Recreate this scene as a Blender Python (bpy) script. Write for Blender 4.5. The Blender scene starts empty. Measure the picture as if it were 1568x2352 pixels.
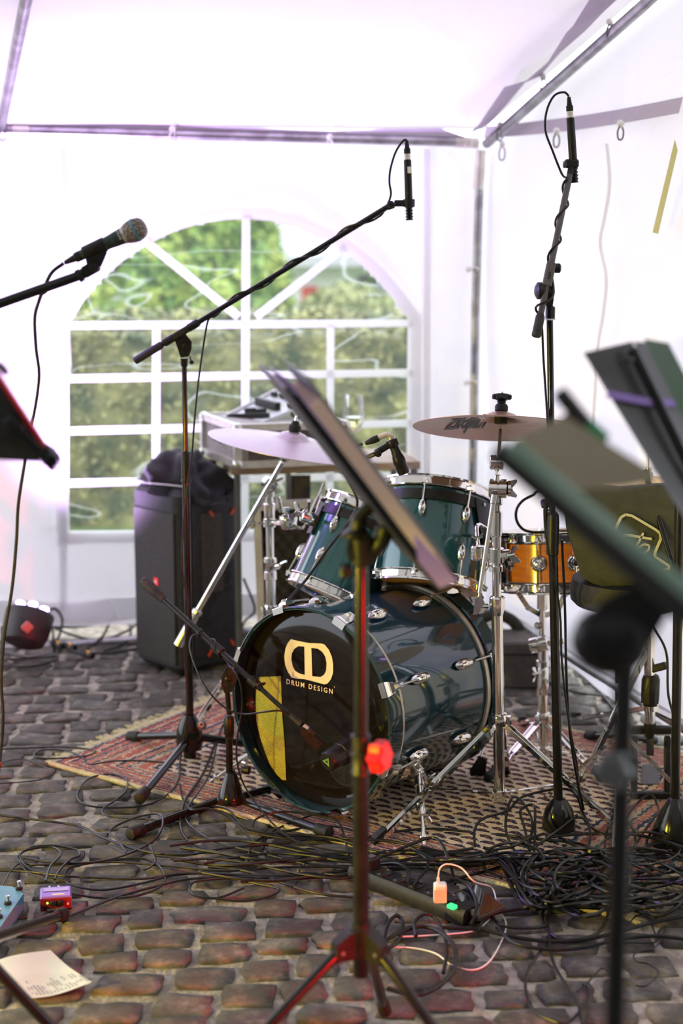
import bpy, bmesh, math, random
from math import sin, cos, pi, radians, atan, sqrt
from mathutils import Vector as V, Matrix, noise as mnoise
from mathutils.geometry import tessellate_polygon
random.seed(7)
SC = bpy.context.scene
COL = SC.collection
# ------------------------------------------------------------------ camera
CAMH = 1.648
FPX = 3600.0
PITCH = atan(666 / 3600.0)
cd = bpy.data.cameras.new('camera')
cam = bpy.data.objects.new('camera', cd)
COL.objects.link(cam)
cd.sensor_fit = 'VERTICAL'
cd.sensor_height = 36
cd.lens = FPX / 2352 * 36
cam.location = (0, 0, CAMH)
cam.rotation_euler = (pi / 2 - PITCH, 0, 0)
cd.clip_start = .05
cd.clip_end = 200
cd.dof.use_dof = True
cd.dof.focus_distance = 4.12
cd.dof.aperture_fstop = 1.9
SC.camera = cam
# ------------------------------------------------------------------ world and colour
SC.view_settings.view_transform = 'Standard'
SC.view_settings.look = 'None'
SC.view_settings.gamma = 1
SC.view_settings.use_curve_mapping = False
SC.view_settings.exposure = 0.0
wd = bpy.data.worlds.new('world')
SC.world = wd
wd.use_nodes = True
wn = wd.node_tree
wn.nodes.clear()
wo = wn.nodes.new('ShaderNodeOutputWorld')
wb = wn.nodes.new('ShaderNodeBackground')
wt = wn.nodes.new('ShaderNodeTexCoord')
wx = wn.nodes.new('ShaderNodeSeparateXYZ')
wr = wn.nodes.new('ShaderNodeValToRGB')
wn.links.new(wt.outputs['Generated'], wx.inputs[0])
wn.links.new(wx.outputs['Z'], wr.inputs[0])
wn.links.new(wr.outputs[0], wb.inputs[0])
wn.links.new(wb.outputs[0], wo.inputs[0])
wr.color_ramp.elements[0].color = (.78, .86, .95, 1)
wr.color_ramp.elements[0].position = 0
wr.color_ramp.elements[1].color = (.88, .93, 1, 1)
wr.color_ramp.elements[1].position = .6
wb.inputs[1].default_value = 4.4


def spot(name, loc, tgt, power, col, size=40, blend=.5, rad=.05):
    l = bpy.data.lights.new(name, 'SPOT')
    l.energy = power
    l.color = col
    l.spot_size = radians(size)
    l.spot_blend = blend
    l.shadow_soft_size = rad
    o = bpy.data.objects.new(name, l)
    COL.objects.link(o)
    o.location = loc
    o.rotation_euler = (V(tgt) - V(loc)).to_track_quat('-Z', 'Y').to_euler()
    return o


spot('stage_lamp_yellow', (-2.3, 2.1, .62), (.0, 3.5, .1), 330, (1, .74, .05), 78, 1, .04)
spot('stage_lamp_red', (1.75, .45, .32), (-.05, 2.80, .28), 900, (1, .01, .012), 34, 1, .04)
spot('added_pole_light_yellow', (-1.7, 1.1, .8), (.1, 2.72, .75), 330, (1, .85, .05), 24, .8, .04)  # added lamp, only there to put a yellow streak on the centre pole
spot('wash_lamp_violet', (-1.17, 5.72, .27), (-.62, 6.05, 1.95), 480, (.70, .45, 1), 84, .9, .06)
spot('wash_lamp_violet_high', (-1.7, 5.0, 1.85), (.1, 4.0, 1.0), 120, (.40, .13, 1), 50, .8, .06)


# ------------------------------------------------------------------ pixel helpers
def ray(px, py):
    a = (px - 784) / FPX
    b = (py - 1176) / FPX
    return V((a, cos(PITCH) - b * sin(PITCH), -sin(PITCH) - b * cos(PITCH)))


CP = V((0, 0, CAMH))


def G(px, py, z=0.0):
    d = ray(px, py)
    return CP + d * ((z - CAMH) / d.z)


def W(px, py, Y):
    d = ray(px, py)
    return CP + d * (Y / d.y)


def RP(px, py, P, n):
    d = ray(px, py)
    return CP + d * ((P - CP).dot(n) / d.dot(n))


def sz(n, Y, py=1176):
    """metres spanned by n pixels at world depth Y"""
    return n * Y / ray(784, py).y / FPX


# ------------------------------------------------------------------ materials
def mat(name, col, rough=.5, metal=0, col2=None, ns=8, nd=4, lo=.4, hi=.6, bump=0, bs=40, coat=0, spec=.5,
        emit=None, es=1, trans=0, ior=1.45, stretch=None, alpha=1, sheen=0):
    m = bpy.data.materials.new(name)
    m.use_nodes = True
    t = m.node_tree
    b = t.nodes['Principled BSDF']
    b.inputs['Base Color'].default_value = (*col, 1)
    b.inputs['Roughness'].default_value = rough
    b.inputs['Metallic'].default_value = metal
    b.inputs['Coat Weight'].default_value = coat
    b.inputs['Coat Roughness'].default_value = .03
    b.inputs['Specular IOR Level'].default_value = spec
    b.inputs['Transmission Weight'].default_value = trans
    b.inputs['IOR'].default_value = ior
    b.inputs['Alpha'].default_value = alpha
    b.inputs['Sheen Weight'].default_value = sheen
    if emit:
        b.inputs['Emission Color'].default_value = (*emit, 1)
        b.inputs['Emission Strength'].default_value = es
    tc = None
    if col2 or bump:
        tc = t.nodes.new('ShaderNodeTexCoord')
        src = tc.outputs['Object']
        if stretch:
            mp = t.nodes.new('ShaderNodeMapping')
            mp.inputs['Scale'].default_value = stretch
            t.links.new(src, mp.inputs[0])
            src = mp.outputs[0]
    if col2:
        n = t.nodes.new('ShaderNodeTexNoise')
        n.inputs['Scale'].default_value = ns
        n.inputs['Detail'].default_value = nd
        r = t.nodes.new('ShaderNodeValToRGB')
        r.color_ramp.elements[0].position = lo
        r.color_ramp.elements[1].position = hi
        r.color_ramp.elements[0].color = (*col, 1)
        r.color_ramp.elements[1].color = (*col2, 1)
        t.links.new(src, n.inputs['Vector'])
        t.links.new(n.outputs[0], r.inputs[0])
        t.links.new(r.outputs[0], b.inputs['Base Color'])
    if bump:
        n = t.nodes.new('ShaderNodeTexNoise')
        n.inputs['Scale'].default_value = bs
        n.inputs['Detail'].default_value = 5
        u = t.nodes.new('ShaderNodeBump')
        u.inputs['Strength'].default_value = bump
        u.inputs['Distance'].default_value = .01
        t.links.new(src, n.inputs['Vector'])
        t.links.new(n.outputs[0], u.inputs['Height'])
        t.links.new(u.outputs[0], b.inputs['Normal'])
    return m


M = {}
M['chrome'] = mat('chrome', (.78, .77, .74), .07, 1, bump=.02, bs=30)
M['satin'] = mat('satin_metal', (.55, .55, .52), .3, 1)
M['blk'] = mat('black_steel', (.006, .006, .007), .17, 0, (.010, .010, .010), 30, spec=.45)
M['blkp'] = mat('black_plastic', (.007, .007, .007), .40, 0, (.013, .013, .013), 60, bump=.05, bs=200, spec=.35)
M['rubber'] = mat('black_rubber', (.010, .010, .009), .6, 0, (.018, .018, .016), 60, spec=.3)
M['cable'] = mat('cable_rubber', (.006, .006, .006), .36, 0, (.011, .011, .010), 50, spec=.4)
M['grey'] = mat('grey_plastic', (.09, .09, .09), .45, 0, (.11, .11, .11), 20)
M['galv'] = mat('galvanised_steel', (.42, .42, .43), .35, .9, (.28, .27, .28), 14, bump=.1, bs=30)
M['teal'] = mat('teal_lacquer', (.005, .062, .080), .18, .25, (.008, .078, .098), 5, coat=1)
M['tealdark'] = mat('blue_lacquer', (.008, .042, .062), .15, .25, (.010, .050, .072), 4, coat=1)
M['hoopteal'] = mat('hoop_lacquer', (.004, .03, .04), .15, .1, (.006, .04, .05), 4, coat=1)
M['ring'] = mat('flesh_ring', (.55, .50, .42), .35, .5, (.62, .57, .48), 30)
M['head_black'] = mat('black_drumhead', (.006, .005, .004), .08, 0, (.010, .008, .006), 4, spec=.35, coat=.1)
M['amber'] = mat('amber_drumhead', (.42, .24, .12), .25, 0, (.36, .2, .1), 6)
M['whitehead'] = mat('coated_drumhead', (.75, .74, .68), .5, 0, (.65, .65, .6), 40)
M['maple'] = mat('orange_maple', (.56, .19, .035), .22, 0, (.46, .15, .03), 12, coat=.7, stretch=(1, 1, 5))
M['gold'] = mat('print_gold', (.66, .62, .36), .45, 0, (.60, .56, .32), 20)
M['tape'] = mat('yellow_tape', (.30, .28, .015), .45, 0, (.25, .23, .012), 60, bump=.3, bs=150)
M['cymb'] = mat('bronze_dark', (.36, .19, .12), .3, .85, (.28, .15, .10), 20, bump=.25, bs=9, stretch=(1, 1, 1))
M['cymbs'] = mat('bronze_pale', (.62, .54, .56), .33, .8, (.52, .45, .47), 40, bump=.5, bs=45)
M['cymbg'] = mat('bronze_gold', (.62, .45, .18), .28, .9, (.5, .36, .14), 20)
M['ink'] = mat('black_ink', (.01, .01, .01), .5)
M['white'] = mat('white_plastic', (.8, .8, .78), .35, 0, (.76, .76, .74), 10)
M['paper'] = mat('white_paper', (.60, .60, .60), .7, 0, (.56, .56, .56), 12)
M['cream'] = mat('cream_paper', (.50, .45, .33), .7, 0, (.44, .39, .28), 9)
M['pages'] = mat('page_edges', (.86, .66, .52), .75, 0, (.74, .52, .40), 3, stretch=(90, 1, 90))
M['wood'] = mat('table_wood', (.36, .27, .19), .5, 0, (.26, .19, .13), 8, stretch=(1, 8, 8), bump=.1)
M['gridw'] = mat('dark_case', (.055, .045, .04), .6, 0, (.07, .06, .05), 50, bump=.1)
M['alu'] = mat('aluminium_edge', (.66, .64, .56), .34, .6, (.55, .53, .46), 20)
M['casegrey'] = mat('case_laminate', (.20, .18, .17), .5, 0, (.26, .24, .22), 60)
M['foam'] = mat('acoustic_foam', (.022, .02, .018), .9, 0, (.03, .027, .024), 60)
M['grille'] = mat('speaker_grille', (.028, .025, .022), .5, .1, (.045, .04, .036), 120, bump=.4, bs=300)
M['spk'] = mat('speaker_body', (.020, .019, .023), .5, 0, (.028, .027, .032), 40, bump=.05)
M['orange'] = mat('orange_plastic', (.9, .09, .02), .4)
M['redled'] = mat('red_badge', (.75, .02, .02), .4, emit=(1, .03, .03), es=.5)
M['cloth'] = mat('black_cloth', (.014, .012, .017), .85, 0, (.02, .018, .024), 30, bump=.3, bs=120, sheen=.15)
M['red'] = mat('red_lit_plastic', (.75, .012, .02), .35, 0, (.6, .01, .015), 12)  # for black parts lit red; the red light is in the colour
M['blue'] = mat('blue_enamel', (.07, .22, .34), .35, 0, (.10, .27, .39), 9, bump=.05)
M['purple'] = mat('lilac_metal', (.20, .11, .42), .35, .3, (.23, .13, .46), 20)
M['darkred'] = mat('dark_red_panel', (.16, .012, .02), .35, .2, (.2, .02, .03), 20)
M['green_on'] = mat('lit_green_switch', (.02, .6, .2), .3, emit=(.05, 1, .3), es=.9)
M['green_led'] = mat('green_led', (.3, .9, .1), .3, emit=(.4, 1, .1), es=4)
M['orange_led'] = mat('orange_led', (.9, .4, .05), .3)
M['led'] = mat('violet_leds', (.8, .7, 1), .3, emit=(.62, .45, 1), es=9)
M['cord_w'] = mat('white_cord', (.8, .76, .72), .4)
M['glassb'] = mat('phone_glass', (.01, .01, .012), .05, 0, coat=1)
M['desk'] = mat('music_desk_black', (.015, .015, .015), .4, 0, (.025, .024, .024), 12)
M['deskg'] = mat('music_desk_grey', (.06, .055, .055), .45, .1, (.09, .085, .085), 5)
M['mint'] = mat('mint_paper', (.19, .30, .23), .5, 0, (.26, .36, .29), 6)
M['lilac'] = mat('lilac_paper_and_light', (.36, .22, .66), .6, 0, (.42, .28, .72), 6)
M['bag'] = mat('charcoal_cloth', (.035, .038, .030), .8, 0, (.045, .048, .038), 30, bump=.1, bs=200)
M['emb'] = mat('cream_print', (.50, .47, .36), .6)
M['mgrille'] = mat('mic_grille', (.34, .28, .25), .45, .7, (.12, .1, .09), 260, lo=.45, hi=.52, bump=.5, bs=260)
M['mbody'] = mat('mic_enamel', (.03, .055, .05), .35, .5, (.04, .065, .06), 20)
M['bluering'] = mat('blue_ring', (.03, .25, .35), .4)
M['cw'] = mat('foam_grip', (.02, .02, .02), .7, 0, (.03, .03, .03), 60, bump=.2, bs=150)


def tentmat(name, col, tr, bump=.25):
    m = bpy.data.materials.new(name)
    m.use_nodes = True
    t = m.node_tree
    t.nodes.clear()
    o = t.nodes.new('ShaderNodeOutputMaterial')
    mx = t.nodes.new('ShaderNodeMixShader')
    d = t.nodes.new('ShaderNodeBsdfDiffuse')
    r = t.nodes.new('ShaderNodeBsdfTranslucent')
    tc = t.nodes.new('ShaderNodeTexCoord')
    n = t.nodes.new('ShaderNodeTexNoise')
    n.inputs['Scale'].default_value = 2.3
    n.inputs['Detail'].default_value = 5
    n.inputs['Distortion'].default_value = 1.2
    u = t.nodes.new('ShaderNodeBump')
    u.inputs['Strength'].default_value = bump
    u.inputs['Distance'].default_value = .08
    d.inputs[0].default_value = (*col, 1)
    r.inputs[0].default_value = (*[c * .96 for c in col], 1)
    mx.inputs[0].default_value = tr
    t.links.new(tc.outputs['Object'], n.inputs[0])
    t.links.new(n.outputs[0], u.inputs['Height'])
    t.links.new(u.outputs[0], d.inputs['Normal'])
    t.links.new(u.outputs[0], r.inputs['Normal'])
    t.links.new(d.outputs[0], mx.inputs[1])
    t.links.new(r.outputs[0], mx.inputs[2])
    t.links.new(mx.outputs[0], o.inputs[0])
    return m


M['tent'] = tentmat('tent_fabric', (.77, .74, .72), .15)
M['tentw'] = tentmat('tent_wall_fabric', (.84, .79, .84), .33)
M['tentbar'] = tentmat('window_bar_fabric', (.93, .93, .93), .5, .05)
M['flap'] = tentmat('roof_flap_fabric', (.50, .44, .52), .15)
M['strap'] = tentmat('yellow_strip', (.72, .70, .36), .3)


def panemat():
    m = bpy.data.materials.new('clear_film')
    m.use_nodes = True
    t = m.node_tree
    t.nodes.clear()
    o = t.nodes.new('ShaderNodeOutputMaterial')
    tr = t.nodes.new('ShaderNodeBsdfTransparent')
    tr.inputs[0].default_value = (.93, .95, .95, 1)
    gl = t.nodes.new('ShaderNodeBsdfGlossy')
    gl.inputs['Roughness'].default_value = .12
    df = t.nodes.new('ShaderNodeBsdfTranslucent')
    df.inputs[0].default_value = (.8, .82, .85, 1)
    tc = t.nodes.new('ShaderNodeTexCoord')
    # fine creases: stretched noise isolines
    n = t.nodes.new('ShaderNodeTexNoise')
    n.inputs['Scale'].default_value = 2.2
    n.inputs['Detail'].default_value = 2
    n.inputs['Distortion'].default_value = .6
    mp = t.nodes.new('ShaderNodeMapping')
    mp.inputs['Rotation'].default_value = (0, radians(35), 0)
    mp.inputs['Scale'].default_value = (.6, 1, 2.2)
    r = t.nodes.new('ShaderNodeValToRGB')
    e = r.color_ramp.elements
    e[0].position = .49
    e[0].color = (.05, .05, .05, 1)
    e[1].position = .512
    e[1].color = (.05, .05, .05, 1)
    k = e.new(.50)
    k.color = (.42, .42, .42, 1)
    u = t.nodes.new('ShaderNodeBump')
    u.inputs['Strength'].default_value = .6
    u.inputs['Distance'].default_value = .05
    m1 = t.nodes.new('ShaderNodeMixShader')
    m2 = t.nodes.new('ShaderNodeMixShader')
    L = t.links.new
    L(tc.outputs['Object'], mp.inputs[0])
    L(mp.outputs[0], n.inputs[0])
    L(n.outputs[0], r.inputs[0])
    L(n.outputs[0], u.inputs['Height'])
    L(u.outputs[0], gl.inputs['Normal'])
    L(tr.outputs[0], m1.inputs[1])
    L(df.outputs[0], m1.inputs[2])
    L(r.outputs[0], m1.inputs[0])
    L(m1.outputs[0], m2.inputs[1])
    L(gl.outputs[0], m2.inputs[2])
    m2.inputs[0].default_value = .05
    L(m2.outputs[0], o.inputs[0])
    return m


M['pane'] = panemat()


def glassmat():
    m = bpy.data.materials.new('thin_glass')
    m.use_nodes = True
    t = m.node_tree
    t.nodes.clear()
    o = t.nodes.new('ShaderNodeOutputMaterial')
    tr = t.nodes.new('ShaderNodeBsdfTransparent')
    tr.inputs[0].default_value = (.96, .97, .97, 1)
    gl = t.nodes.new('ShaderNodeBsdfGlossy')
    gl.inputs['Roughness'].default_value = .03
    fr = t.nodes.new('ShaderNodeLayerWeight')
    fr.inputs[0].default_value = .35
    mx = t.nodes.new('ShaderNodeMixShader')
    t.links.new(fr.outputs['Facing'], mx.inputs[0])
    t.links.new(tr.outputs[0], mx.inputs[1])
    t.links.new(gl.outputs[0], mx.inputs[2])
    t.links.new(mx.outputs[0], o.inputs[0])
    return m


M['glass'] = glassmat()
M['wine'] = mat('white_wine', (.85, .80, .45), .05, 0, trans=.85, ior=1.33)


# ------------------------------------------------------------------ mesh builder
def basis(d):
    d = V(d).normalized()
    a = V((0, 0, 1)) if abs(d.z) < .9 else V((0, 1, 0))
    u = d.cross(a).normalized()
    return u, d.cross(u).normalized(), d


class MB:
    def __init__(s):
        s.v = []
        s.f = []
        s.uv = None

    def add(s, vs, fs):
        k = len(s.v)
        s.v += [V(q) for q in vs]
        s.f += [tuple(i + k for i in q) for q in fs]
        return s

    def tube(s, pts, r, n=10, caps=True):
        pts = [V(q) for q in pts]
        if not isinstance(r, (list, tuple)):
            r = [r] * len(pts)
        m = len(pts)
        tg = [(pts[min(i + 1, m - 1)] - pts[max(i - 1, 0)]).normalized() for i in range(m)]
        u = basis(tg[0])[0]
        vs = []
        for i in range(m):
            u = (u - tg[i] * u.dot(tg[i])).normalized()
            w = tg[i].cross(u)
            for j in range(n):
                a = 2 * pi * j / n
                vs.append(pts[i] + (u * cos(a) + w * sin(a)) * r[i])
        fs = [(i * n + j, i * n + (j + 1) % n, (i + 1) * n + (j + 1) % n, (i + 1) * n + j) for i in range(m - 1) for j in range(n)]
        if caps:
            fs += [tuple(range(n))[::-1], tuple((m - 1) * n + j for j in range(n))]
        return s.add(vs, fs)

    def cyl(s, a, b, r0, r1=None, n=14):
        return s.tube([a, b], [r0, r0 if r1 is None else r1], n)

    def lathe(s, o, d, prof, n=24, closed=False):
        """profile of (radius, distance along d)"""
        u, w, d = basis(d)
        o = V(o)
        vs = []
        for r, t in prof:
            for j in range(n):
                a = 2 * pi * j / n
                vs.append(o + d * t + (u * cos(a) + w * sin(a)) * r)
        m = len(prof)
        fs = [(i * n + j, (i + 1) * n + j, (i + 1) * n + (j + 1) % n, i * n + (j + 1) % n) for i in range(m - 1) for j in range(n)]
        if closed:
            i = m - 1
            fs += [(i * n + j, j, (j + 1) % n, i * n + (j + 1) % n) for j in range(n)]
        else:
            if prof[0][0] > 1e-5:
                fs.append(tuple(range(n)))
            if prof[-1][0] > 1e-5:
                fs.append(tuple((m - 1) * n + j for j in range(n))[::-1])
        return s.add(vs, fs)

    def hull(s, pts):
        bm = bmesh.new()
        for q in pts:
            bm.verts.new(q)
        r = bmesh.ops.convex_hull(bm, input=bm.verts)
        dead = [g for g in set(r['geom_interior']) | set(r['geom_unused']) if isinstance(g, bmesh.types.BMVert)]
        if dead:
            bmesh.ops.delete(bm, geom=dead, context='VERTS')
        bmesh.ops.dissolve_limit(bm, angle_limit=.02, verts=bm.verts, edges=bm.edges)
        bm.verts.index_update()
        vs = [v.co.copy() for v in bm.verts]
        fs = [tuple(v.index for v in f.verts) for f in bm.faces]
        bm.free()
        return s.add(vs, fs)

    def box(s, c, x, y, z, b=.0):
        """centre and three half vectors, chamfer b"""
        c, x, y, z = V(c), V(x), V(y), V(z)
        P = []
        if b <= 0:
            P = [c + x * i + y * j + z * k for i in (-1, 1) for j in (-1, 1) for k in (-1, 1)]
        else:
            lx, ly, lz = x.length, y.length, z.length
            fx, fy, fz = 1 - b / lx, 1 - b / ly, 1 - b / lz
            for i in (-1, 1):
                for j in (-1, 1):
                    for k in (-1, 1):
                        P += [c + x * i + y * j * fy + z * k * fz, c + x * i * fx + y * j + z * k * fz, c + x * i * fx + y * j * fy + z * k]
        return s.hull(P)

    def bar(s, a, b, w, h, side=None, ch=.0):
        a, b = V(a), V(b)
        d = (b - a)
        L = d.length
        d = d.normalized()
        if side is None:
            u, w2, _ = basis(d)
        else:
            u = (V(side) - d * V(side).dot(d)).normalized()
            w2 = d.cross(u)
        return s.box((a + b) / 2, d * L / 2, u * w / 2, w2 * h / 2, ch)

    def ball(s, c, r, n=12, sc=(1, 1, 1), ax=None):
        c = V(c)
        k = n // 2
        e = [V((1, 0, 0)), V((0, 1, 0)), V((0, 0, 1))] if ax is None else list(basis(ax))
        vs = []
        for i in range(k + 1):
            for j in range(n):
                th, ph = pi * i / k, 2 * pi * j / n
                q = (sin(th) * cos(ph) * sc[0] * r, sin(th) * sin(ph) * sc[1] * r, cos(th) * sc[2] * r)
                vs.append(c + e[0] * q[0] + e[1] * q[1] + e[2] * q[2])
        fs = [(i * n + j, i * n + (j + 1) % n, (i + 1) * n + (j + 1) % n, (i + 1) * n + j) for i in range(k) for j in range(n)]
        return s.add(vs, fs)

    def poly(s, loops, thick=None):
        """planar polygon with holes; thick = vector gives it depth"""
        loops = [[V(q) for q in l] for l in loops]
        flat = [q for l in loops for q in l]
        tr = [tuple(t) for t in tessellate_polygon(loops)]
        if thick is None:
            return s.add(flat, tr)
        T = V(thick)
        n = len(flat)
        fs = list(tr) + [tuple(i + n for i in t[::-1]) for t in tr]
        k = 0
        for l in loops:
            m = len(l)
            fs += [(k + i, k + (i + 1) % m, k + (i + 1) % m + n, k + i + n) for i in range(m)]
            k += m
        return s.add(flat + [q + T for q in flat], fs)

    def build(s, name, m, parent=None, base=None, ang=35, fix=True):
        o = V((0, 0, 0))
        if parent is not None:
            r = parent
            while r.parent:
                r = r.parent
            o = r.location.copy()
        elif base is not None:
            o = V(base)
        me = bpy.data.meshes.new(name)
        me.from_pydata([tuple(q - o) for q in s.v], [], s.f)
        if s.uv:
            l = me.uv_layers.new(name='UVMap')
            for p in me.polygons:
                for li in p.loop_indices:
                    l.data[li].uv = s.uv[me.loops[li].vertex_index]
        if fix and len(s.f) < 60000:
            bm = bmesh.new()
            bm.from_mesh(me)
            bmesh.ops.recalc_face_normals(bm, faces=bm.faces)
            bm.to_mesh(me)
            bm.free()
        me.polygons.foreach_set('use_smooth', [True] * len(me.polygons))
        me.set_sharp_from_angle(angle=radians(ang))
        me.materials.append(M[m] if isinstance(m, str) else m)
        ob = bpy.data.objects.new(name, me)
        COL.objects.link(ob)
        if parent is not None:
            ob.parent = parent
        else:
            ob.location = o
        return ob


def tag(o, label=None, cat=None, group=None, kind=None):
    if label:
        o['label'] = label
    if cat:
        o['category'] = cat
    if group:
        o['group'] = group
    if kind:
        o['kind'] = kind
    return o


def thing(name, label, cat, loc, group=None):
    o = bpy.data.objects.new(name, None)
    COL.objects.link(o)
    o.location = loc
    o.empty_display_size = .05
    return tag(o, label, cat, group)


def cat_rom(pts, k=6):
    pts = [V(q) for q in pts]
    if len(pts) < 3:
        return pts
    P = [pts[0] * 2 - pts[1]] + pts + [pts[-1] * 2 - pts[-2]]
    out = []
    for i in range(1, len(P) - 2):
        for j in range(k):
            t = j / k
            a, b, c, d = P[i - 1:i + 3]
            out.append(.5 * ((2 * b) + (c - a) * t + (2 * a - 5 * b + 4 * c - d) * t * t + (3 * b - a - 3 * c + d) * t ** 3))
    out.append(P[-2])
    return out


def helix(a, b, r, turns, n=14, ph=0):
    a, b = V(a), V(b)
    u, w, d = basis(b - a)
    N = int(turns * n)
    return [a + (b - a) * (i / N) + (u * cos(2 * pi * i / n + ph) + w * sin(2 * pi * i / n + ph)) * r for i in range(N + 1)]


def text(s, size, o, xd, yd, m, name, parent, ext=.0004, bold=.0, space=1.0, shear=0):
    cu = bpy.data.curves.new(name, 'FONT')
    cu.body = s
    cu.size = size
    cu.extrude = ext
    cu.offset = bold
    cu.space_character = space
    cu.shear = shear
    cu.align_x = 'CENTER'
    cu.align_y = 'CENTER'
    cu.resolution_u = 3
    to = bpy.data.objects.new(name, cu)
    COL.objects.link(to)
    dg = bpy.context.evaluated_depsgraph_get()
    me = bpy.data.meshes.new_from_object(to.evaluated_get(dg))
    COL.objects.unlink(to)
    bpy.data.objects.remove(to)
    r = parent
    while r.parent:
        r = r.parent
    xd, yd = V(xd).normalized(), V(yd).normalized()
    zd = xd.cross(yd)
    mx = Matrix((xd, yd, zd)).transposed().to_4x4()
    mx.translation = V(o) - r.location
    me.transform(mx)
    me.name = name
    me.materials.clear()
    me.materials.append(M[m])
    ob = bpy.data.objects.new(name, me)
    COL.objects.link(ob)
    ob.parent = parent
    return ob


def knob(mb, c, d, r, h, n=5):
    """star knob: lobed grip on a short stem"""
    u, w, d = basis(d)
    c = V(c)
    P0, P1, P2 = [], [], []
    N = n * 4
    vs = []
    for t, s in ((0, .8), (.15, 1), (.8, 1), (1, .75)):
        for j in range(N):
            a = 2 * pi * j / N
            rr = r * s * (1 + .16 * cos(n * a))
            vs.append(c + d * h * t + (u * cos(a) + w * sin(a)) * rr)
    fs = [(i * N + j, i * N + (j + 1) % N, (i + 1) * N + (j + 1) % N, (i + 1) * N + j) for i in range(3) for j in range(N)]
    fs += [tuple(range(N))[::-1], tuple(3 * N + j for j in range(N))]
    mb.add(vs, fs)
    return mb


def wing(mb, c, d, up, L):
    """wing nut: hub with two ears"""
    d = V(d).normalized()
    up = (V(up) - d * V(up).dot(d)).normalized()
    sd = d.cross(up)
    c = V(c)
    mb.cyl(c, c + d * L * .55, L * .22, L * .17, 10)
    for k in (-1, 1):
        mb.hull([c + d * L * t + up * k * L * a + sd * L * w for (t, a, w) in
                 ((.2, .1, .12), (.2, .1, -.12), (.55, .1, .1), (.55, .1, -.1), (.45, .62, .07), (.45, .62, -.07), (.85, .7, .05), (.85, .7, -.05), (.9, .5, .05), (.9, .5, -.05))])
    return mb
# ------------------------------------------------------------------ floor: mortar bed and cobbles
floor_mat = mat('sandy_joint', (.36, .315, .255), .9, 0, (.20, .17, .135), 26, bump=.8, bs=90)
fl = MB()
NX, NY = 70, 90
for j in range(NY + 1):
    for i in range(NX + 1):
        x = -2.6 + 4.6 * i / NX
        y = 2.6 + 4.0 * j / NY
        fl.v.append(V((x, y, -.009 + .004 * mnoise.noise(V((x * 9, y * 9, 0))))))
for j in range(NY):
    for i in range(NX):
        a = j * (NX + 1) + i
        fl.f.append((a, a + 1, a + NX + 2, a + NX + 1))
floor = tag(fl.build('floor', floor_mat, None, (0, 0, 0), fix=False), kind='structure')
gm = mat('outer_paving', (.16, .14, .12), .9, 0, (.1, .09, .08), 3, bump=.4)
g = MB()
g.add([(-30, -25, -.03), (30, -25, -.03), (30, 2.62, -.03), (-30, 2.62, -.03)], [(0, 1, 2, 3)])
g.add([(2, 2.6, -.03), (30, 2.6, -.03), (30, 6.4, -.03), (2, 6.4, -.03)], [(0, 1, 2, 3)])
g.add([(-30, 2.6, -.03), (-2.6, 2.6, -.03), (-2.6, 6.4, -.03), (-30, 6.4, -.03)], [(0, 1, 2, 3)])
tag(g.build('ground_paving', gm, None, (0, 0, 0), fix=False), kind='structure')


def stone_mat():
    m = bpy.data.materials.new('cobble_stone')
    m.use_nodes = True
    t = m.node_tree
    b = t.nodes['Principled BSDF']
    L = t.links.new
    g = t.nodes.new('ShaderNodeNewGeometry')
    oi = t.nodes.new('ShaderNodeObjectInfo')
    n = t.nodes.new('ShaderNodeTexNoise')
    n.inputs['Scale'].default_value = 16
    n.inputs['Detail'].default_value = 9
    n.inputs['Roughness'].default_value = .68
    L(g.outputs['Position'], n.inputs['Vector'])
    r = t.nodes.new('ShaderNodeValToRGB')
    e = r.color_ramp.elements
    e[0].position, e[1].position = .3, .72
    e[0].color = (.070, .062, .054, 1)
    e[1].color = (.42, .37, .32, 1)
    k = e.new(.5)
    k.color = (.150, .135, .118, 1)
    L(n.outputs[0], r.inputs[0])
    n3 = t.nodes.new('ShaderNodeTexNoise')
    n3.inputs['Scale'].default_value = 5.5
    L(g.outputs['Position'], n3.inputs['Vector'])
    hs = t.nodes.new('ShaderNodeMix')
    hs.data_type = 'RGBA'
    hs.blend_type = 'MULTIPLY'
    r2 = t.nodes.new('ShaderNodeValToRGB')
    r2.color_ramp.elements[0].color = (.62, .60, .55, 1)
    r2.color_ramp.elements[1].color = (1.15, 1.12, 1.1, 1)
    r2.color_ramp.elements[0].position = .35
    r2.color_ramp.elements[1].position = .65
    L(n3.outputs[0], r2.inputs[0])
    hs.inputs[0].default_value = 1
    L(r.outputs[0], hs.inputs[6])
    L(r2.outputs[0], hs.inputs[7])
    L(hs.outputs[2], b.inputs['Base Color'])
    b.inputs['Roughness'].default_value = .62
    mp = t.nodes.new('ShaderNodeMapping')
    mp.inputs['Scale'].default_value = (20, 50, 35)
    mp.inputs['Rotation'].default_value = (0, 0, .25)
    L(g.outputs['Position'], mp.inputs[0])
    n2 = t.nodes.new('ShaderNodeTexNoise')
    n2.inputs['Scale'].default_value = 1
    n2.inputs['Detail'].default_value = 9
    n2.inputs['Roughness'].default_value = .72
    L(mp.outputs[0], n2.inputs['Vector'])
    u = t.nodes.new('ShaderNodeBump')
    u.inputs['Strength'].default_value = 1.0
    u.inputs['Distance'].default_value = .028
    L(n2.outputs[0], u.inputs['Height'])
    L(u.outputs[0], b.inputs['Normal'])
    return m


M['stone'] = stone_mat()
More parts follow.
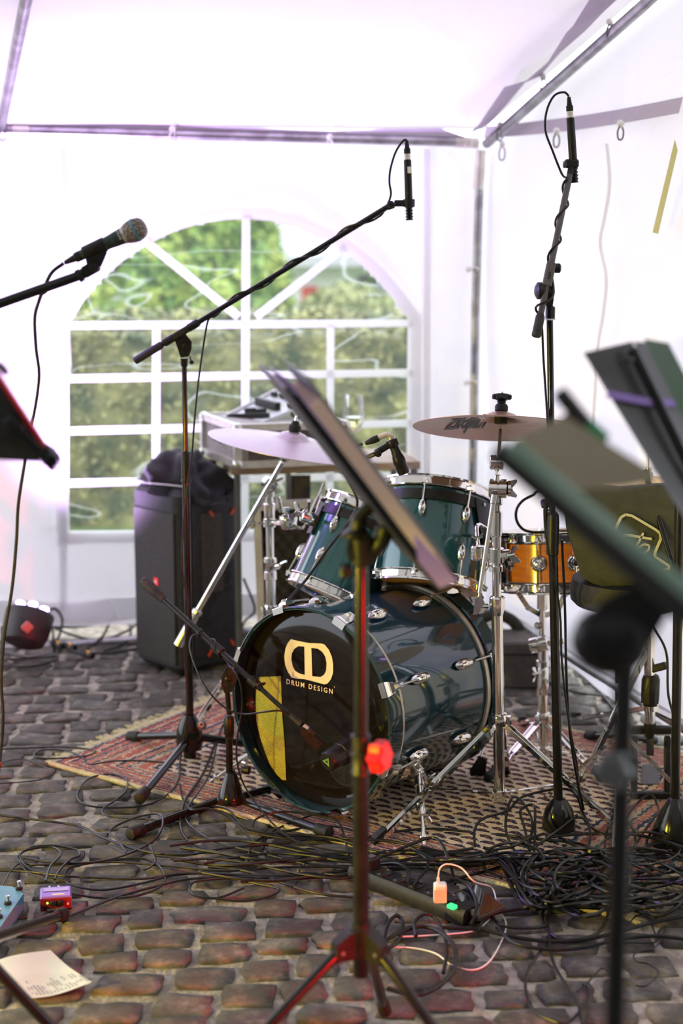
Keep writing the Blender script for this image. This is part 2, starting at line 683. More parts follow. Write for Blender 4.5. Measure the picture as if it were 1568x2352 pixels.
# unseen dark walls added behind and beside the camera to block front light
fm = mat('dark_blocker', (.05, .04, .035), .9, 0, (.08, .065, .055), 2)
m_ = MB()
m_.box(V((0, -5.5, 4)), V((9, 0, 0)), V((0, .3, 0)), V((0, 0, 4.03)))
tag(m_.build('wall_light_block', fm, None, (0, -5.5, 0)), kind='structure')
for sx_ in (-1, 1):
    m_ = MB()
    m_.box(V((sx_ * 7, -2, 3)), V((.3, 0, 0)), V((0, 3.4, 0)), V((0, 0, 3.03)))
    tag(m_.build('wall_light_block', fm, None, (sx_ * 7, -2, 0)), kind='structure')


def cobble_geo(w, d, seed):
    """rounded irregular block top: rim ring, shoulder ring, crown"""
    rn = random.Random(seed)
    n = 12
    vs, fs = [], []
    jit = [1 + rn.uniform(-.13, .09) for _ in range(n)]
    sq = rn.uniform(.28, .42)
    tilt = (rn.uniform(-.07, .07), rn.uniform(-.07, .07))
    for sc, z in ((1.0, -.022), (.99, -.006), (.955, -.0005), (.6, .002)):
        for i in range(n):
            a = 2 * pi * i / n + .2
            c, s_ = cos(a), sin(a)
            m8 = max(abs(c), abs(s_)) ** .96
            x = c / m8 * w / 2 * sc * jit[i] * .97
            y = s_ / m8 * d / 2 * sc * jit[(i + 3) % n] * .97
            zz = z + (rn.uniform(-.0015, .0015) if z > -.01 else 0)
            vs.append((x, y, zz + (x * tilt[0] + y * tilt[1] if z > -.01 else 0)))
    vs.append((0, 0, .003 + rn.uniform(-.002, .002)))
    for k in range(3):
        for i in range(n):
            j = (i + 1) % n
            fs.append((k * n + i, k * n + j, (k + 1) * n + j, (k + 1) * n + i))
    for i in range(n):
        fs.append((3 * n + i, 3 * n + (i + 1) % n, 4 * n))
    return vs, fs


shapes = []
for k in range(26):
    vs, fs = cobble_geo(.105 + .012 * (k % 5), .098, k)
    me = bpy.data.meshes.new('cobblestone')
    me.from_pydata(vs, [], fs)
    me.polygons.foreach_set('use_smooth', [True] * len(me.polygons))
    me.materials.append(M['stone'])
    shapes.append((me, .105 + .012 * (k % 5), vs, fs))


def to_px(P):
    x, y, z = P[0], P[1], P[2] - CAMH
    zc = y * cos(PITCH) - z * sin(PITCH)
    yc = -(z * cos(PITCH) + y * sin(PITCH))
    return 784 + FPX * x / zc, 1176 + FPX * yc / zc, zc


def on_rug(x, y, m=.03):
    u = (x + .90) * .821 - (y - 4.62) * .571
    v = (x + .90) * .571 + (y - 4.62) * .821
    return m < u < 1.91 - m and m < v < 1.2 - m


rows = []
y = 2.95
ri = 0
while y < 6.35:
    dd = .108 + random.uniform(-.010, .010)
    x = -2.3 + random.uniform(0, .1)
    while x < 1.9:
        k = random.randrange(26)
        w = shapes[k][1] * random.uniform(.80, 1.25)
        gap = random.uniform(.007, .016)
        cx = x + w / 2
        cy = y + .12 * cx + .05 * sin(cx * 2.1 + .5) + random.uniform(-.010, .010)
        rows.append((cx, cy, k, w / shapes[k][1], (dd - .012) / .098 * random.uniform(.93, 1.03), .12 + random.uniform(-.12, .12)))
        x += w + gap
    y += dd + .002
    ri += 1
vis = []
far = []
for r in rows:
    px, py, zc = to_px((r[0], r[1], 0))
    inside = -60 < px < 1630 and py < 2420 and not on_rug(r[0], r[1], .08)
    (vis if inside else far).append((zc, r))
vis.sort(key=lambda q: q[0])
near_vis = vis[:295]
far += vis[295:]
for zc, (cx, cy, k, sx, sy, rz) in near_vis:
    o = bpy.data.objects.new('cobblestone', shapes[k][0])
    COL.objects.link(o)
    o.parent = floor
    o.location = (cx, cy, random.uniform(-.002, .001))
    o.rotation_euler = (0, 0, rz)
    o.scale = (sx, sy, 1)
fb = MB()
for zc, (cx, cy, k, sx, sy, rz) in far:
    if on_rug(cx, cy, .12):
        continue
    c, s_ = cos(rz), sin(rz)
    fb.add([(cx + c * q[0] * sx - s_ * q[1] * sy, cy + s_ * q[0] * sx + c * q[1] * sy, q[2]) for q in shapes[k][2]], shapes[k][3])
tag(fb.build('cobblestone_rows', M['stone'], floor, fix=False), kind='stuff')

# ------------------------------------------------------------------ tent
A0 = G(150, 1472)
K0 = G(1085, 1445)
BD = (K0 - A0).normalized()          # along back wall to the right
BN = V((BD.y, -BD.x, 0))             # towards the camera
RD = V((.300, -.954, 0)).normalized()  # along right wall towards the camera
RN = V((-RD.y, RD.x, 0))
if RN.x > 0:
    RN = -RN
UP = V((0, 0, 1))


def BP(px, py, off=0.0):
    return RP(px, py, K0 + BN * off, BN)


def RPt(px, py, off=0.0):
    return RP(px, py, K0 + RN * off, RN)


arch = [(160, 738), (188, 692), (228, 642), (280, 597), (338, 558), (400, 528), (460, 510), (515, 502), (565, 500), (620, 504), (680, 519),
        (738, 544), (788, 573), (836, 610), (880, 655), (915, 699), (942, 735)]
outl = [(155, 1222), (155, 745)] + arch + [(941, 1215)]
o3 = [BP(*q) for q in outl]


def st(P):
    return ((P - K0).dot(BD), P.z)


o2 = [st(q) for q in o3]


def inside(x, y, pl):
    r = False
    n = len(pl)
    for i in range(n):
        x1, y1 = pl[i]
        x2, y2 = pl[(i + 1) % n]
        if (y1 > y) != (y2 > y) and x < (x2 - x1) * (y - y1) / (y2 - y1) + x1:
            r = not r
    return r


def wave(s, z):
    return .012 * sin(s * 5.1 + 1.3 * sin(z * 2.3)) + .006 * sin(s * 13 + z * 3 + 2 * sin(z * 1.7)) + .010 * mnoise.noise(V((s * 1.5, z * 1.5, 3)))


EV = W(1107, 332, K0.y - .0)
EH = EV.z
wb_ = MB()
s0, s1, z0, z1, st_ = -2.9, .075, .055, EH + .02, .025
ns, nz = int((s1 - s0) / st_), int((z1 - z0) / st_)
for j in range(nz + 1):
    for i in range(ns + 1):
        s, z = s0 + (s1 - s0) * i / ns, z0 + (z1 - z0) * j / nz
        edge = 1.0
        if inside(s, z, [(a[0] + (-.07 if a[0] < -1 else .07), a[1]) for a in o2]):
            edge = .1
        wb_.v.append(K0 + BD * s - BN * (.035 + wave(s, z) * edge) + UP * z)
for j in range(nz):
    for i in range(ns):
        s, z = s0 + (s1 - s0) * (i + .5) / ns, z0 + (z1 - z0) * (j + .5) / nz
        if inside(s, z, o2):
            continue
        a = j * (ns + 1) + i
        wb_.f.append((a, a + 1, a + ns + 2, a + ns + 1))
wall_back = tag(wb_.build('wall_back', 'tentw', None, K0, fix=False), 'white translucent fabric back wall of the party tent', kind='structure')
# welded seams and hem
sm_ = MB()
for x in (145, 1085 - 105):
    sm_.bar(BP(x, 340, -.02), BP(x, 1405, -.02), .028, .004, BD)
sm_.build('seam', 'tentbar', wall_back)
hm = MB()
hm.bar(K0 + BD * -2.9 + UP * .12 - BN * .03, K0 + UP * .12 - BN * .03, .09, .006, UP)
hm.build('hem', 'tentbar', wall_back)

# window with arch and bars
win = thing('window_1', None, None, o3[0])
tag(win, 'arched clear window with white bars in the back wall', kind='structure')
cx_ = sum(q[0] for q in outl) / len(outl)


def offs(pl, d):
    n = len(pl)
    out = []
    for i in range(n):
        a, b, c = V((*pl[i - 1], 0)), V((*pl[i], 0)), V((*pl[(i + 1) % n], 0))
        t1, t2 = (b - a).normalized(), (c - b).normalized()
        n1, n2 = V((t1.y, -t1.x, 0)), V((t2.y, -t2.x, 0))
        m = (n1 + n2)
        m = m / max(m.length_squared / 2, .3)
        out.append((b.x + m.x * d, b.y + m.y * d))
    return out


oo, oi = offs(outl, 26), offs(outl, -3)
if not inside(outl[3][0], outl[3][1] , oo):
    oo, oi = offs(outl, -26), offs(outl, 3)
fr = MB()
n = len(outl)
for off, flip in ((-.022, 0), (-.028, 1)):
    k = len(fr.v)
    fr.v += [BP(*q, off) for q in oo] + [BP(*q, off) for q in oi]
    for i in range(n):
        j = (i + 1) % n
        fr.f.append((k + i, k + j, k + n + j, k + n + i))
fr.build('window_frame', 'tentbar', win)
bars = [((152, 748), (945, 742), 17), ((152, 870), (945, 856), 17), ((152, 990), (945, 972), 17), ((152, 1110), (945, 1092), 17),
        ((565, 498), (562, 1218), 18), ((359, 748), (357, 1218), 17), ((759, 745), (757, 1218), 17), ((335, 555), (548, 728), 18), ((790, 570), (588, 728), 18)]
for a, b, w in bars:
    m_ = MB()
    m_.bar(BP(*a, -.022), BP(*b, -.022), w / 578, .004, (BP(*a) - BP(*b)).cross(BN))
    m_.build('window_bar', 'tentbar', win)
ys = [745, 863, 981, 1101, 1218]
xs = [155, 359, 563, 758, 941]
for r in range(4):
    for c in range(4):
        m_ = MB()
        m_.poly([[BP(xs[c], ys[r], -.027), BP(xs[c + 1], ys[r], -.027), BP(xs[c + 1], ys[r + 1], -.027), BP(xs[c], ys[r + 1], -.027)]])
        m_.build('window_pane', 'pane', win, fix=False)
for pl in ([(563, 740)] + arch[:5], [(563, 740)] + arch[4:9], [(563, 740)] + arch[8:13], [(563, 740)] + arch[12:]):
    m_ = MB()
    m_.poly([[BP(*q, -.027) for q in pl]])
    m_.build('window_pane', 'pane', win, fix=False)

# right wall (gable end)
RAF = RPt(1490, 0, .02)
rs = (RAF - EV).dot(RD)
RSL = (RAF.z - EH) / rs               # rise per metre
wr_ = MB()
NS, NZ = 90, 60
LEN = 3.4
for i in range(NS + 1):
    s = LEN * i / NS
    top = EH + RSL * min(s, 2.0) - max(0, s - 2.0) * RSL
    for j in range(NZ + 1):
        z = .055 + (top - .055 + .02) * j / NZ
        lip = .01
        fold = .016 * mnoise.noise(V((s * 2.2, z * 1.4, 9))) + .012 * sin(s * 9 + 1.5 * sin(z * 3)) * (1 if z < EH else .3)
        wr_.v.append(K0 + RD * s - RN * (.04 + fold) + UP * z)
for i in range(NS):
    for j in range(NZ):
        a = i * (NZ + 1) + j
        wr_.f.append((a, a + 1, a + NZ + 2, a + NZ + 1))
wall_right = tag(wr_.build('wall_right', 'tentw', None, K0, fix=False), 'white fabric side wall of the tent with gable triangle', kind='structure')
# valance seam at eave height, wall zip
vz = MB()
vp = [RPt(1115 + (1568 - 1115) * t, 297 - 65 * t + 8 * sin(t * pi), .0) for t in [i / 12 for i in range(13)]]
k = len(vz.v)
for q in vp:
    vz.v += [q + UP * .012, q - UP * .035 + RN * .012]
vz.f += [(2 * i, 2 * i + 1, 2 * i + 3, 2 * i + 2) for i in range(12)]
vz.build('valance', 'flap', wall_right, fix=False)
zp = MB()
zp.tube(cat_rom([RPt(*q, -.005) for q in ((1393, 330), (1400, 420), (1388, 500), (1378, 560), (1392, 640), (1385, 720), (1372, 800), (1366, 900), (1360, 980))], 5), .006, 6)
zp.build('zip', 'tentbar', wall_right)
stp = MB()
q4 = [(1550, 322), (1556, 345), (1511, 537), (1499, 534)]
stp.poly([[RPt(*q, .03) for q in q4]], RN * .002)
tag(stp.build('yellow_strip', 'strap', wall_right), 'yellow strip')

# roof slopes
rf = MB()
NR, NC = 40, 60
dR = (RD * 1.0 + UP * RSL)
for i in range(NR + 1):
    s = 2.0 * i / NR
    for j in range(NC + 1):
        u = -4.2 + 4.2 * j / NC
        bay = (u / 1.93) % 1.0
        sag = -.030 * sin(pi * bay) * min(1, s * 2) + .010 * mnoise.noise(V((u * 2, s * 2, 1)))
        rf.v.append(EV + BD * u + dR * s + UP * (.055 + sag))
for i in range(NR):
    for j in range(NC):
        a = i * (NC + 1) + j
        rf.f.append((a, a + 1, a + NC + 2, a + NC + 1))
k = len(rf.v)
top = EV + dR * 2.0 + UP * .055
dn = RD * 1.9 - UP * RSL * 1.9
rf.add([top, top - BD * 4.2, top - BD * 4.2 + dn, top + dn], [(0, 1, 2, 3)])
# unseen roof added towards the camera to keep sky off the near stands
q0 = top + dn
up2 = RD * 1.9 + UP * RSL * 1.9
rf.add([q0, q0 - BD * 4.2, q0 - BD * 4.2 + up2, q0 + up2, q0 - BD * 4.2 + up2 + dn, q0 + up2 + dn], [(0, 1, 2, 3), (3, 2, 4, 5)])
ceil_ = tag(rf.build('ceiling', 'tent', None, EV, fix=False), 'white tent roof slope', kind='structure')
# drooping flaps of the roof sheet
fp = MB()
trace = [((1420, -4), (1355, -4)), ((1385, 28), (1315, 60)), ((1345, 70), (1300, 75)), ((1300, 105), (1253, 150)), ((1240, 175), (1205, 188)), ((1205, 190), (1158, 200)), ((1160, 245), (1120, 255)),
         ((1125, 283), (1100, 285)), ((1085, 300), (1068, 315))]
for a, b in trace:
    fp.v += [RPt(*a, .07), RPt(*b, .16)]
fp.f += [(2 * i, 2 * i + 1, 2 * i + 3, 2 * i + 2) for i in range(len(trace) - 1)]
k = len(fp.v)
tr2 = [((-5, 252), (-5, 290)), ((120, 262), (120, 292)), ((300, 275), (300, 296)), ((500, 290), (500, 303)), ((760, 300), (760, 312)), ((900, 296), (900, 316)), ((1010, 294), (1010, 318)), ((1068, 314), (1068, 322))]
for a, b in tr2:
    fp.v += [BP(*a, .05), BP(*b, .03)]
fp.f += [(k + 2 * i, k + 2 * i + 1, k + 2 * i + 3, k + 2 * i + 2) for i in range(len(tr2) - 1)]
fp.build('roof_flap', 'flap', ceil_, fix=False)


def pole(label, pts, r, cat='pole', group=None, extra=None):
    t = thing('tent_pole', label, cat, pts[0])
    m_ = MB()
    m_.tube(pts, r, 14)
    m_.build('tube', 'galv', t)
    return t


p1 = pole('horizontal galvanised eave pipe along the back wall', [BP(-260, 292, .03), BP(1060, 326, .03)], .019)
mm = MB()
mm.cyl(BP(1045, 326, .03), BP(1098, 329, .03), .022)
mm.cyl(BP(1075, 322, .03), BP(1075, 336, .03), .026)
mm.build('sleeve', 'alu', p1)
mm = MB()
mm.cyl(BP(30, 299.5, .03), BP(68, 300.5, .03), .022)
mm.build('sleeve', 'alu', p1)
p2 = pole('galvanised corner post between back and side wall', [BP(1079, 1440, .045), BP(1092, 700, .045), BP(1103, 345, .045)], .017)
mm = MB()
mm.cyl(BP(1098, 435, .045), BP(1104, 345, .045), .021)
mm.build('sleeve', 'alu', p2)
p3 = pole('galvanised rafter rising to the top right corner of the frame', [RPt(1117, 330, .06), RPt(1640, -132, .06)], .0185)
d2 = (RPt(1640, -132, .06) - RPt(1117, 330, .06))
L0 = BP(3, 283, .05) - UP * .01
L1 = L0 + (RAF - EV)
print('left rafter', to_px(L0), to_px(L1))
p4 = pole('galvanised rafter at the upper left corner of the frame', [L0, L0 + (L1 - L0) * 1.5], .0185)
pole('galvanised ground rail under the back wall, tinted violet', [BP(-300, 1508, .06), BP(90, 1486, .06), BP(620, 1448, .06), BP(1085, 1425, .06)], .019)
pole('galvanised ground rail under the right side wall', [RPt(1095, 1392, .06) + UP * .0, RPt(1154, 1410, .06), RPt(1334, 1522, .06), RPt(1568, 1668, .06), RPt(1760, 1790, .06)], .019)

# ball bungees holding sheet to pipes
bl = [(7, 290, 'B', 'black ball bungee loop at the left rafter foot'), (396, 300, 'B', 'white ball bungee on eave pipe above the window left half'), (757, 318, 'B', 'white ball bungee on eave pipe above the window right half'),
      (1248, 180, 'R', 'ball bungee on the right rafter, lower of two'), (1400, 55, 'R', 'ball bungee on the right rafter near the top edge'), (1148, 290, 'R', 'ball bungee at the foot of the right rafter'),
      (1278, 305, 'R', 'ball bungee on the side wall valance behind the right microphone'), (1425, 288, 'R', 'ball bungee on the side wall valance, right of the microphone'),
      (1083, 618, 'B', 'white ball bungee on the corner post, upper'), (1078, 878, 'B', 'white ball bungee on the corner post, lower'), (1153, 335, 'R', 'ball bungee under the valance beside the corner post')]
for (x, y, w, lab) in bl:
    f_ = BP if w == 'B' else RPt
    c = f_(x, y, .06)
    t = thing('ball_bungee', lab, 'bungee', c)
    m_ = MB()
    if y > 600:
        m_.ball(f_(x - 8, y, .06), .013, 12)
    else:
        m_.ball(f_(x, y - 4, .07), .012, 12)
    m_.build('ball', 'white', t)
    m_ = MB()
    if y > 600:
        m_.tube(cat_rom([f_(x - 4, y, .06), f_(x + 6, y - 4, .08), f_(x + 16, y, .07), f_(x + 6, y + 5, .05), f_(x - 4, y + 1, .06)], 4), .003, 6)
    else:
        m_.tube(cat_rom([f_(x, y - 2, .07), f_(x - 7, y + 14, .085), f_(x - 5, y + 32, .07), f_(x + 4, y + 30, .05), f_(x + 6, y + 12, .05), f_(x, y - 2, .07)], 4), .003, 6)
    m_.build('cord', 'white' if 'white' in lab else 'grey', t)

# ------------------------------------------------------------------ outside the window
lawn = mat('lawn', (.08, .16, .03), .9, 0, (.13, .20, .05), 6, bump=.5)
g = MB()
g.add([(-30, 6.4, -.03), (30, 6.4, -.03), (30, 60, -.03), (-30, 60, -.03)], [(0, 1, 2, 3)])
tag(g.build('ground_lawn', lawn, None, (0, 0, 0), fix=False), kind='structure')


def leafmat(name, a, b, c):
    m = bpy.data.materials.new(name)
    m.use_nodes = True
    t = m.node_tree
    bs = t.nodes['Principled BSDF']
    gi = t.nodes.new('ShaderNodeNewGeometry')
    n = t.nodes.new('ShaderNodeTexNoise')
    n.inputs['Scale'].default_value = 5
    n.inputs['Detail'].default_value = 4
    r = t.nodes.new('ShaderNodeValToRGB')
    e = r.color_ramp.elements
    e[0].position, e[1].position = .35, .68
    e[0].color, e[1].color = (*a, 1), (*c, 1)
    k = e.new(.5)
    k.color = (*b, 1)
    L = t.links.new
    L(gi.outputs['Position'], n.inputs[0])
    ad = t.nodes.new('ShaderNodeMath')
    ad.operation = 'MULTIPLY_ADD'
    ad.inputs[1].default_value = .22
    sb = t.nodes.new('ShaderNodeMath')
    sb.operation = 'SUBTRACT'
    sb.inputs[1].default_value = .11
    L(gi.outputs['Random Per Island'], ad.inputs[0])
    L(n.outputs[0], ad.inputs[2])
    L(ad.outputs[0], sb.inputs[0])
    L(sb.outputs[0], r.inputs[0])
    L(r.outputs[0], bs.inputs['Base Color'])
    bs.inputs['Roughness'].default_value = .55
    return m


M['lf1'] = leafmat('hedge_leaves', (.05, .08, .025), (.22, .21, .08), (.38, .36, .12))
M['lf2'] = leafmat('tree_leaves', (.07, .17, .03), (.24, .38, .07), (.60, .64, .16))
M['lf3'] = leafmat('bush_leaves', (.20, .24, .09), (.32, .34, .14), (.42, .44, .18))
M['bark'] = mat('bark', (.12, .09, .07), .9)


def leaves(name, m, parent, sampler, N, size, seed=1):
    rn = random.Random(seed)
    vs, fs = [], []
    for i in range(N):
        p, nrm = sampler(rn)
        n_ = (V(nrm) + V((rn.gauss(0, .6), rn.gauss(0, .6), rn.gauss(0, .6)))).normalized()
        u, w, _ = basis(n_)
        a = rn.uniform(0, 6.28)
        d, e = u * cos(a) + w * sin(a), w * cos(a) - u * sin(a)
        s = size * rn.uniform(.6, 1.3)
        k = len(vs)
        vs += [p - d * s, p + e * s * .5, p + d * s, p - e * s * .5 + n_ * s * .15]
        fs.append((k, k + 1, k + 2, k + 3))
    b = MB()
    b.v, b.f = vs, fs
    return tag(b.build(name, m, parent, fix=False), kind='stuff')


# hedge
HY = 8.6
hz = RP(500, 738, V((0, HY, 0)), V((0, 1, 0))).z
hedge = thing('hedge', 'long clipped hedge with brown tipped leaves outside the window', 'hedge', (-.6, HY + .4, -.03))
hb = MB()
nx, nz_ = 80, 26
pts = []
for i in range(nx + 1):
    x = -3.4 + 6.2 * i / nx
    for j in range(nz_ + 1):
        t = j / nz_
        if t < .7:
            y, z = HY, hz * t / .7
        else:
            y, z = HY + .5 * (t - .7) / .3, hz
        dsp = .07 * mnoise.noise(V((x * 4, z * 4, y * 3)))
        hb.v.append(V((x, y + dsp, z - .05 + dsp * .6 - .03)))
for i in range(nx):
    for j in range(nz_):
        a = i * (nz_ + 1) + j
        hb.f.append((a, a + 1, a + nz_ + 2, a + nz_ + 1))
hb.build('hedge_body', 'lf1', hedge, fix=False)


def hs(rn):
    x = rn.uniform(-3.3, 2.7)
    if rn.random() < .75:
        return V((x, HY - .02 + rn.uniform(-.04, .05), rn.uniform(0, hz))), (0, -1, .3)
    return V((x, HY + rn.uniform(0, .5), hz + rn.uniform(-.05, .05))), (0, -.3, 1)


leaves('hedge_leaves', 'lf1', hedge, hs, 15000, .028)


def tree(name, label, c, rx, ry, rz, m, N, size, seed, cat='tree'):
    c = V(c)
    t = thing(name, label, cat, (c.x, c.y, -.03))
    if cat == 'tree':
        b = MB()
        b.tube([V((c.x, c.y, -.03)), V((c.x + .1, c.y, c.z * .6)), V((c.x, c.y, c.z))], [.16, .11, .05], 9)
        b.build('trunk', 'bark', t)
    rn0 = random.Random(seed)
    blobs = [(c + V((rn0.uniform(-.6, .6) * rx, rn0.uniform(-.5, .5) * ry, rn0.uniform(-.6, .6) * rz)), rn0.uniform(.35, .6)) for _ in range(12)] if cat == 'tree' else [(c, .98)]

    def smp(rn):
        bc, br = rn.choice(blobs)
        v = V((rn.gauss(0, 1), rn.gauss(0, 1), rn.gauss(0, 1))).normalized()
        k = rn.uniform(.75, 1.05)
        return bc + V((v.x * rx, v.y * ry, v.z * rz)) * br * k, v
    b = MB()
    for bc, br in blobs:
        b.ball(bc, 1, 12, (rx * br * .8, ry * br * .8, rz * br * .8))
    tag(b.build('inner_foliage', m, t, fix=False), None)
    leaves('leaves', m, t, smp, N, size, seed)
    return t


def at(px, py, Y):
    return W(px, py, Y)


tree('leafy_tree', 'large bright green tree beyond the hedge at window left', at(270, 600, 14), .85, .9, .95, 'lf2', 9000, .07, 3)
tree('leafy_tree', 'yellow green tree beyond the hedge behind the central bar', at(480, 575, 12.3), .52, .55, .75, 'lf2', 7000, .06, 5)
tree('leafy_tree', 'slender green tree just right of the central window bar', at(612, 620, 13.6), .2, .3, .75, 'lf2', 5000, .06, 8)
tree('round_bush', 'rounded clipped olive bush in front of the white house', at(803, 745, 13), .46, .5, .34, 'lf3', 5000, .035, 9, 'bush')
tree('leafy_tree', 'small green tree at the far right of the window', at(935, 690, 13.5), .33, .4, .5, 'lf2', 3000, .05, 10)
# house
HN = 18
hs_ = thing('house', 'white house with grey roof far beyond the hedge', 'house', (at(800, 740, HN).x, HN, -.03))
b = MB()
p, q = at(600, 610, HN), at(1100, 610, HN)
b.box(V(((p.x + q.x) / 2, HN + 2, p.z / 2)), ((q.x - p.x) / 2, 0, 0), (0, 2, 0), (0, 0, p.z / 2))
b.build('wall', mat('house_render', (.72, .70, .66), .8, 0, (.66, .64, .6), 2), hs_)
b = MB()
pa, pb, pc, pd = at(580, 612, HN - .4), at(1120, 612, HN - .4), at(1080, 470, HN + 3.2), at(700, 470, HN + 3.2)
b.poly([[pa, pb, pc, pd]], V((0, .05, .12)))
b.build('roof', mat('grey_tiles', (.36, .35, .34), .7, 0, (.28, .27, .27), 5, stretch=(1, 1, 6)), hs_)
b = MB()
c = at(712, 695, HN - .03)
b.box(c, (.09, 0, 0), (0, .03, 0), (0, 0, .18), .01)
tag(b.build('shutter', mat('red_shutter', (.55, .03, .03), .5), hs_), 'red shutter')
for x in (850, 930):
    b = MB()
    b.box(at(x, 655, HN - .02), (.14, 0, 0), (0, .03, 0), (0, 0, .1), .01)
    b.build('window', 'glassb', hs_)
# ------------------------------------------------------------------ persian rug
def rugmat():
    m = bpy.data.materials.new('persian_rug')
    m.use_nodes = True
    t = m.node_tree
    b = t.nodes['Principled BSDF']
    b.inputs['Roughness'].default_value = .95
    b.inputs['Specular IOR Level'].default_value = .1
    L = t.links.new

    def mth(op, a, c=None, d=None):
        n = t.nodes.new('ShaderNodeMath')
        n.operation = op
        for i, q in enumerate((a, c, d)):
            if q is None:
                continue
            if isinstance(q, (int, float)):
                n.inputs[i].default_value = q
            else:
                L(q, n.inputs[i])
        return n.outputs[0]

    def mix(f, a, c):
        n = t.nodes.new('ShaderNodeMix')
        n.data_type = 'RGBA'
        for i, q in ((0, f), (6, a), (7, c)):
            if isinstance(q, tuple):
                n.inputs[i].default_value = (*q, 1)
            elif isinstance(q, (int, float)):
                n.inputs[i].default_value = q
            else:
                L(q, n.inputs[i])
        return n.outputs[2]
    uv = t.nodes.new('ShaderNodeUVMap')
    nz = t.nodes.new('ShaderNodeTexNoise')
    nz.inputs['Scale'].default_value = 70
    nz.inputs['Detail'].default_value = 2
    L(uv.outputs[0], nz.inputs['Vector'])
    sx = t.nodes.new('ShaderNodeSeparateXYZ')
    va = t.nodes.new('ShaderNodeVectorMath')
    va.operation = 'MULTIPLY_ADD'
    va.inputs[1].default_value = (.008, .008, 0)
    L(nz.outputs['Color'], va.inputs[0])
    L(uv.outputs[0], va.inputs[2])
    L(va.outputs[0], sx.inputs[0])
    u, v = sx.outputs[0], sx.outputs[1]
    # field: staggered rows of small boteh, rows running across the rug
    du, dv = .034, .054
    u, v = v, u
    row = mth('FLOOR', mth('DIVIDE', u, du))
    par = mth('MODULO', row, 2)
    fu = mth('SUBTRACT', mth('FRACT', mth('DIVIDE', u, du)), .5)
    fv = mth('SUBTRACT', mth('FRACT', mth('ADD', mth('DIVIDE', v, dv), mth('MULTIPLY', par, .5))), .5)
    sgn = mth('SUBTRACT', mth('MULTIPLY', par, 2), 1)
    # leaning teardrop
    e1 = mth('ADD', mth('MULTIPLY', fv, 1), mth('MULTIPLY', mth('MULTIPLY', fu, sgn), .35))
    e2 = mth('ADD', fu, mth('MULTIPLY', mth('MULTIPLY', fv, fv), .9))
    d1 = mth('SQRT', mth('ADD', mth('POWER', mth('MULTIPLY', e1, 1.05), 2), mth('POWER', mth('MULTIPLY', e2, 1.5), 2)))
    n2 = t.nodes.new('ShaderNodeTexNoise')
    n2.inputs['Scale'].default_value = 190
    n2.inputs['Detail'].default_value = 1
    L(uv.outputs[0], n2.inputs['Vector'])
    d2 = mth('ADD', d1, mth('MULTIPLY', mth('SUBTRACT', n2.outputs[0], .5), .65))
    body = mth('LESS_THAN', d2, .45)
    core = mth('LESS_THAN', d2, .10)
    n4 = t.nodes.new('ShaderNodeTexNoise')
    n4.inputs['Scale'].default_value = 3
    L(uv.outputs[0], n4.inputs['Vector'])
    base = mix(n4.outputs[0], (.56, .43, .30), (.70, .57, .43))
    field = mix(body, base, (.035, .035, .06))
    field = mix(core, field, (.42, .12, .07))
    u, v = v, u
    # border bands by distance from the edge
    e_u = mth('MINIMUM', u, mth('SUBTRACT', 1.91, u))
    e_v = mth('MINIMUM', v, mth('SUBTRACT', 1.2, v))
    ed = mth('MINIMUM', mth('MULTIPLY', e_u, .5), e_v)
    al = mth('ADD', u, v)
    wig = mth('MULTIPLY', mth('SINE', mth('MULTIPLY', al, 190)), .0012)
    r = t.nodes.new('ShaderNodeValToRGB')
    r.color_ramp.interpolation = 'CONSTANT'
    L(mth('DIVIDE', mth('ADD', ed, wig), .155), r.inputs[0])
    stops = [(0, (.42, .34, .24)), (.05, (.03, .07, .10)), (.08, (.36, .10, .07)), (.14, (.48, .33, .22)), (.17, (.03, .03, .07)), (.20, (.38, .13, .09)), (.27, (.03, .12, .14)),
             (.30, (.42, .18, .13)), (.38, (.03, .04, .08)), (.40, (.40, .24, .16)), (.47, (.36, .12, .09)), (.56, (.48, .34, .24)), (.60, (.04, .05, .09)), (.64, (.42, .19, .13)), (.72, (.03, .11, .14)), (.75, (.46, .32, .22)), (.82, (.36, .12, .09)), (.90, (.48, .34, .23)), (.95, (.03, .04, .08))]
    e = r.color_ramp.elements
    for i, (p, c) in enumerate(stops):
        k = e[i] if i < 2 else e.new(p)
        k.position = p
        k.color = (*c, 1)
    n5 = t.nodes.new('ShaderNodeTexVoronoi')
    n5.inputs['Scale'].default_value = 75
    L(uv.outputs[0], n5.inputs['Vector'])
    spots = mth('LESS_THAN', n5.outputs['Distance'], .34)
    alt = mth('GREATER_THAN', mth('SINE', mth('MULTIPLY', mth('ADD', ed, mth('MULTIPLY', al, .3)), 150)), .2)
    bord = mix(mth('MULTIPLY', spots, .85), r.outputs[0], mix(alt, (.05, .07, .12), (.62, .46, .28)))
    isf = mth('GREATER_THAN', ed, .153)
    col = mix(isf, bord, field)
    L(col, b.inputs['Base Color'])
    bu = t.nodes.new('ShaderNodeBump')
    bu.inputs['Strength'].default_value = .5
    bu.inputs['Distance'].default_value = .003
    n6 = t.nodes.new('ShaderNodeTexNoise')
    n6.inputs['Scale'].default_value = 400
    L(uv.outputs[0], n6.inputs['Vector'])
    L(n6.outputs[0], bu.inputs['Height'])
    L(bu.outputs[0], b.inputs['Normal'])
    return m


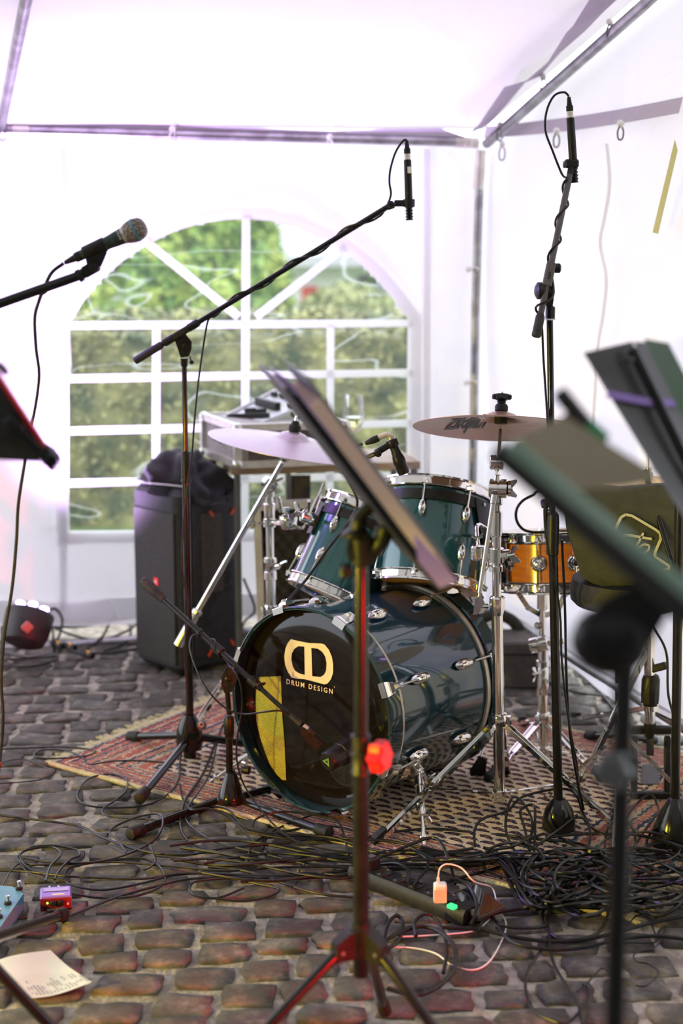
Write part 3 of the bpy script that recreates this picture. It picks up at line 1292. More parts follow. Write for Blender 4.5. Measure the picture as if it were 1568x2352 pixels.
R0 = V((-.90, 4.62, 0))
RU, RV_ = V((.821, -.571, 0)), V((.571, .821, 0))
rug = thing('rug', 'worn red and cream persian rug with paisley field under the drums', 'rug', R0)
rb = MB()
rb.uv = []
NU, NV = 96, 60
for j in range(NV + 1):
    for i in range(NU + 1):
        u, v = 1.91 * i / NU, 1.2 * j / NV
        rb.v.append(R0 + RU * u + RV_ * v + UP * (.0075 + .003 * mnoise.noise(V((u * 5, v * 5, 0)))) + (RV_ * .012 * mnoise.noise(V((u * 4, 0, 7))) if j == 0 else V((0, 0, 0))))
        rb.uv.append((u, v))
for j in range(NV):
    for i in range(NU):
        a = j * (NU + 1) + i
        rb.f.append((a, a + 1, a + NU + 2, a + NU + 1))
rb.build('pile', rugmat(), rug, fix=False)
sb = MB()
for v0 in (0, 1.2):
    sb.tube([R0 + RU * (1.91 * i / 30) + RV_ * (v0 + (.012 * mnoise.noise(V((1.91 * i / 30 * 4, 0, 7))) if v0 == 0 else 0)) + UP * .004 for i in range(31)], .008, 6)
M['selv'] = mat('wool_selvedge', (.62, .54, .34), .95, 0, (.5, .42, .25), 60, bump=.8, bs=200)
tag(sb.build('selvedge', 'selv', rug), 'cream selvedge')
fg = MB()
rn = random.Random(4)
for u0, sg in ((0, -1), (1.91, 1)):
    fg.hull([R0 + RU * (u0 + sg * a) + RV_ * v + UP * z for a in (0, .022) for v in (0, 1.2) for z in (.001, .006)])
    for k in range(170):
        v = rn.uniform(0, 1.2)
        a = R0 + RU * u0 + RV_ * v + UP * .005
        b = a + RU * sg * rn.uniform(.03, .065) + RV_ * rn.uniform(-.015, .015) - UP * rn.uniform(.002, .007)
        fg.bar(a, b, .006, .003, UP)
tag(tag(fg.build('fringe', 'selv', rug), 'cream knotted fringe'), kind='stuff')

# ------------------------------------------------------------------ bass drum
TH = radians(40)
TL = radians(1.2)
BA = V((sin(TH) * cos(TL), cos(TH) * cos(TL), -sin(TL)))   # from the front head backwards
BU = V((cos(TH), -sin(TH), 0))                              # image right on the front head
BV = BA.cross(BU) * -1
if BV.z < 0:
    BV = -BV
BC = V((-.08, 4.2, .312))


def onh(px, py, off=.0):
    """pixel to the front head plane"""
    return RP(px, py, BC + BA * (.012 - off), BA)


bd = thing('bass_drum', 'deep teal lacquered bass drum with black front head and yellow logo', 'drum', (BC.x, BC.y, 0))
m_ = MB()
m_.lathe(BC, BA, [(.276, .035), (.276, .47), (.268, .47), (.268, .035)], 72, True)
m_.build('shell', 'tealdark', bd)
for t0, t1 in ((-.022, .036), (.462, .52)):
    m_ = MB()
    m_.lathe(BC, BA, [(.286, t0 + .004), (.290, t0), (.294, t0 + .004), (.294, t1 - .004), (.291, t1), (.283, t1), (.283, t0 + .004)], 80, True)
    m_.build('hoop', 'hoopteal', bd)
for t0 in (.044, .452):
    m_ = MB()
    m_.lathe(BC, BA, [(.277, t0 - .008), (.284, t0 - .008), (.286, t0), (.284, t0 + .008), (.277, t0 + .008)], 80, True)
    m_.build('flesh_ring', 'ring', bd)
m_ = MB()
m_.lathe(BC, BA, [(0.0005, .012), (.20, .012), (.268, .013), (.284, .022)], 80)
hd = m_.build('front_head', 'head_black', bd)
m_ = MB()
m_.lathe(BC, BA, [(0.0005, .49), (.284, .485)], 60)
m_.build('batter_head', 'whitehead', bd)
# port hole ring
pc = onh(792, 1758, .0)
m_ = MB()
m_.lathe(pc - BA * .002, BA, [(.052, 0), (.060, 0), (.062, .003), (.052, .004)], 40, True)
m_.build('port_ring', 'blkp', hd)
m_ = MB()
m_.lathe(pc - BA * .0006, BA, [(.0005, 0), (.054, 0)], 40)
m_.build('port_hole', 'ink', hd)
# logo, traced on the head
lo_out = [(668, 1468), (688, 1473), (710, 1477), (738, 1478), (745, 1480), (755, 1492), (762, 1508), (765, 1525), (765, 1545), (760, 1560), (752, 1570), (745, 1572), (720, 1565), (700, 1560), (678, 1558), (670, 1556), (661, 1543), (655, 1527), (653, 1508), (656, 1488), (661, 1477)]
lo_a = [(699, 1485), (685, 1484), (676, 1490), (670, 1501), (669, 1514), (672, 1530), (678, 1541), (688, 1547), (700, 1550)]
lo_b = [(715, 1488), (730, 1490), (740, 1497), (747, 1508), (750, 1523), (749, 1540), (744, 1550), (736, 1555), (717, 1553)]


def smooth_loop(l, k=4):
    return l


m_ = MB()
m_.poly([[onh(*q, .0015) for q in lo_out], [onh(*q, .0015) for q in lo_a], [onh(*q, .0015) for q in lo_b]], BA * -.0006)
tag(m_.build('logo', 'gold', hd), 'yellow double D logo')
ta, tb = onh(655, 1565, .002), onh(767, 1590, .002)
text('DRUM DESIGN', .0200, (ta + tb) / 2, tb - ta, BA.cross(tb - ta) if BA.cross(tb - ta).z > 0 else -BA.cross(tb - ta), 'gold', 'lettering', hd, bold=.0002, space=1.42)
text('R', .006, onh(768, 1578, .002), tb - ta, BV, 'gold', 'trademark_sign', hd)
# yellow tape sheet
m_ = MB()
tp = [(596, 1555), (645, 1553), (648, 1640), (653, 1700), (657, 1792), (648, 1791), (635, 1778), (620, 1755), (610, 1730), (598, 1695), (590, 1660), (587, 1625), (588, 1590)]
m_.poly([[onh(*q, .0015) for q in tp]], BA * -.0008)
tag(m_.build('tape', 'tape', hd), 'torn yellow tape sheet')
# claws, rods and lugs
for front in (1, 0):
    for k in range(8):
        a = radians(22.5 + 45 * k)
        rd = BU * cos(a) + BV * sin(a)
        tn = BU * -sin(a) + BV * cos(a)
        s = 1 if front else -1
        T = (lambda t: t) if front else (lambda t: .498 - t)
        cl = MB()
        cl.hull([BC + rd * r + BA * T(t) + tn * w for (r, t, w) in
                 ((.297, -.026, .021), (.297, -.026, -.021), (.280, -.028, .02), (.280, -.028, -.02), (.301, -.018, .02), (.301, -.018, -.02), (.299, .012, .014), (.299, .012, -.014), (.285, -.026, .02), (.285, -.026, -.02))])
        cl.hull([BC + rd * r + BA * T(t) + tn * w for (r, t, w) in
                 ((.297, -.006, .017), (.297, -.006, -.017), (.308, .0, .012), (.308, .0, -.012), (.316, .018, .006), (.316, .018, -.006), (.306, .045, .006), (.306, .045, -.006), (.300, .04, .008), (.300, .04, -.008))])
        c1 = cl.build('claw_hook', 'chrome', bd)
        rdm = MB()
        rdm.cyl(BC + rd * .309 + BA * T(.005), BC + rd * .300 + BA * T(.11), .0032, n=8)
        rdm.cyl(BC + rd * .312 + BA * T(.002), BC + rd * .311 + BA * T(.016), .006, n=4)
        rdm.build('tension_rod', 'satin', c1)
        lg = MB()
        prof = [(0, .002), (.008, .010), (.025, .0145), (.045, .0155), (.065, .013), (.078, .007), (.082, .001)]
        N = 12
        k0 = len(lg.v)
        for t_, r_ in prof:
            for j in range(N):
                b_ = 2 * pi * j / N
                lg.v.append(BC + rd * (.279 + max(0, sin(b_)) * r_ * 1.35 + .004) + tn * cos(b_) * r_ + BA * T(.105 + t_))
        lg.f += [(k0 + i * N + j, k0 + i * N + (j + 1) % N, k0 + (i + 1) * N + (j + 1) % N, k0 + (i + 1) * N + j) for i in range(len(prof) - 1) for j in range(N)]
        lg.build('lug', 'chrome', bd, ang=60)
# air vent badge
m_ = MB()
a = radians(82)
rd = BU * cos(a) + BV * sin(a)
m_.lathe(BC + rd * .275 + BA * .16, rd, [(.0005, .004), (.008, .004), (.017, .003), (.018, .0)], 20)
m_.build('vent_badge', 'chrome', bd)
# spurs
for sgn, lab in ((1, None), (-1, None)):
    a = radians(-32) if sgn > 0 else radians(212)
    rd = BU * cos(a) + BV * sin(a)
    tn = BU * -sin(a) + BV * cos(a)
    if sgn > 0:
        tn = -tn
    bp = BC + rd * .278 + BA * .15
    s_ = MB()
    s_.hull([bp + BA * x + tn * y + rd * z for (x, y, z) in ((-.018, -.045, 0), (.018, -.045, 0), (.026, 0, 0), (-.026, 0, 0), (.016, .05, 0), (-.016, .05, 0), (-.012, -.035, .012), (.012, -.035, .012), (.02, 0, .016), (-.02, 0, .016), (.011, .04, .012), (-.011, .04, .012))])
    jp = bp + rd * .030
    s_.cyl(bp, jp + rd * .006, .020, n=20)
    s_.ball(jp, .017, 12)
    sp = s_.build('spur_bracket', 'chrome', bd)
    foot = G(975, 1948, .0) if sgn > 0 else G(478, 1800, .0)
    mid = jp + (foot - jp) * .55
    l_ = MB()
    l_.cyl(jp, jp + (foot - jp) * .18, .0135)
    l_.cyl(jp, mid, .0095)
    l_.cyl(mid - (foot - jp) * .05, mid + (foot - jp) * .03, .0125)
    l_.cyl(mid, foot, .0055)
    l_.lathe(jp + (foot - jp) * .86, foot - jp, [(.003, 0), (.015, .002), (.015, .007), (.003, .009)], 16)
    l_.build('spur_leg', 'chrome', sp)
    w_ = MB()
    wing(w_, jp + rd * .010 + BA * .004, rd + BA * .5, UP, .036)
    w_.build('wing_nut', 'chrome', sp)
    w_ = MB()
    wing(w_, mid + BU * .008, BU, UP, .030)
    w_.build('wing_nut', 'chrome', sp)


# ------------------------------------------------------------------ toms and snare
def hoop(c, ax, R, up=1):
    """flanged chrome hoop; up=+1 means the playing edge points along ax"""
    m = MB()
    s = up
    m.lathe(c, ax, [(R + .001, -.004 * s), (R + .012, -.006 * s), (R + .013, -.003 * s), (R + .006, .0), (R + .006, .018 * s), (R + .010, .021 * s), (R + .011, .026 * s), (R + .006, .027 * s), (R + .003, .023 * s), (R + .002, .0)], 64, True)
    return m


def lug_set(root, C, ax, R, H, n, ph, mt='chrome', mid=False, hooplen=.02):
    u, w, ax = basis(ax)
    ref = (V((0, -1, 0)) - ax * V((0, -1, 0)).dot(ax)).normalized()
    sd = ax.cross(ref)
    for k in range(n):
        a = 2 * pi * (k + ph) / n
        rd = ref * cos(a) + sd * sin(a)
        tn = ax.cross(rd)
        for top in (1, 0):
            base = C + ax * (H if top else 0)
            s = -1 if top else 1
            e = MB()
            e.hull([base + rd * r + ax * s * t + tn * w_ for (r, t, w_) in ((R + .004, -.006, .012), (R + .004, -.006, -.012), (R + .020, -.004, .007), (R + .020, -.004, -.007), (R + .020, .003, .006), (R + .020, .003, -.006), (R + .004, .006, .012), (R + .004, .006, -.012))])
            e.cyl(base + rd * (R + .014) - ax * s * .012, base + rd * (R + .014) - ax * s * .002, .0055, n=4)
            e.cyl(base + rd * (R + .014), base + rd * (R + .010) + ax * s * (.05 if not mid else H * .40), .0028, n=8)
            ear = e.build('tension_rod', mt, root)
            if not mid:
                l = MB()
                prof = [(0, .002), (.006, .008), (.018, .0115), (.032, .012), (.045, .009), (.054, .004), (.057, .0008)]
                N = 12
                for t_, r_ in prof:
                    for j in range(N):
                        b_ = 2 * pi * j / N
                        l.v.append(base + rd * (R + .001 + max(0, sin(b_)) * r_ * 1.5) + tn * cos(b_) * r_ + ax * s * (.045 + t_))
                l.f += [(i * N + j, i * N + (j + 1) % N, (i + 1) * N + (j + 1) % N, (i + 1) * N + j) for i in range(len(prof) - 1) for j in range(N)]
                l.build('lug', mt, root, ang=60)
        if mid:
            c = C + ax * H / 2 + rd * R
            l = MB()
            l.lathe(c, rd, [(.024, 0), (.024, .004), (.020, .006), (.019, .004), (.014, .004), (.013, .009), (.009, .010), (.009, .014), (.0005, .015)], 28)
            l.build('lug', mt, root)


def shell(C, ax, R, H, m, root):
    b = MB()
    b.lathe(C, ax, [(R, .008), (R, H - .008), (R - .006, H - .008), (R - .006, .008)], 64, True)
    return b.build('shell', m, root)


def head(C, ax, R, m, root, name):
    b = MB()
    b.lathe(C, ax, [(.0005, 0), (R - .006, 0), (R + .001, -.002)], 56)
    return b.build(name, m, root)


T2 = W(977, 1338, 4.55)
A2 = V((.13, .40, .91)).normalized()
R2, H2 = .166, .262
t2 = thing('tom_drum', 'larger teal tom in front of the chrome stand, amber lower head showing', 'drum', T2, 'rack toms')
shell(T2, A2, R2, H2, 'teal', t2)
hoop(T2 - A2 * .0, A2, R2, -1).build('hoop', 'chrome', t2)
hoop(T2 + A2 * H2, A2, R2, 1).build('hoop', 'chrome', t2)
h2 = head(T2 - A2 * .008, A2, R2, 'amber', t2, 'resonant_head')
head(T2 + A2 * (H2 + .010), A2, R2, 'whitehead', t2, 'batter_head')
lug_set(t2, T2, A2, R2, H2, 8, .62)
pl = RP(922, 1335, T2 - A2 * .0085, A2)
b = MB()
ux = (V((1, 0, 0)) - A2 * A2.x).normalized()
uy = A2.cross(ux)
b.box(pl, ux * .019, uy * .016, A2 * .0006)
b.build('badge', 'paper', h2)
text('CD', .016, pl - A2 * .0012, ux, -uy, 'ink', 'badge_mark', h2)
# dark suspension band with curved bracket on the right
b = MB()
b.lathe(T2 + A2 * (H2 - .048), A2, [(R2 + .006, 0), (R2 + .009, 0), (R2 + .009, .030), (R2 + .006, .030)], 64, True)
band = b.build('suspension_band', 'blkp', t2)
ref = (V((.95, -.32, 0)) - A2 * V((.95, -.32, 0)).dot(A2)).normalized()
b = MB()
sdv = A2.cross(ref)
k = 0
NA, NH = 14, 12
for i in range(NA + 1):
    for j in range(NH + 1):
        aa = radians(-34 + 60 * i / NA)
        hh = j / NH
        narrow = 1 - .62 * hh ** 1.5
        aa = aa * narrow + radians(6) * hh
        b.v.append(T2 + (ref * cos(aa) + sdv * sin(aa)) * (R2 + .012) + A2 * (H2 - .018 - hh * .165))
for i in range(NA):
    for j in range(NH):
        a = i * (NH + 1) + j
        b.f.append((a, a + 1, a + NH + 2, a + NH + 1))
b.build('bracket_plate', 'blkp', t2)
kc = T2 + ref * (R2 + .013) + A2 * (H2 - .115)
b = MB()
b.lathe(kc, ref, [(.034, 0), (.034, .006), (.026, .010), (.026, .022), (.022, .024), (.022, .034), (.015, .037), (.0005, .038)], 28)
b.build('mount_knob', 'chrome', t2)
for dx in (-.03, .03):
    b = MB()
    b.lathe(T2 + (ref * cos(dx * 9 - .1) + sdv * sin(dx * 9 - .1)) * (R2 + .012) + A2 * (H2 - .030), ref, [(.006, 0), (.005, .004), (.0005, .005)], 10)
    b.build('screw', 'chrome', t2)

T1 = W(763, 1358, 4.60)
A1 = V((.40, .30, .86)).normalized()
R1, H1 = .132, .248
t1 = thing('tom_drum', 'smaller teal tom leaning beside the foam lined case', 'drum', T1, 'rack toms')
shell(T1, A1, R1, H1, 'teal', t1)
hoop(T1, A1, R1, -1).build('hoop', 'chrome', t1)
hoop(T1 + A1 * H1, A1, R1, 1).build('hoop', 'chrome', t1)
head(T1 - A1 * .008, A1, R1, 'amber', t1, 'resonant_head')
head(T1 + A1 * (H1 + .010), A1, R1, 'whitehead', t1, 'batter_head')
lug_set(t1, T1, A1, R1, H1, 6, .35)
b = MB()
b.lathe(T1 + A1 * (H1 - .046), A1, [(R1 + .005, 0), (R1 + .008, 0), (R1 + .008, .028), (R1 + .005, .028)], 64, True)
b.build('suspension_band', 'blkp', t1)
lf = (V((-.93, -.30, 0)) - A1 * V((-.93, -.30, 0)).dot(A1)).normalized()
b = MB()
pA = T1 + lf * (R1 + .008) + A1 * (H1 - .03)
pB = T1 + lf * (R1 + .008) + A1 * (H1 - .12)
b.bar(pA, pB, .045, .004, A1.cross(lf), .0)
b.build('bracket_plate', 'blkp', t1)
b = MB()
mc = (pA * .45 + pB * .55) + lf * .022
b.lathe(mc - lf * .02, lf, [(.017, 0), (.020, .006), (.020, .02), (.017, .022), (.020, .024), (.020, .040), (.015, .044), (.0005, .046)], 22)
b.bar(mc - A1 * .01, mc + A1 * .115, .010, .010, None, .003)
b.build('mount_clamp', 'chrome', t1)
b = MB()
wing(b, mc + lf * .024, lf, A1, .038)
b.build('wing_bolt', 'chrome', t1)

S0 = W(1277, 1335, 4.62)
AS = V((-.03, .155, .985)).normalized()
RS, HS = .168, .128
sn = thing('snare_drum', 'orange maple snare drum with chrome hoops and round lugs', 'drum', S0)
ssh = shell(S0, AS, RS, HS, 'maple', sn)
hoop(S0, AS, RS, -1).build('hoop', 'chrome', sn)
hoop(S0 + AS * HS, AS, RS, 1).build('hoop', 'chrome', sn)
head(S0 - AS * .006, AS, RS, 'whitehead', sn, 'resonant_head')
head(S0 + AS * (HS + .008), AS, RS, 'whitehead', sn, 'batter_head')
lug_set(sn, S0, AS, RS, HS, 10, .32, mid=True)
bc_ = S0 + AS * HS * .48
q = RP(1348, 1281, bc_ + V((.06, -.155, 0)), V((.35, -.93, 0)).normalized())
nr = ((q - bc_) - AS * (q - bc_).dot(AS)).normalized()
q = bc_ + nr * (RS + .0005)
b = MB()
b.lathe(q, nr, [(.021, 0), (.021, .0015), (.019, .003), (.0005, .003)], 28)
bg = b.build('badge', 'blkp', sn)
text('dw', .021, q + nr * .0036 + AS * .003, AS.cross(nr), AS, 'satin', 'badge_mark', bg, bold=.0006)
text('DRUMS', .005, q + nr * .0036 - AS * .011, AS.cross(nr), AS, 'satin', 'badge_mark', bg)
b = MB()
q = RP(1161, 1258, bc_ + V((-.1, -.14, 0)), V((-.6, -.8, 0)).normalized())
nr = ((q - bc_) - AS * (q - bc_).dot(AS)).normalized()
b.box(bc_ + nr * (RS + .001), AS.cross(nr) * .006, AS * .018, nr * .001)
b.build('tape_strip', 'cream', sn)


# ------------------------------------------------------------------ cymbals
def cymbal(name, label, C, nrm, R, m, bell=.055, drop=.018):
    t = thing(name, label, 'cymbal', C)
    prof = [(.006, .030), (.020, .0285), (bell * .7, .022), (bell, .008)]
    for k in range(1, 9):
        r = bell + (R - bell) * k / 8
        prof.append((r, .008 - (drop + .008) * (k / 8) ** 1.3))
    under = [(r, z - .0016) for r, z in prof][::-1]
    b = MB()
    b.lathe(C, nrm, prof + under, 72, True)
    b.build('plate', m, t, ang=50)
    return t


def cymat(name, a, c, rough, metal, rings=260):
    m = mat(name, a, rough, metal)
    t = m.node_tree
    b = t.nodes['Principled BSDF']
    tc = t.nodes.new('ShaderNodeTexCoord')
    ln = t.nodes.new('ShaderNodeVectorMath')
    ln.operation = 'LENGTH'
    L = t.links.new
    L(tc.outputs['Object'], ln.inputs[0])
    n = t.nodes.new('ShaderNodeTexNoise')
    n.noise_dimensions = '1D'
    n.inputs['Scale'].default_value = rings
    n.inputs['Detail'].default_value = 3
    L(ln.outputs['Value'], n.inputs['W'])
    u = t.nodes.new('ShaderNodeBump')
    u.inputs['Strength'].default_value = .35
    u.inputs['Distance'].default_value = .004
    n2 = t.nodes.new('ShaderNodeTexNoise')
    n2.inputs['Scale'].default_value = 35
    L(tc.outputs['Object'], n2.inputs['Vector'])
    ad = t.nodes.new('ShaderNodeMath')
    ad.operation = 'ADD'
    L(n.outputs[0], ad.inputs[0])
    L(n2.outputs[0], ad.inputs[1])
    L(ad.outputs[0], u.inputs['Height'])
    L(u.outputs[0], b.inputs['Normal'])
    r = t.nodes.new('ShaderNodeValToRGB')
    r.color_ramp.elements[0].color = (*a, 1)
    r.color_ramp.elements[1].color = (*c, 1)
    L(n.outputs[0], r.inputs[0])
    L(r.outputs[0], b.inputs['Base Color'])
    return m


M['cymb'] = cymat('bronze_dark', (.34, .20, .14), (.46, .29, .21), .33, .75)
M['cymbs'] = cymat('bronze_pale', (.38, .32, .36), (.54, .46, .50), .42, .7)
M['cymbg'] = cymat('bronze_gold', (.6, .42, .17), (.72, .54, .25), .3, .85)
CR = W(1150, 970, 4.30)
NRM = V((.045, .268, .962)).normalized()
cyr = cymbal('crash_cymbal', 'bronze cymbal seen from below on the right chrome stand, black script on it', CR, NRM, .243, 'cymb')
X_ = (V((1, 0, 0)) - NRM * NRM.x).normalized()
Y_ = NRM.cross(X_)
qc = RP(1073, 974, CR - NRM * .012, NRM)
dr = (qc - CR).normalized()
rr = (qc - CR).length
tx = (X_ * 1.0 + Y_ * -.05).normalized()
# flat letters laid tangent to the bow
tnrm = (NRM + dr * .10).normalized()
tx = (tx - tnrm * tx.dot(tnrm)).normalized()
zt = text('Zildjian', .060, CR, X_, -Y_, 'ink', 'script', cyr, bold=.0016, shear=.35, ext=.0)
ctr_ = RP(1070, 978, CR - NRM * .008, NRM) - CR
ca, cb2 = ctr_.dot(X_), ctr_.dot(Y_)


def under(r, bell=.055, R=.243, drop=.018):
    if r < bell:
        return .022
    return .008 - (drop + .008) * ((r - bell) / (R - bell)) ** 1.3 - .0016


for v_ in zt.data.vertices:
    a_, b_ = v_.co.dot(X_) * .62 + ca, v_.co.dot(Y_) * 3.9 + cb2
    r_ = sqrt(a_ * a_ + b_ * b_)
    if r_ > .236:
        a_, b_, r_ = a_ * .236 / r_, b_ * .236 / r_, .236
    v_.co = X_ * a_ + Y_ * b_ + NRM * (under(r_) - .0012)
CL = W(672, 1012, 4.92)
NL = V((.168, .0, .986)).normalized()
cyl_ = cymbal('crash_cymbal', 'pale hammered cymbal tinted lilac in front of the flight case', CL, NL, .268, 'cymbs')
CH = W(1487, 1122, 4.36)
for k, (dz, up) in enumerate(((0, 1), (-.014, -1))):
    cymbal('hi_hat_cymbal', ['upper golden hi hat cymbal on the right edge stand', 'lower golden hi hat cymbal on the right edge stand'][k], CH + UP * dz, V((.02, .05, up)), .178, 'cymbg', .045, .012)['group'] = 'hi hat pair'


def topnut(t, C, n, m1='blkp', m2='chrome'):
    b = MB()
    b.lathe(C, n, [(.0225, .027), (.0235, .031), (.0225, .047), (.016, .049)], 22)
    b.build('felt', 'rubber', t)
    b = MB()
    b.lathe(C, n, [(.012, .047), (.013, .060), (.018, .062), (.018, .066), (.008, .067)], 16)
    b.build('sleeve', m1, t)


# ------------------------------------------------------------------ hardware helpers
def double_leg(top, foot, off=.011, bend=.62, root=None, name='leg', footm=True, h=.013):
    top, foot = V(top), V(foot)
    d = foot - top
    sd = d.cross(UP).normalized()
    L = MB()
    for s in (-1, 1):
        P = []
        for t, o in ((0, .7), (.06, 1.0), (.50, 1.0), (.56, .55), (.62, .95), (.90, .95), (.97, .35), (1.0, .35)):
            P.append(top + d * t + sd * s * off * o)
        u = sd
        w = d.cross(sd).normalized()
        k = len(L.v)
        for q in P:
            for (a_, c_) in ((.0013, h / 2), (-.0013, h / 2), (-.0013, -h / 2), (.0013, -h / 2)):
                L.v.append(q + u * a_ + w * c_)
        for i in range(len(P) - 1):
            for j in range(4):
                L.f.append((k + i * 4 + j, k + i * 4 + (j + 1) % 4, k + (i + 1) * 4 + (j + 1) % 4, k + (i + 1) * 4 + j))
        L.f += [(k, k + 1, k + 2, k + 3), tuple(k + (len(P) - 1) * 4 + j for j in range(4))]
    L.bar(top + d * .08 - d.cross(sd).normalized() * -.0, top + d * .5, off * 1.7, .002, sd)
    L.bar(top + d * .62, top + d * .92, off * 1.7, .002, sd)
    L.cyl(top + d * .56 - sd * .014, top + d * .56 + sd * .014, .0055, n=10)
    lg = L.build(name, 'chrome', root, ang=30)
    if footm:
        f = MB()
        dd = d.normalized()
        f.hull([foot + dd * a + sd * b_ + UP * c for (a, b_, c) in ((-.045, .010, .004), (-.045, -.010, .004), (-.045, .010, .020), (-.045, -.010, .020), (.0, .013, .006), (.0, -.013, .006), (.006, .012, .012), (.006, -.012, .012), (-.005, .012, .024), (-.005, -.012, .024))])
        f.build('rubber_foot', 'rubber', lg)
    return lg


def tripod(root, top, bot, feet, off=.011, r=.014):
    for F in feet:
        double_leg(V(top) + (V(F) - V(top)).normalized() * .02, F, off, root=root)
        mid = V(top) + (V(F) - V(top)) * .56
        b = MB()
        b.bar(V(bot), mid, .013, .003, None)
        b.cyl(mid - UP * .004, mid + UP * .004, .006, n=8)
        b.build('brace', 'chrome', root)
    b = MB()
    b.lathe(V(top) - UP * .018, UP, [(r, 0), (r + .008, .002), (r + .009, .012), (r + .009, .026), (r + .006, .034), (r, .036)], 22)
    for F in feet:
        d = V(F) - V(top)
        d.z = 0
        d.normalize()
        b.hull([V(top) + d * a + UP.cross(d) * w_ + UP * z for a in (.0, .032) for w_ in (-.009, .009) for z in (-.014, .012)])
    b.build('leg_collar', 'chrome', root)
    b = MB()
    b.lathe(V(bot) - UP * .012, UP, [(r, 0), (r + .005, .001), (r + .005, .022), (r, .024)], 20)
    for F in feet:
        d = V(F) - V(bot)
        d.z = 0
        d.normalize()
        b.hull([V(bot) + d * a + UP.cross(d) * w_ + UP * z for a in (.0, .030) for w_ in (-.007, .007) for z in (-.010, .008)])
    b.build('brace_collar', 'chrome', root)


def tilter(mb, c, ax, r=.021, L=.044):
    ax = V(ax).normalized()
    mb.lathe(V(c) - ax * L / 2, ax, [(r * .75, 0), (r, .003), (r, L * .46), (r * .8, L * .48), (r * .8, L * .52), (r, L * .54), (r, L - .003), (r * .75, L)], 24)
    return mb


# right cymbal stand
PY = 4.20
t = thing('cymbal_stand', 'chrome double braced cymbal stand to the right of the bass drum', 'stand', G(1147, 1875))
tp_, bt_ = W(1147, 1652, PY), W(1147, 1822, PY)
tripod(t, tp_, bt_, [G(857, 1942, .0), G(1432, 1914, .0), V((.50, 4.52, 0))], .012, .015)
b = MB()
b.cyl(W(1147, 1838, PY), W(1141, 1395, PY), .0158, n=24)
b.build('lower_tube', 'chrome', t)
b = MB()
b.cyl(W(1141, 1400, PY), W(1139, 1130, PY), .0125, n=24)
b.build('upper_tube', 'chrome', t)
b = MB()
b.lathe(W(1141, 1412, PY), UP, [(.0165, 0), (.019, .012), (.0215, .03), (.0215, .048), (.018, .052), (.0125, .052)], 24)
b.build('height_clamp', 'chrome', t)
b = MB()
b.lathe(W(1139, 1232, PY), UP, [(.0128, 0), (.016, .003), (.016, .068), (.0128, .072)], 22)
b.build('height_clamp', 'chrome', t)
b = MB()
wing(b, W(1120, 1392, PY), V((-1, -.2, 0)), UP, .03)
b.build('wing_bolt', 'chrome', t)
# multi clamp holding the tom
b = MB()
mc = W(1139, 1275, PY)
b.lathe(mc - UP * .020, UP, [(.014, 0), (.021, .001), (.021, .039), (.014, .04)], 22)
b.lathe(W(1098, 1268, PY + .02) - UP * .022, UP, [(.0005, 0), (.020, .001), (.022, .010), (.022, .036), (.018, .040), (.0005, .042)], 22)
b.bar(W(1139, 1275, PY), W(1098, 1272, PY + .02), .022, .026, UP, .004)
b.lathe(mc - UP * .046, UP, [(.014, 0), (.019, .001), (.019, .016), (.014, .017)], 22)
b.bar(W(1139, 1275, PY - .01), W(1172, 1270, PY), .020, .022, UP, .004)
b.build('multi_clamp', 'chrome', t)
b = MB()
wing(b, W(1166, 1276, PY - .01), V((.9, -.3, .2)), V((.5, 0, 1)), .036)
wing(b, W(1095, 1243, PY + .02), UP, V((1, 0, 0)), .024)
b.build('wing_bolt', 'chrome', t)
b = MB()
b.tube(cat_rom([W(1100, 1262, 4.24), W(1095, 1230, 4.30), W(1100, 1205, 4.36), kc + ref * .03], 4), .006, 10)
b.build('tom_arm', 'chrome', t)
b = MB()
tilter(b, W(1144, 1122, PY), V((1, -.15, 0)), .026, .050)
b.lathe(W(1144, 1122, PY) + V((.024, 0, 0)), V((1, -.1, 0)), [(.010, 0), (.022, .002), (.022, .010), (.006, .012)], 20)
b.lathe(W(1141, 1160, PY), UP, [(.0125, 0), (.016, .004), (.014, .03), (.018, .045)], 20)
b.build('lower_tilter', 'chrome', t)
b = MB()
wing(b, W(1160, 1122, PY), V((1, 0, 0)), UP, .036)
b.build('wing_bolt', 'chrome', t)
b = MB()
tilter(b, W(1141, 1062, PY + .02), V((1, -.1, 0)), .020, .040)
b.cyl(W(1141, 1095, PY + .01), W(1141, 1075, PY + .02), .008, .006)
b.lathe(W(1142, 1106, PY), UP, [(.013, 0), (.009, .018)], 14)
b.build('upper_tilter', 'chrome', t)
b = MB()
b.cyl(W(1144, 1065, PY + .02), CR - NRM * .02, .005)
b.cyl(CR - NRM * .02, CR + NRM * .085, .004)
b.build('top_rod', 'satin', t)
b = MB()
b.lathe(CR, NRM, [(.006, -.006), (.0175, -.004), (.0185, .014), (.006, .016)], 20)
b.lathe(CR, NRM, [(.006, .031), (.018, .032), (.0185, .044), (.015, .050), (.010, .052)], 20)
b.build('cymbal_felt', 'rubber', t)
b = MB()
b.lathe(CR, NRM, [(.010, .050), (.013, .058), (.011, .060), (.020, .064), (.021, .078), (.010, .079)], 8)
b.bar(CR + NRM * .071 - X_ * .027, CR + NRM * .071 + X_ * .027, .014, .016, NRM, .003)
b.build('cymbal_nut', 'blkp', t)
b = MB()
b.cyl(W(1134, 1140, 4.15), W(1101, 1362, 4.08), .0062, .0058, n=16)
b.lathe(W(1134, 1140, 4.15), W(1101, 1362, 4.08) - W(1134, 1140, 4.15), [(.008, -.004), (.008, .02), (.0062, .022)], 14)
b.cyl(W(1101, 1362, 4.08), W(1098, 1378, 4.08), .0035)
b.build('boom_tube', 'satin', t)
b = MB()
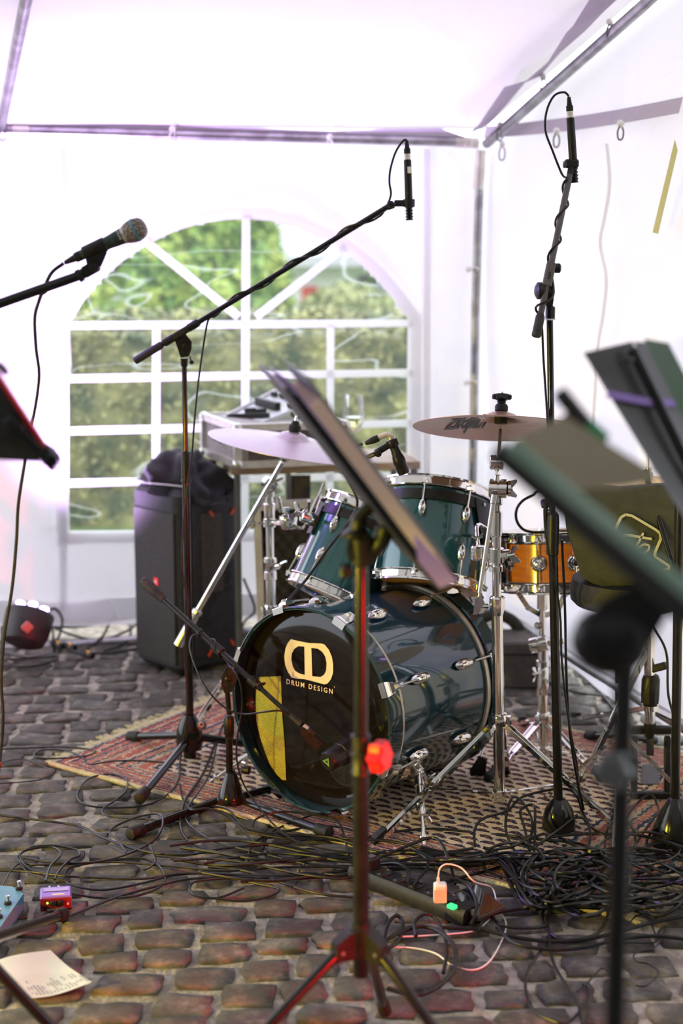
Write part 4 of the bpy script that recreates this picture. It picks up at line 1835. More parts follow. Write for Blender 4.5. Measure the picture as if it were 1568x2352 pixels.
b.hull([W(x, y, Y) for x, y in ((1090, 1378), (1104, 1366), (1112, 1385), (1104, 1395), (1096, 1412), (1086, 1412)) for Y in (4.07, 4.085)])
b.build('end_clamp', 'chrome', t)

# left cymbal stand
LY = 5.0
t = thing('cymbal_stand', 'chrome boom cymbal stand behind the bass drum at left', 'stand', G(622, 1667))
q1, q2 = W(622, 1400, LY), W(623, 1560, LY)
tripod(t, q1, q2, [G(430, 1694), V((-.05, 4.93, 0)), V((-.22, 5.32, 0))], .012, .015)
b = MB()
b.cyl(W(624, 1625, LY), W(621, 1290, LY), .0165, n=22)
b.build('lower_tube', 'chrome', t)
b = MB()
b.cyl(W(621, 1300, LY), W(618, 1130, LY), .0128, n=22)
b.build('upper_tube', 'chrome', t)
b = MB()
b.lathe(W(621, 1332, LY), UP, [(.017, 0), (.021, .003), (.021, .028), (.018, .03), (.0185, .055), (.022, .06), (.021, .075), (.013, .078)], 22)
b.build('height_clamp', 'chrome', t)
b = MB()
b.lathe(W(619, 1205, LY), UP, [(.013, 0), (.017, .01), (.0185, .055), (.020, .068), (.0135, .072)], 22)
b.build('height_clamp', 'chrome', t)
b = MB()
wing(b, W(635, 1300, LY - .02), V((.6, -.8, .2)), V((1, 0, .6)), .036)
b.build('wing_bolt', 'chrome', t)
b = MB()
tilter(b, W(620, 1112, LY), V((.3, -1, 0)), .024, .044)
b.cyl(W(620, 1140, LY), W(620, 1112, LY), .014)
b.bar(W(620, 1112, LY - .02), W(650, 1098, LY - .02), .008, .010, UP, .002)
b.build('boom_tilter', 'chrome', t)
b = MB()
e0, e1 = W(600, 1152, LY - .03), W(450, 1410, LY - .05)
b.cyl(W(648, 1062, LY - .02), W(620, 1112, LY - .02), .0085)
b.cyl(W(620, 1112, LY - .03), e1, .0095, n=18)
b.build('boom_rod', 'chrome', t)
b = MB()
dd = (W(403, 1492, LY - .06) - e1)
b.lathe(e1 - dd * .12, dd, [(.010, 0), (.017, .004), (.017, .016), (.013, .02), (.0155, .03), (.0155, dd.length)], 18)
b.build('counterweight', 'satin', t)
b = MB()
tilter(b, W(651, 1045, LY - .04), V((.4, -1, 0)), .022, .040)
b.cyl(W(651, 1045, LY - .04), W(655, 1062, LY - .04), .012)
b.build('cymbal_tilter', 'chrome', t)
b = MB()
b.cyl(W(655, 1040, LY - .05), CL - NL * .01, .008, .005)
b.cyl(CL - NL * .01, CL + NL * .075, .0045)
b.build('top_rod', 'satin', t)
b = MB()
b.lathe(CL, NL, [(.006, .030), (.019, .031), (.020, .048), (.014, .052), (.010, .064), (.006, .065)], 18)
b.build('cymbal_felt', 'rubber', t)
b = MB()
wing(b, CL + NL * .062, NL, V((1, 0, 0)), .032)
b.build('wing_nut', 'chrome', t)
b = MB()
mp_ = W(619, 1200, LY)
b.lathe(mp_ - UP * .014, UP, [(.0135, 0), (.021, .001), (.021, .027), (.0135, .028)], 20)
b.lathe(W(662, 1200, LY - .12) - UP * .022, UP, [(.0005, 0), (.022, .002), (.026, .012), (.030, .036), (.028, .042), (.0005, .044)], 22)
b.bar(mp_, W(662, 1202, LY - .12), .018, .022, UP, .004)
b.bar(mp_, W(594, 1202, LY), .008, .010, UP, .002)
b.lathe(W(658, 1182, LY - .12), UP, [(.011, 0), (.013, .004), (.013, .022), (.008, .024)], 5)
b.tube([W(645, 1176, LY - .05), W(640, 1152, LY - .05), W(638, 1140, LY - .05)], [.007, .009, .007], 10)
b.build('multi_clamp', 'chrome', t)
b = MB()
b.tube(cat_rom([W(676, 1208, LY - .14), W(692, 1214, 4.8), W(702, 1205, 4.72), W(706, 1180, 4.62), mc + lf * .0 if False else W(709, 1150, 4.52)], 5), .0058, 10)
b.build('tom_arm', 'chrome', t)
b = MB()
wing(b, W(592, 1203, LY), V((-1, 0, 0)), UP, .026)
b.build('wing_bolt', 'chrome', t)

# snare stand
SY = 4.66
t = thing('snare_stand', 'chrome snare stand with basket arms under the maple snare', 'stand', G(1246, 1765))
tripod(t, W(1247, 1648, SY), W(1247, 1722, SY), [G(1118, 1800), G(1385, 1800), V((.60, 5.02, 0))], .011, .0145)
b = MB()
b.cyl(W(1247, 1735, SY), W(1246, 1535, SY), .0150, n=20)
b.lathe(W(1246, 1595, SY), UP, [(.0155, 0), (.0175, .004), (.0175, .08), (.0155, .084)], 20)
b.build('lower_tube', 'chrome', t)
b = MB()
b.cyl(W(1246, 1540, SY), W(1245, 1345, SY), .0105, n=20)
b.cyl(W(1246, 1460, SY), W(1245, 1415, SY), .0045, n=12)
b.lathe(W(1246, 1532, SY), UP, [(.011, 0), (.021, .004), (.021, .020), (.017, .024), (.017, .055), (.011, .058)], 20)
b.build('upper_tube', 'chrome', t)
b = MB()
b.lathe(W(1246, 1400, SY), UP, [(.011, 0), (.018, .003), (.018, .050), (.011, .053)], 20)
b.build('basket_hub', 'chrome', t)
b = MB()
tilter(b, W(1238, 1480, SY - .01), V((1, -.3, .3)), .024, .06)
b.bar(W(1246, 1480, SY), W(1296, 1472, SY - .02), .018, .014, UP, .003)
b.lathe(W(1236, 1435, SY) - V((0, .0, 0)), V((-.3, -1, 0)), [(.012, 0), (.012, .012), (.0005, .014)], 12)
b.build('ball_tilter', 'chrome', t)
b = MB()
wing(b, W(1232, 1545, SY - .02), V((-.5, -.8, 0)), UP, .034)
b.build('wing_bolt', 'chrome', t)
for (pts) in ([(1245, 1415), (1212, 1395), (1182, 1350), (1160, 1343), (1152, 1330)], [(1246, 1415), (1280, 1405), (1296, 1365), (1330, 1350), (1352, 1345), (1356, 1318)], [(1246, 1412), (1248, 1385), (1250, 1352), (1262, 1330)]):
    b = MB()
    Ys = [SY, SY - .02, SY - .05, SY - .09, SY - .10] if pts[0][0] == 1245 else ([SY, SY - .03, SY - .05, SY - .07, SY - .09, SY - .11] if len(pts) == 6 else [SY, SY + .05, SY + .1, SY + .14])
    P = [W(*q, y) for q, y in zip(pts, Ys)]
    for i in range(len(P) - 1):
        b.bar(P[i], P[i + 1], .015, .005, V((0, -1, 0)).cross(P[i + 1] - P[i]))
        b.cyl(P[i] - V((0, .006, 0)), P[i] + V((0, .006, 0)), .009, n=12)
    arm = b.build('basket_arm', 'chrome', t)
    b = MB()
    b.bar(P[-1] - V((0, .012, 0)) - UP * .008, P[-1] - V((0, .012, 0)) + UP * .026, .018, .016, None, .004)
    b.build('arm_grip', 'rubber', arm)

# hi hat stand
HYY = 4.36
t = thing('hi_hat_stand', 'chrome hi hat stand with black pedal frame at the right edge', 'stand', G(1492, 1838))
b = MB()
b.cyl(W(1492, 1660, HYY), W(1490, 1460, HYY), .0155, n=20)
b.cyl(W(1490, 1470, HYY), W(1489, 1160, HYY), .0115, n=20)
b.build('tube', 'chrome', t)
b = MB()
b.cyl(W(1489, 1165, HYY), W(1488, 1045, HYY), .004)
b.lathe(W(1488, 1098, HYY), UP, [(.006, 0), (.013, .002), (.013, .016), (.009, .018), (.009, .03), (.0005, .032)], 14)
b.build('pull_rod', 'satin', t)
b = MB()
b.lathe(W(1492, 1618, HYY), UP, [(.018, 0), (.026, .006), (.027, .03), (.027, .075), (.022, .088), (.018, .09)], 10)
b.bar(W(1492, 1538, HYY), W(1530, 1528, HYY - .03), .022, .02, UP, .004)
b.build('memory_clamp', 'blkp', t)
b = MB()
b.lathe(W(1492, 1672, HYY), UP, [(.010, -.03), (.018, -.01), (.018, .014), (.014, .016)], 14)
b.build('lower_cup', 'blkp', t)
for F in (G(1318, 1652), G(1650, 1700), ):
    double_leg(W(1492, 1625, HYY), F, .011, root=t)
double_leg(W(1492, 1480, HYY), G(1318, 1830), .011, root=t)
b = MB()
b.lathe(W(1492, 1632, HYY), UP, [(.016, 0), (.024, .002), (.024, .018), (.016, .02)], 20)
b.build('leg_collar', 'chrome', t)
b = MB()
for x in (1455, 1532):
    b.bar(W(x, 1690, HYY), W(x, 1830, HYY - .05), .018, .022, V((1, 0, 0)), .004)
b.bar(W(1445, 1676, HYY), W(1542, 1676, HYY), .022, .022, UP, .004)
b.bar(W(1445, 1826, HYY - .05), W(1542, 1826, HYY - .05), .022, .022, UP, .004)
b.build('pedal_frame', 'blkp', t)
b = MB()
b.bar(W(1492, 1690, HYY + .02), W(1492, 1735, HYY + .02), .022, .006, V((1, 0, 0)))
b.build('pull_strap', 'deskg', t)
b = MB()
b.hull([W(1470, 1800, HYY + .06), W(1515, 1800, HYY + .06), W(1474, 1755, HYY + .22), W(1511, 1755, HYY + .22), W(1470, 1808, HYY + .06), W(1515, 1808, HYY + .06), W(1511, 1765, HYY + .22)])
b.build('footboard', 'deskg', t)

# bass drum pedal behind the drum
t = thing('bass_drum_pedal', 'dark kick pedal just behind the right rear of the bass drum', 'pedal', G(1110, 1800))
b = MB()
b.hull([W(x, y, Y) for x, y in ((1078, 1770), (1100, 1735), (1118, 1745), (1112, 1800), (1084, 1798)) for Y in (4.50, 4.55)])
b.hull([W(x, y, Y) for x, y in ((1128, 1760), (1142, 1745), (1150, 1800), (1132, 1800)) for Y in (4.50, 4.56)])
b.bar(W(1090, 1796, 4.5), W(1150, 1796, 4.52), .02, .012, UP)
b.build('frame', 'blkp', t)
b = MB()
b.lathe(W(1095, 1788, 4.49), V((0, -1, 0)), [(.007, 0), (.007, .004), (.003, .005)], 16)
b.cyl(W(1100, 1745, 4.52), W(1128, 1665, 4.6), .006)
b.build('beater_shaft', 'chrome', t)
# ------------------------------------------------------------------ microphone stands
def foot_leg(root, a, b, r=.0125, m='blk'):
    L = MB()
    L.cyl(a, b, r, n=14)
    lg = L.build('leg', m, root)
    d = (V(b) - V(a)).normalized()
    f = MB()
    f.lathe(V(b) - d * .045, d, [(r, 0), (r + .004, .004), (r + .006, .04), (r + .005, .052), (r * .6, .056)], 18)
    f.build('rubber_foot', 'rubber', lg)


def pencil_mic(name, label, top, bot, group=None, tagpos=None):
    """slim microphone; top = connector end, bot = capsule end"""
    top, bot = V(top), V(bot)
    d = bot - top
    L = d.length
    d.normalize()
    t = thing(name, label, 'microphone', top)
    b = MB()
    b.lathe(top + d * L * .24, d, [(.0085, 0), (.0105, .002), (.0108, L * .52), (.0100, L * .53)], 22)
    bd_ = b.build('body', 'blkp', t)
    b = MB()
    pr = [(.0090, 0), (.0095, L * .06)]
    z = L * .08
    for k in range(5):
        pr += [(.0108, z), (.0108, z + .004), (.0088, z + .0045), (.0088, z + .0075)]
        z += .0085
    pr += [(.0108, z), (.0105, z + .003), (.0085, z + .0035), (.0005, z + .0035)]
    b.lathe(bot - d * (z + .0035), d, pr, 22)
    b.build('capsule', 'blk', t)
    b = MB()
    b.lathe(top + d * L * .16, d, [(.0075, 0), (.0085, .002), (.0085, L * .10)], 18)
    tag(b.build('connector_ring', 'ring', t), 'brass coloured connector sleeve')
    b = MB()
    b.lathe(top, d, [(.0035, 0), (.0045, L * .01), (.0070, L * .10), (.0092, L * .105), (.0092, L * .165), (.008, L * .168)], 18)
    b.build('connector', 'rubber', t)
    if tagpos is not None:
        b = MB()
        c = top + d * L * tagpos
        b.box(c + V((.004, -.0106, 0)), V((.0055, 0, 0)), V((0, .0005, 0)), d * .009)
        b.build('sticker', 'white', bd_)
    return t


# --- left overhead stand
Y1 = 4.67
hub = W(437, 1690, Y1)
t = thing('microphone_stand', 'tall black boom stand standing on the left part of the rug', 'mic stand', G(437, 1742))
b = MB()
b.lathe(W(436, 1740, Y1), UP, [(.012, -.0), (.020, .002), (.020, .025), (.038, .030), (.043, .055), (.040, .09), (.026, .125), (.016, .14), (.0005, .141)], 26)
b.build('base', 'blk', t)
b = MB()
b.lathe(W(462, 1664, Y1 - .03), V((.25, -1, 0)), [(.014, 0), (.014, .016), (.010, .018), (.0005, .018)], 18)
b.build('locking_knob', 'grey', t)
b = MB()
b.lathe(W(462, 1664, Y1 - .0485), V((.25, -1, 0)), [(.0085, 0), (.0085, .0015), (.0065, .0015), (.0065, 0)], 18, True)
b.build('knob_emblem', 'white', t)
foot_leg(t, hub + V((-.03, .02, -.005)), G(300, 1692, .016))
foot_leg(t, hub + V((-.01, -.03, -.01)), G(322, 1832, .018))
foot_leg(t, hub + V((.03, .0, -.005)), G(600, 1712, .018))
b = MB()
b.cyl(W(436, 1640, Y1), W(427, 1100, Y1), .0118, n=18)
b.build('lower_tube', 'blk', t)
b = MB()
b.cyl(W(427, 1104, Y1), W(423, 838, Y1), .0080, n=16)
b.build('upper_tube', 'blk', t)
b = MB()
b.lathe(W(427, 1108, Y1), UP, [(.0125, 0), (.0155, .002), (.0155, .008), (.0135, .010), (.0130, .09), (.012, .095), (.009, .096)], 18)
b.build('clutch', 'blkp', t)
b = MB()
b.lathe(W(423, 842, Y1), UP, [(.0085, 0), (.0105, .003), (.0105, .020), (.0125, .024)], 16)
b.hull([W(x, y, Y1 + dy) for (x, y) in ((399, 775), (424, 764), (440, 785), (440, 800), (434, 818), (415, 822), (410, 800)) for dy in (-.008, .008)])
b.build('swivel_joint', 'blkp', t)
b = MB()
b.lathe(W(424, 793, Y1 - .009), V((0, -1, 0)), [(.008, 0), (.008, .004), (.0005, .006)], 14)
b.cyl(W(436, 818, Y1), W(439, 830, Y1), .002)
b.ball(W(440, 832, Y1), .007, 10)
b.build('lock_lever', 'blkp', t)
Bm = lambda s: W(310 + (903 - 310) * s, 829 + (467 - 829) * s, Y1 - .012 - .12 * s)
b = MB()
b.cyl(Bm(.08), Bm(.99), .0078, n=16)
b.build('boom', 'blk', t)
b = MB()
b.lathe(Bm(0), Bm(.12) - Bm(0), [(.0105, 0), (.0115, .003), (.0115, .092), (.009, .098)], 18)
b.build('counter_grip', 'cw', t)
b = MB()
for s in (.11, .205):
    b.lathe(Bm(s), Bm(.3) - Bm(.2), [(.009, 0), (.0120, .003), (.0120, .034), (.009, .037)], 16)
b.build('boom_clamp', 'blkp', t)
b = MB()
b.bar(Bm(.12), Bm(.25), .020, .020, UP, .004)
b.build('boom_clamp', 'blkp', t)
MY = Y1 - .14
b = MB()
b.bar(Bm(.975), W(905, 470, MY), .018, .016, UP, .004)
b.lathe(W(898, 468, MY - .008), V((0, -1, 0)), [(.008, 0), (.008, .010), (.0005, .012)], 14)
b.lathe(W(898, 468, MY + .008), V((0, 1, 0)), [(.006, 0), (.0005, .004)], 14)
b.bar(W(905, 467, MY), W(930, 467, MY), .018, .018, UP, .003)
b.lathe(W(939, 476, MY), UP, [(.0118, 0), (.0165, .001), (.0165, .022), (.0118, .023)], 20)
b.build('mic_clip', 'blkp', t)
pencil_mic('condenser_microphone', 'slim black microphone hanging from the long left boom, white sticker on it', W(934, 322, MY), W(940, 506, MY), tagpos=.37)
CB = 'black cable '


def cable(label, pts, r=.0032, m='cable', k=6, group=None, name='cable', n=7):
    P = cat_rom(pts, k)
    b = MB()
    b.tube(P, r, n)
    o = b.build(name, m, None, P[0], fix=False)
    return tag(o, label, 'cable', group)


def hx(f, s0, s1, r, turns, n=10, ph=0):
    N = int(turns * n)
    u, w, d = basis(f(s1) - f(s0))
    return [f(s0 + (s1 - s0) * i / N) + (u * cos(2 * pi * i / n + ph) + w * sin(2 * pi * i / n + ph)) * r for i in range(N + 1)]


pts = [W(934, 321, MY), W(925, 324, MY), W(908, 350, MY), W(896, 390, MY), W(894, 420, MY), W(897, 450, MY + .01)]
hx1 = hx(Bm, .955, .30, .0112, 3.1, 10, .6)
pts += hx1
pts += [W(478, 735, Y1 - .05), W(466, 800, Y1 - .05), W(455, 880, Y1 - .05), W(446, 970, Y1 - .05), W(440, 1050, Y1 - .04), W(423, 1180, Y1 - .03), W(418, 1300, Y1 - .04), W(432, 1400, Y1 - .04), W(424, 1500, Y1 - .04), W(430, 1600, Y1 - .05), W(425, 1680, Y1 - .06),
        G(413, 1755, .012), G(418, 1830, .010), G(440, 1850, .010), G(520, 1858, .012), G(570, 1905, .010), G(680, 1918, .010), G(800, 1935, .010)]
cable('black cable wound round the left boom and hanging beside its pole', pts, .0030, k=4)

# --- right overhead stand
Y2 = 4.07
t = thing('microphone_stand', 'tall black boom stand rising in front of the snare, round cast base', 'mic stand', G(1282, 1905))
b = MB()
b.lathe(G(1282, 1912) + UP * .008, UP, [(.040, 0), (.046, .006), (.045, .03), (.038, .06), (.024, .082), (.016, .09), (.0005, .091)], 28)
b.build('base', 'blk', t)
b = MB()
b.cyl(W(1282, 1860, Y2), W(1268, 1175, Y2), .0125, n=18)
b.build('lower_tube', 'blk', t)
b = MB()
b.cyl(W(1268, 1180, Y2), W(1262, 725, Y2), .0085, n=16)
b.build('upper_tube', 'blk', t)
b = MB()
b.lathe(W(1268, 1275, Y2), UP, [(.013, 0), (.0165, .003), (.0165, .09), (.0145, .11), (.0095, .115)], 18)
b.build('clutch', 'blkp', t)
b = MB()
b.lathe(W(1263, 733, Y2), UP, [(.009, 0), (.0125, .001), (.0125, .030), (.008, .034)], 8)
b.build('thread_adapter', 'blkp', t)
b = MB()
b.lathe(W(1263, 735, Y2), UP, [(.0135, 0), (.0145, .002), (.0135, .004)], 18)
b.build('ring', 'white', t)
b = MB()
b.hull([W(x, y, Y2 + dy) for (x, y) in ((1256, 710), (1268, 710), (1272, 680), (1268, 655), (1252, 655), (1250, 690)) for dy in (-.007, .007)])
b.lathe(W(1232, 668, Y2 - .0), V((-1, -.1, 0)), [(.012, -.03), (.022, -.012), (.022, -.002), (.012, .004), (.0005, .005)], 20)
b.lathe(W(1270, 672, Y2 - .0), V((1, -.1, 0)), [(.012, -.03), (.012, .0), (.0005, .004)], 16)
b.build('swivel_joint', 'blkp', t)
B2 = lambda s: W(1231 + (1312 - 1231) * s, 772 + (383 - 772) * s, Y2 - .05 + .16 * s)
b = MB()
b.cyl(B2(.08), B2(.98), .0082, n=16)
b.build('boom', 'deskg', t)
b = MB()
b.lathe(B2(-.005), B2(.15) - B2(0), [(.0005, 0), (.0105, .001), (.0125, .004), (.0120, .055), (.009, .062)], 18)
b.build('counter_grip', 'cw', t)
b = MB()
b.bar(B2(.29), B2(.43), .024, .024, V((1, 0, 0)), .003)
bx = b.build('boom_block', 'deskg', t)
text('K&M', .010, (B2(.36)) + V((0, -.0135, 0)), B2(.43) - B2(.29), V((-1, 0, .2)), 'ink', 'lettering', bx)
b = MB()
c = W(1276, 616, Y2 + .02)
b.cyl(W(1262, 618, Y2 + .02), c, .004)
b.lathe(c, V((1, 0, 0)), [(.010, -.004), (.0125, -.002), (.0125, .010), (.008, .013), (.0005, .013)], 14)
b.build('tightening_knob', 'blkp', t)
M2 = Y2 + .11
b = MB()
b.bar(B2(.95), W(1312, 382, M2), .016, .018, V((1, 0, 0)), .003)
b.bar(W(1296, 376, M2), W(1328, 376, M2 - .0), .022, .024, UP, .004)
b.lathe(W(1296, 378, M2 - .0), V((-1, -.2, 0)), [(.008, -.008), (.009, .002), (.0005, .004)], 12)
b.build('mic_clip', 'blkp', t)
pencil_mic('condenser_microphone', 'slim black microphone at the top of the right boom, near the roof', W(1306, 222, M2), W(1319, 420, M2))
pts = [W(1306, 221, M2), W(1295, 212, M2), W(1272, 220, M2), W(1255, 255, M2), W(1252, 300, M2), W(1268, 345, M2), W(1290, 400, M2)] + hx(B2, .92, .42, .0118, 2.4, 10, 2.2) + [B2(.26) + V((.02, -.012, 0)), B2(.21) + V((.008, -.022, 0)), B2(.17) + V((-.018, -.01, 0)), W(1243, 740, Y2 - .01),
       W(1248, 830, Y2), W(1256, 950, Y2 - .01), W(1262, 1080, Y2 - .03), W(1250, 1180, Y2 - .04), W(1262, 1280, Y2 - .04), W(1285, 1400, Y2 - .03), W(1290, 1520, Y2 - .03), W(1305, 1650, Y2 - .03), W(1325, 1760, Y2 - .03), G(1330, 1830, .012), G(1345, 1890, .03), G(1420, 1930, .04)]
cable('black cable spiralling down the right boom', pts, .0030, k=4)

# --- short kick drum stand
Y3 = 4.28
t = thing('microphone_stand', 'short black stand with cone base in front of the bass drum, foam gripped boom', 'mic stand', G(530, 1850))
b = MB()
b.lathe(W(531, 1838, Y3), UP, [(.038, -.012), (.038, .014), (.036, .018), (.017, .080), (.0125, .084), (.0125, .09)], 26)
b.build('base', 'blk', t)
b = MB()
b.bar(W(531, 1838, Y3) + V((-.04, -.02, 0)), W(531, 1838, Y3) + V((.04, 0, 0)), .03, .030, UP, .004)
b.build('leg_socket', 'blkp', t)
b = MB()
b.lathe(W(562, 1768, Y3), V((1, -.3, 0)), [(.010, -.01), (.013, 0), (.013, .014), (.0005, .017)], 12)
b.build('locking_knob', 'blkp', t)
foot_leg(t, W(505, 1838, Y3), G(302, 1914, .018), .0125)
foot_leg(t, W(556, 1842, Y3), G(752, 1912, .020), .0125)
foot_leg(t, W(540, 1832, Y3 + .02), G(660, 1800, .016), .0105)
b = MB()
b.cyl(W(527, 1785, Y3), W(526, 1690, Y3), .0100, n=16)
b.build('lower_tube', 'blk', t)
b = MB()
b.lathe(W(526, 1696, Y3), UP, [(.0105, 0), (.0125, .002), (.0125, .010), (.0150, .014), (.0150, .060), (.012, .066), (.008, .067)], 18)
b.build('clutch', 'blkp', t)
b = MB()
b.cyl(W(526, 1640, Y3), W(522, 1590, Y3), .0072, n=14)
b.build('upper_tube', 'blk', t)
b = MB()
b.hull([W(x, y, Y3 + dy) for (x, y) in ((508, 1555), (523, 1530), (548, 1545), (540, 1575), (532, 1590), (515, 1592), (508, 1575)) for dy in (-.009, .009)])
b.lathe(W(523, 1560, Y3 - .01), V((0, -1, 0)), [(.009, 0), (.009, .003), (.005, .005), (.0005, .005)], 14)
b.build('swivel_joint', 'blkp', t)
K0_, K1_ = W(328, 1333, 4.50), W(752, 1722, 4.04)
B3 = lambda s: K0_ + (K1_ - K0_) * s
b = MB()
b.cyl(B3(.10), B3(.66), .0085, n=16)
b.build('boom', 'blk', t)
b = MB()
b.cyl(B3(.62), B3(.99), .0066, n=14)
b.build('inner_boom', 'blk', t)
b = MB()
u_, w_, d_ = basis(K1_ - K0_)
b.lathe(B3(0), d_, [(.0005, 0), (.012, .001), (.0165, .006), (.0175, .018), (.0135, .080), (.0110, .098), (.009, .10)], 20)
for k in range(9):
    for j in range(8):
        a_ = 2 * pi * (j + .5 * (k % 2)) / 8
        r_ = .0175 - .0035 * k / 8
        b.ball(B3(0) + d_ * (.012 + k * .0088) + (u_ * cos(a_) + w_ * sin(a_)) * r_ * .98, .0019, 6)
b.build('counter_grip', 'cw', t)
b = MB()
b.lathe(B3(.40), d_, [(.009, 0), (.0140, .003), (.0145, .040), (.009, .044)], 18)
b.build('boom_clamp', 'blkp', t)
b = MB()
b.lathe(B3(.60), d_, [(.009, 0), (.0135, .002), (.0135, .034), (.0075, .04)], 18)
b.build('boom_clamp', 'blkp', t)
b = MB()
for (x, y) in ((592, 1575), (583, 1612)):
    wing(b, W(x, y, 4.17), V((.5 if y < 1600 else -.5, -.2, .8 if y < 1600 else -.8)), V((1, 0, 0)), .022)
b.build('clamp_screw', 'blkp', t)
# kick microphone
mc_ = W(768, 1740, 4.0)
t = thing('kick_drum_microphone', 'stubby black microphone at the bass drum port, green emblem on its face', 'microphone', mc_)
b = MB()
axm = (V((.62, .70, .12))).normalized()
b.lathe(mc_, axm, [(.0005, -.030), (.024, -.030), (.029, -.024), (.030, -.012), (.030, .020), (.033, .022), (.034, .060), (.028, .068), (.0005, .07)], 10)
b.build('body', 'blkp', t)
b = MB()
b.hull([W(x, y, Y) for x, y in ((690, 1668), (700, 1672), (752, 1715), (768, 1728), (758, 1752), (744, 1748), (690, 1690)) for Y in (4.02, 4.05)])
b.build('mount_arm', 'blkp', t)
fc = mc_ - axm * .0305
b = MB()
ux_, uy_, _ = basis(axm)
k_ = []
b.lathe(fc + axm * .0, -axm, [(.0145, 0), (.0145, .0012), (.0125, .0012), (.0125, 0)], 3, True)
b.lathe(fc + axm * .0, -axm, [(.009, 0), (.009, .0012), (.0072, .0012), (.0072, 0)], 3, True)
M['greenmark'] = mat('green_print', (.22, .55, .12), .4)
tag(b.build('emblem', 'greenmark', t), 'green triangular emblem')
b = MB()
b.lathe(W(712, 1680, 4.03), W(680, 1658, 4.05) - W(712, 1680, 4.03), [(.0095, 0), (.0095, .022), (.0085, .023)], 16)
tag(b.build('connector_ring', 'ring', t), 'brass coloured connector sleeve')
b = MB()
b.cyl(W(722, 1686, 4.03), W(706, 1675, 4.03), .0115)
b.lathe(W(700, 1671, 4.035), W(664, 1640, 4.06) - W(700, 1671, 4.035), [(.0098, .012), (.0098, .030), (.0070, .052), (.0045, .054)], 16)
b.build('connector', 'rubber', t)
pts = [W(664, 1640, 4.06), W(640, 1632, 4.05), W(600, 1636, 4.06), W(560, 1640, 4.10), W(520, 1628, 4.12), W(480, 1590, 4.14), W(452, 1540, 4.18), W(436, 1490, 4.24), W(440, 1462, 4.30), W(456, 1458, 4.33)] + hx(B3, .33, .47, .013, 1.2, 8, 1) + \
      [W(548, 1560, 4.2), W(556, 1620, 4.2), W(544, 1700, 4.2), W(546, 1760, 4.2), W(570, 1820, 4.2), G(640, 1905, .03), G(720, 1945, .016), G(900, 1970, .012)]
cable('thin black cable looping round the short boom and down to the base', pts, .0026, k=4)
t = thing('cable_clip', 'black clip holding the cable on the short boom', 'clip', B3(.325))
b = MB()
b.lathe(B3(.315), d_, [(.0085, 0), (.0115, .0), (.0115, .014), (.0085, .014)], 14, True)
b.build('ring', 'blkp', t)

# --- vocal microphone on its boom at the left edge
Y4 = 3.6
t = thing('microphone_stand', 'boom end entering at the left edge with the vocal microphone clip', 'mic stand', V((-1.25, 3.55, 0)))
e_ = V((-1.25, 3.5, 0)) + UP * 1.30
b = MB()
b.cyl(V((-1.25, 3.5, .02)), e_, .012)
b.build('pole', 'blk', t)
b = MB()
b.lathe(V((-1.25, 3.5, 0)), UP, [(.0005, .002), (.12, .002), (.125, .01), (.12, .02), (.02, .03), (.0005, .03)], 30)
b.build('base', 'blk', t)
b = MB()
b.cyl(e_, W(185, 632, Y4), .0105, n=16)
b.build('boom', 'blk', t)
b = MB()
b.lathe(W(178, 636, Y4), W(230, 605, Y4) - W(178, 636, Y4), [(.0105, 0), (.0145, .001), (.0145, .010), (.012, .011), (.0118, .016)], 18)
b.bar(W(190, 628, Y4), W(226, 608, Y4), .026, .024, UP, .005)
b.lathe(W(216, 613, Y4 - .012), V((0, -1, 0)), [(.012, 0), (.011, .006), (.0005, .007)], 16)
b.hull([W(x, y, Y4 + dy) for (x, y) in ((196, 590), (240, 572), (246, 580), (232, 612), (208, 622), (200, 612)) for dy in (-.010, .010)])
b.build('swivel_clip', 'blkp', t)
ma, mb_ = W(156, 600, Y4), W(344, 513, Y4)
dm = (mb_ - ma).normalized()
b = MB()
b.lathe(W(193, 583, Y4), dm, [(.0150, 0), (.0160, .002), (.0168, .052), (.0160, .053), (.0140, .053), (.0140, 0)], 20, True)
b.build('mic_holder', 'blkp', t)
b = MB()
b.hull([W(x, y, Y4 + dy) for (x, y) in ((86, 660), (100, 655), (108, 672), (96, 680)) for dy in (-.014, .014)])
b.build('cable_clip', 'blkp', t)
t = thing('vocal_microphone', 'vocal microphone with round steel grille and blue ring', 'microphone', ma)
b = MB()
Lm = (W(330, 520, Y4) - W(195, 582, Y4)).length
o_ = W(195, 582, Y4)
b.lathe(o_ - dm * .012, dm, [(.0105, 0), (.0115, .002), (.0125, .03), (.0150, .074), (.0155, .080), (.0160, .081), (.0185, .108), (.0175, .110)], 26)
bb = b.build('body', 'mbody', t)
b = MB()
gc = o_ + dm * .098
b.lathe(gc, dm, [(.0185, 0), (.0225, .008), (.0255, .018), (.0262, .026), (.0262, .027)], 30)
b.lathe(gc, dm, [(.0262, .030), (.0255, .036), (.0225, .045), (.0165, .0515), (.008, .0545), (.0005, .0555)], 30)
b.build('grille', 'mgrille', t)
b = MB()
b.lathe(gc, dm, [(.0264, .0262), (.0270, .0272), (.0270, .0298), (.0264, .0308)], 30)
tag(b.build('grille_ring', 'bluering', t), 'blue ring')
b = MB()
b.lathe(gc, dm, [(.0188, -.003), (.0192, -.001), (.0205, .004), (.0190, .004)], 28)
b.build('collar', 'satin', t)
text('SHURE', .0075, gc - dm * .010 + V((0, -.0188, .0045)), V((dm.z, 0, -dm.x)) * -1, V((-dm.x, 0, -dm.z)) * -1, 'white', 'lettering', bb)
b = MB()
b.lathe(W(148, 604, Y4), W(193, 583, Y4) - W(148, 604, Y4), [(.0035, 0), (.0050, .004), (.0085, .026), (.0115, .029), (.0115, .046), (.0100, .047)], 18)
b.build('connector', 'rubber', t)
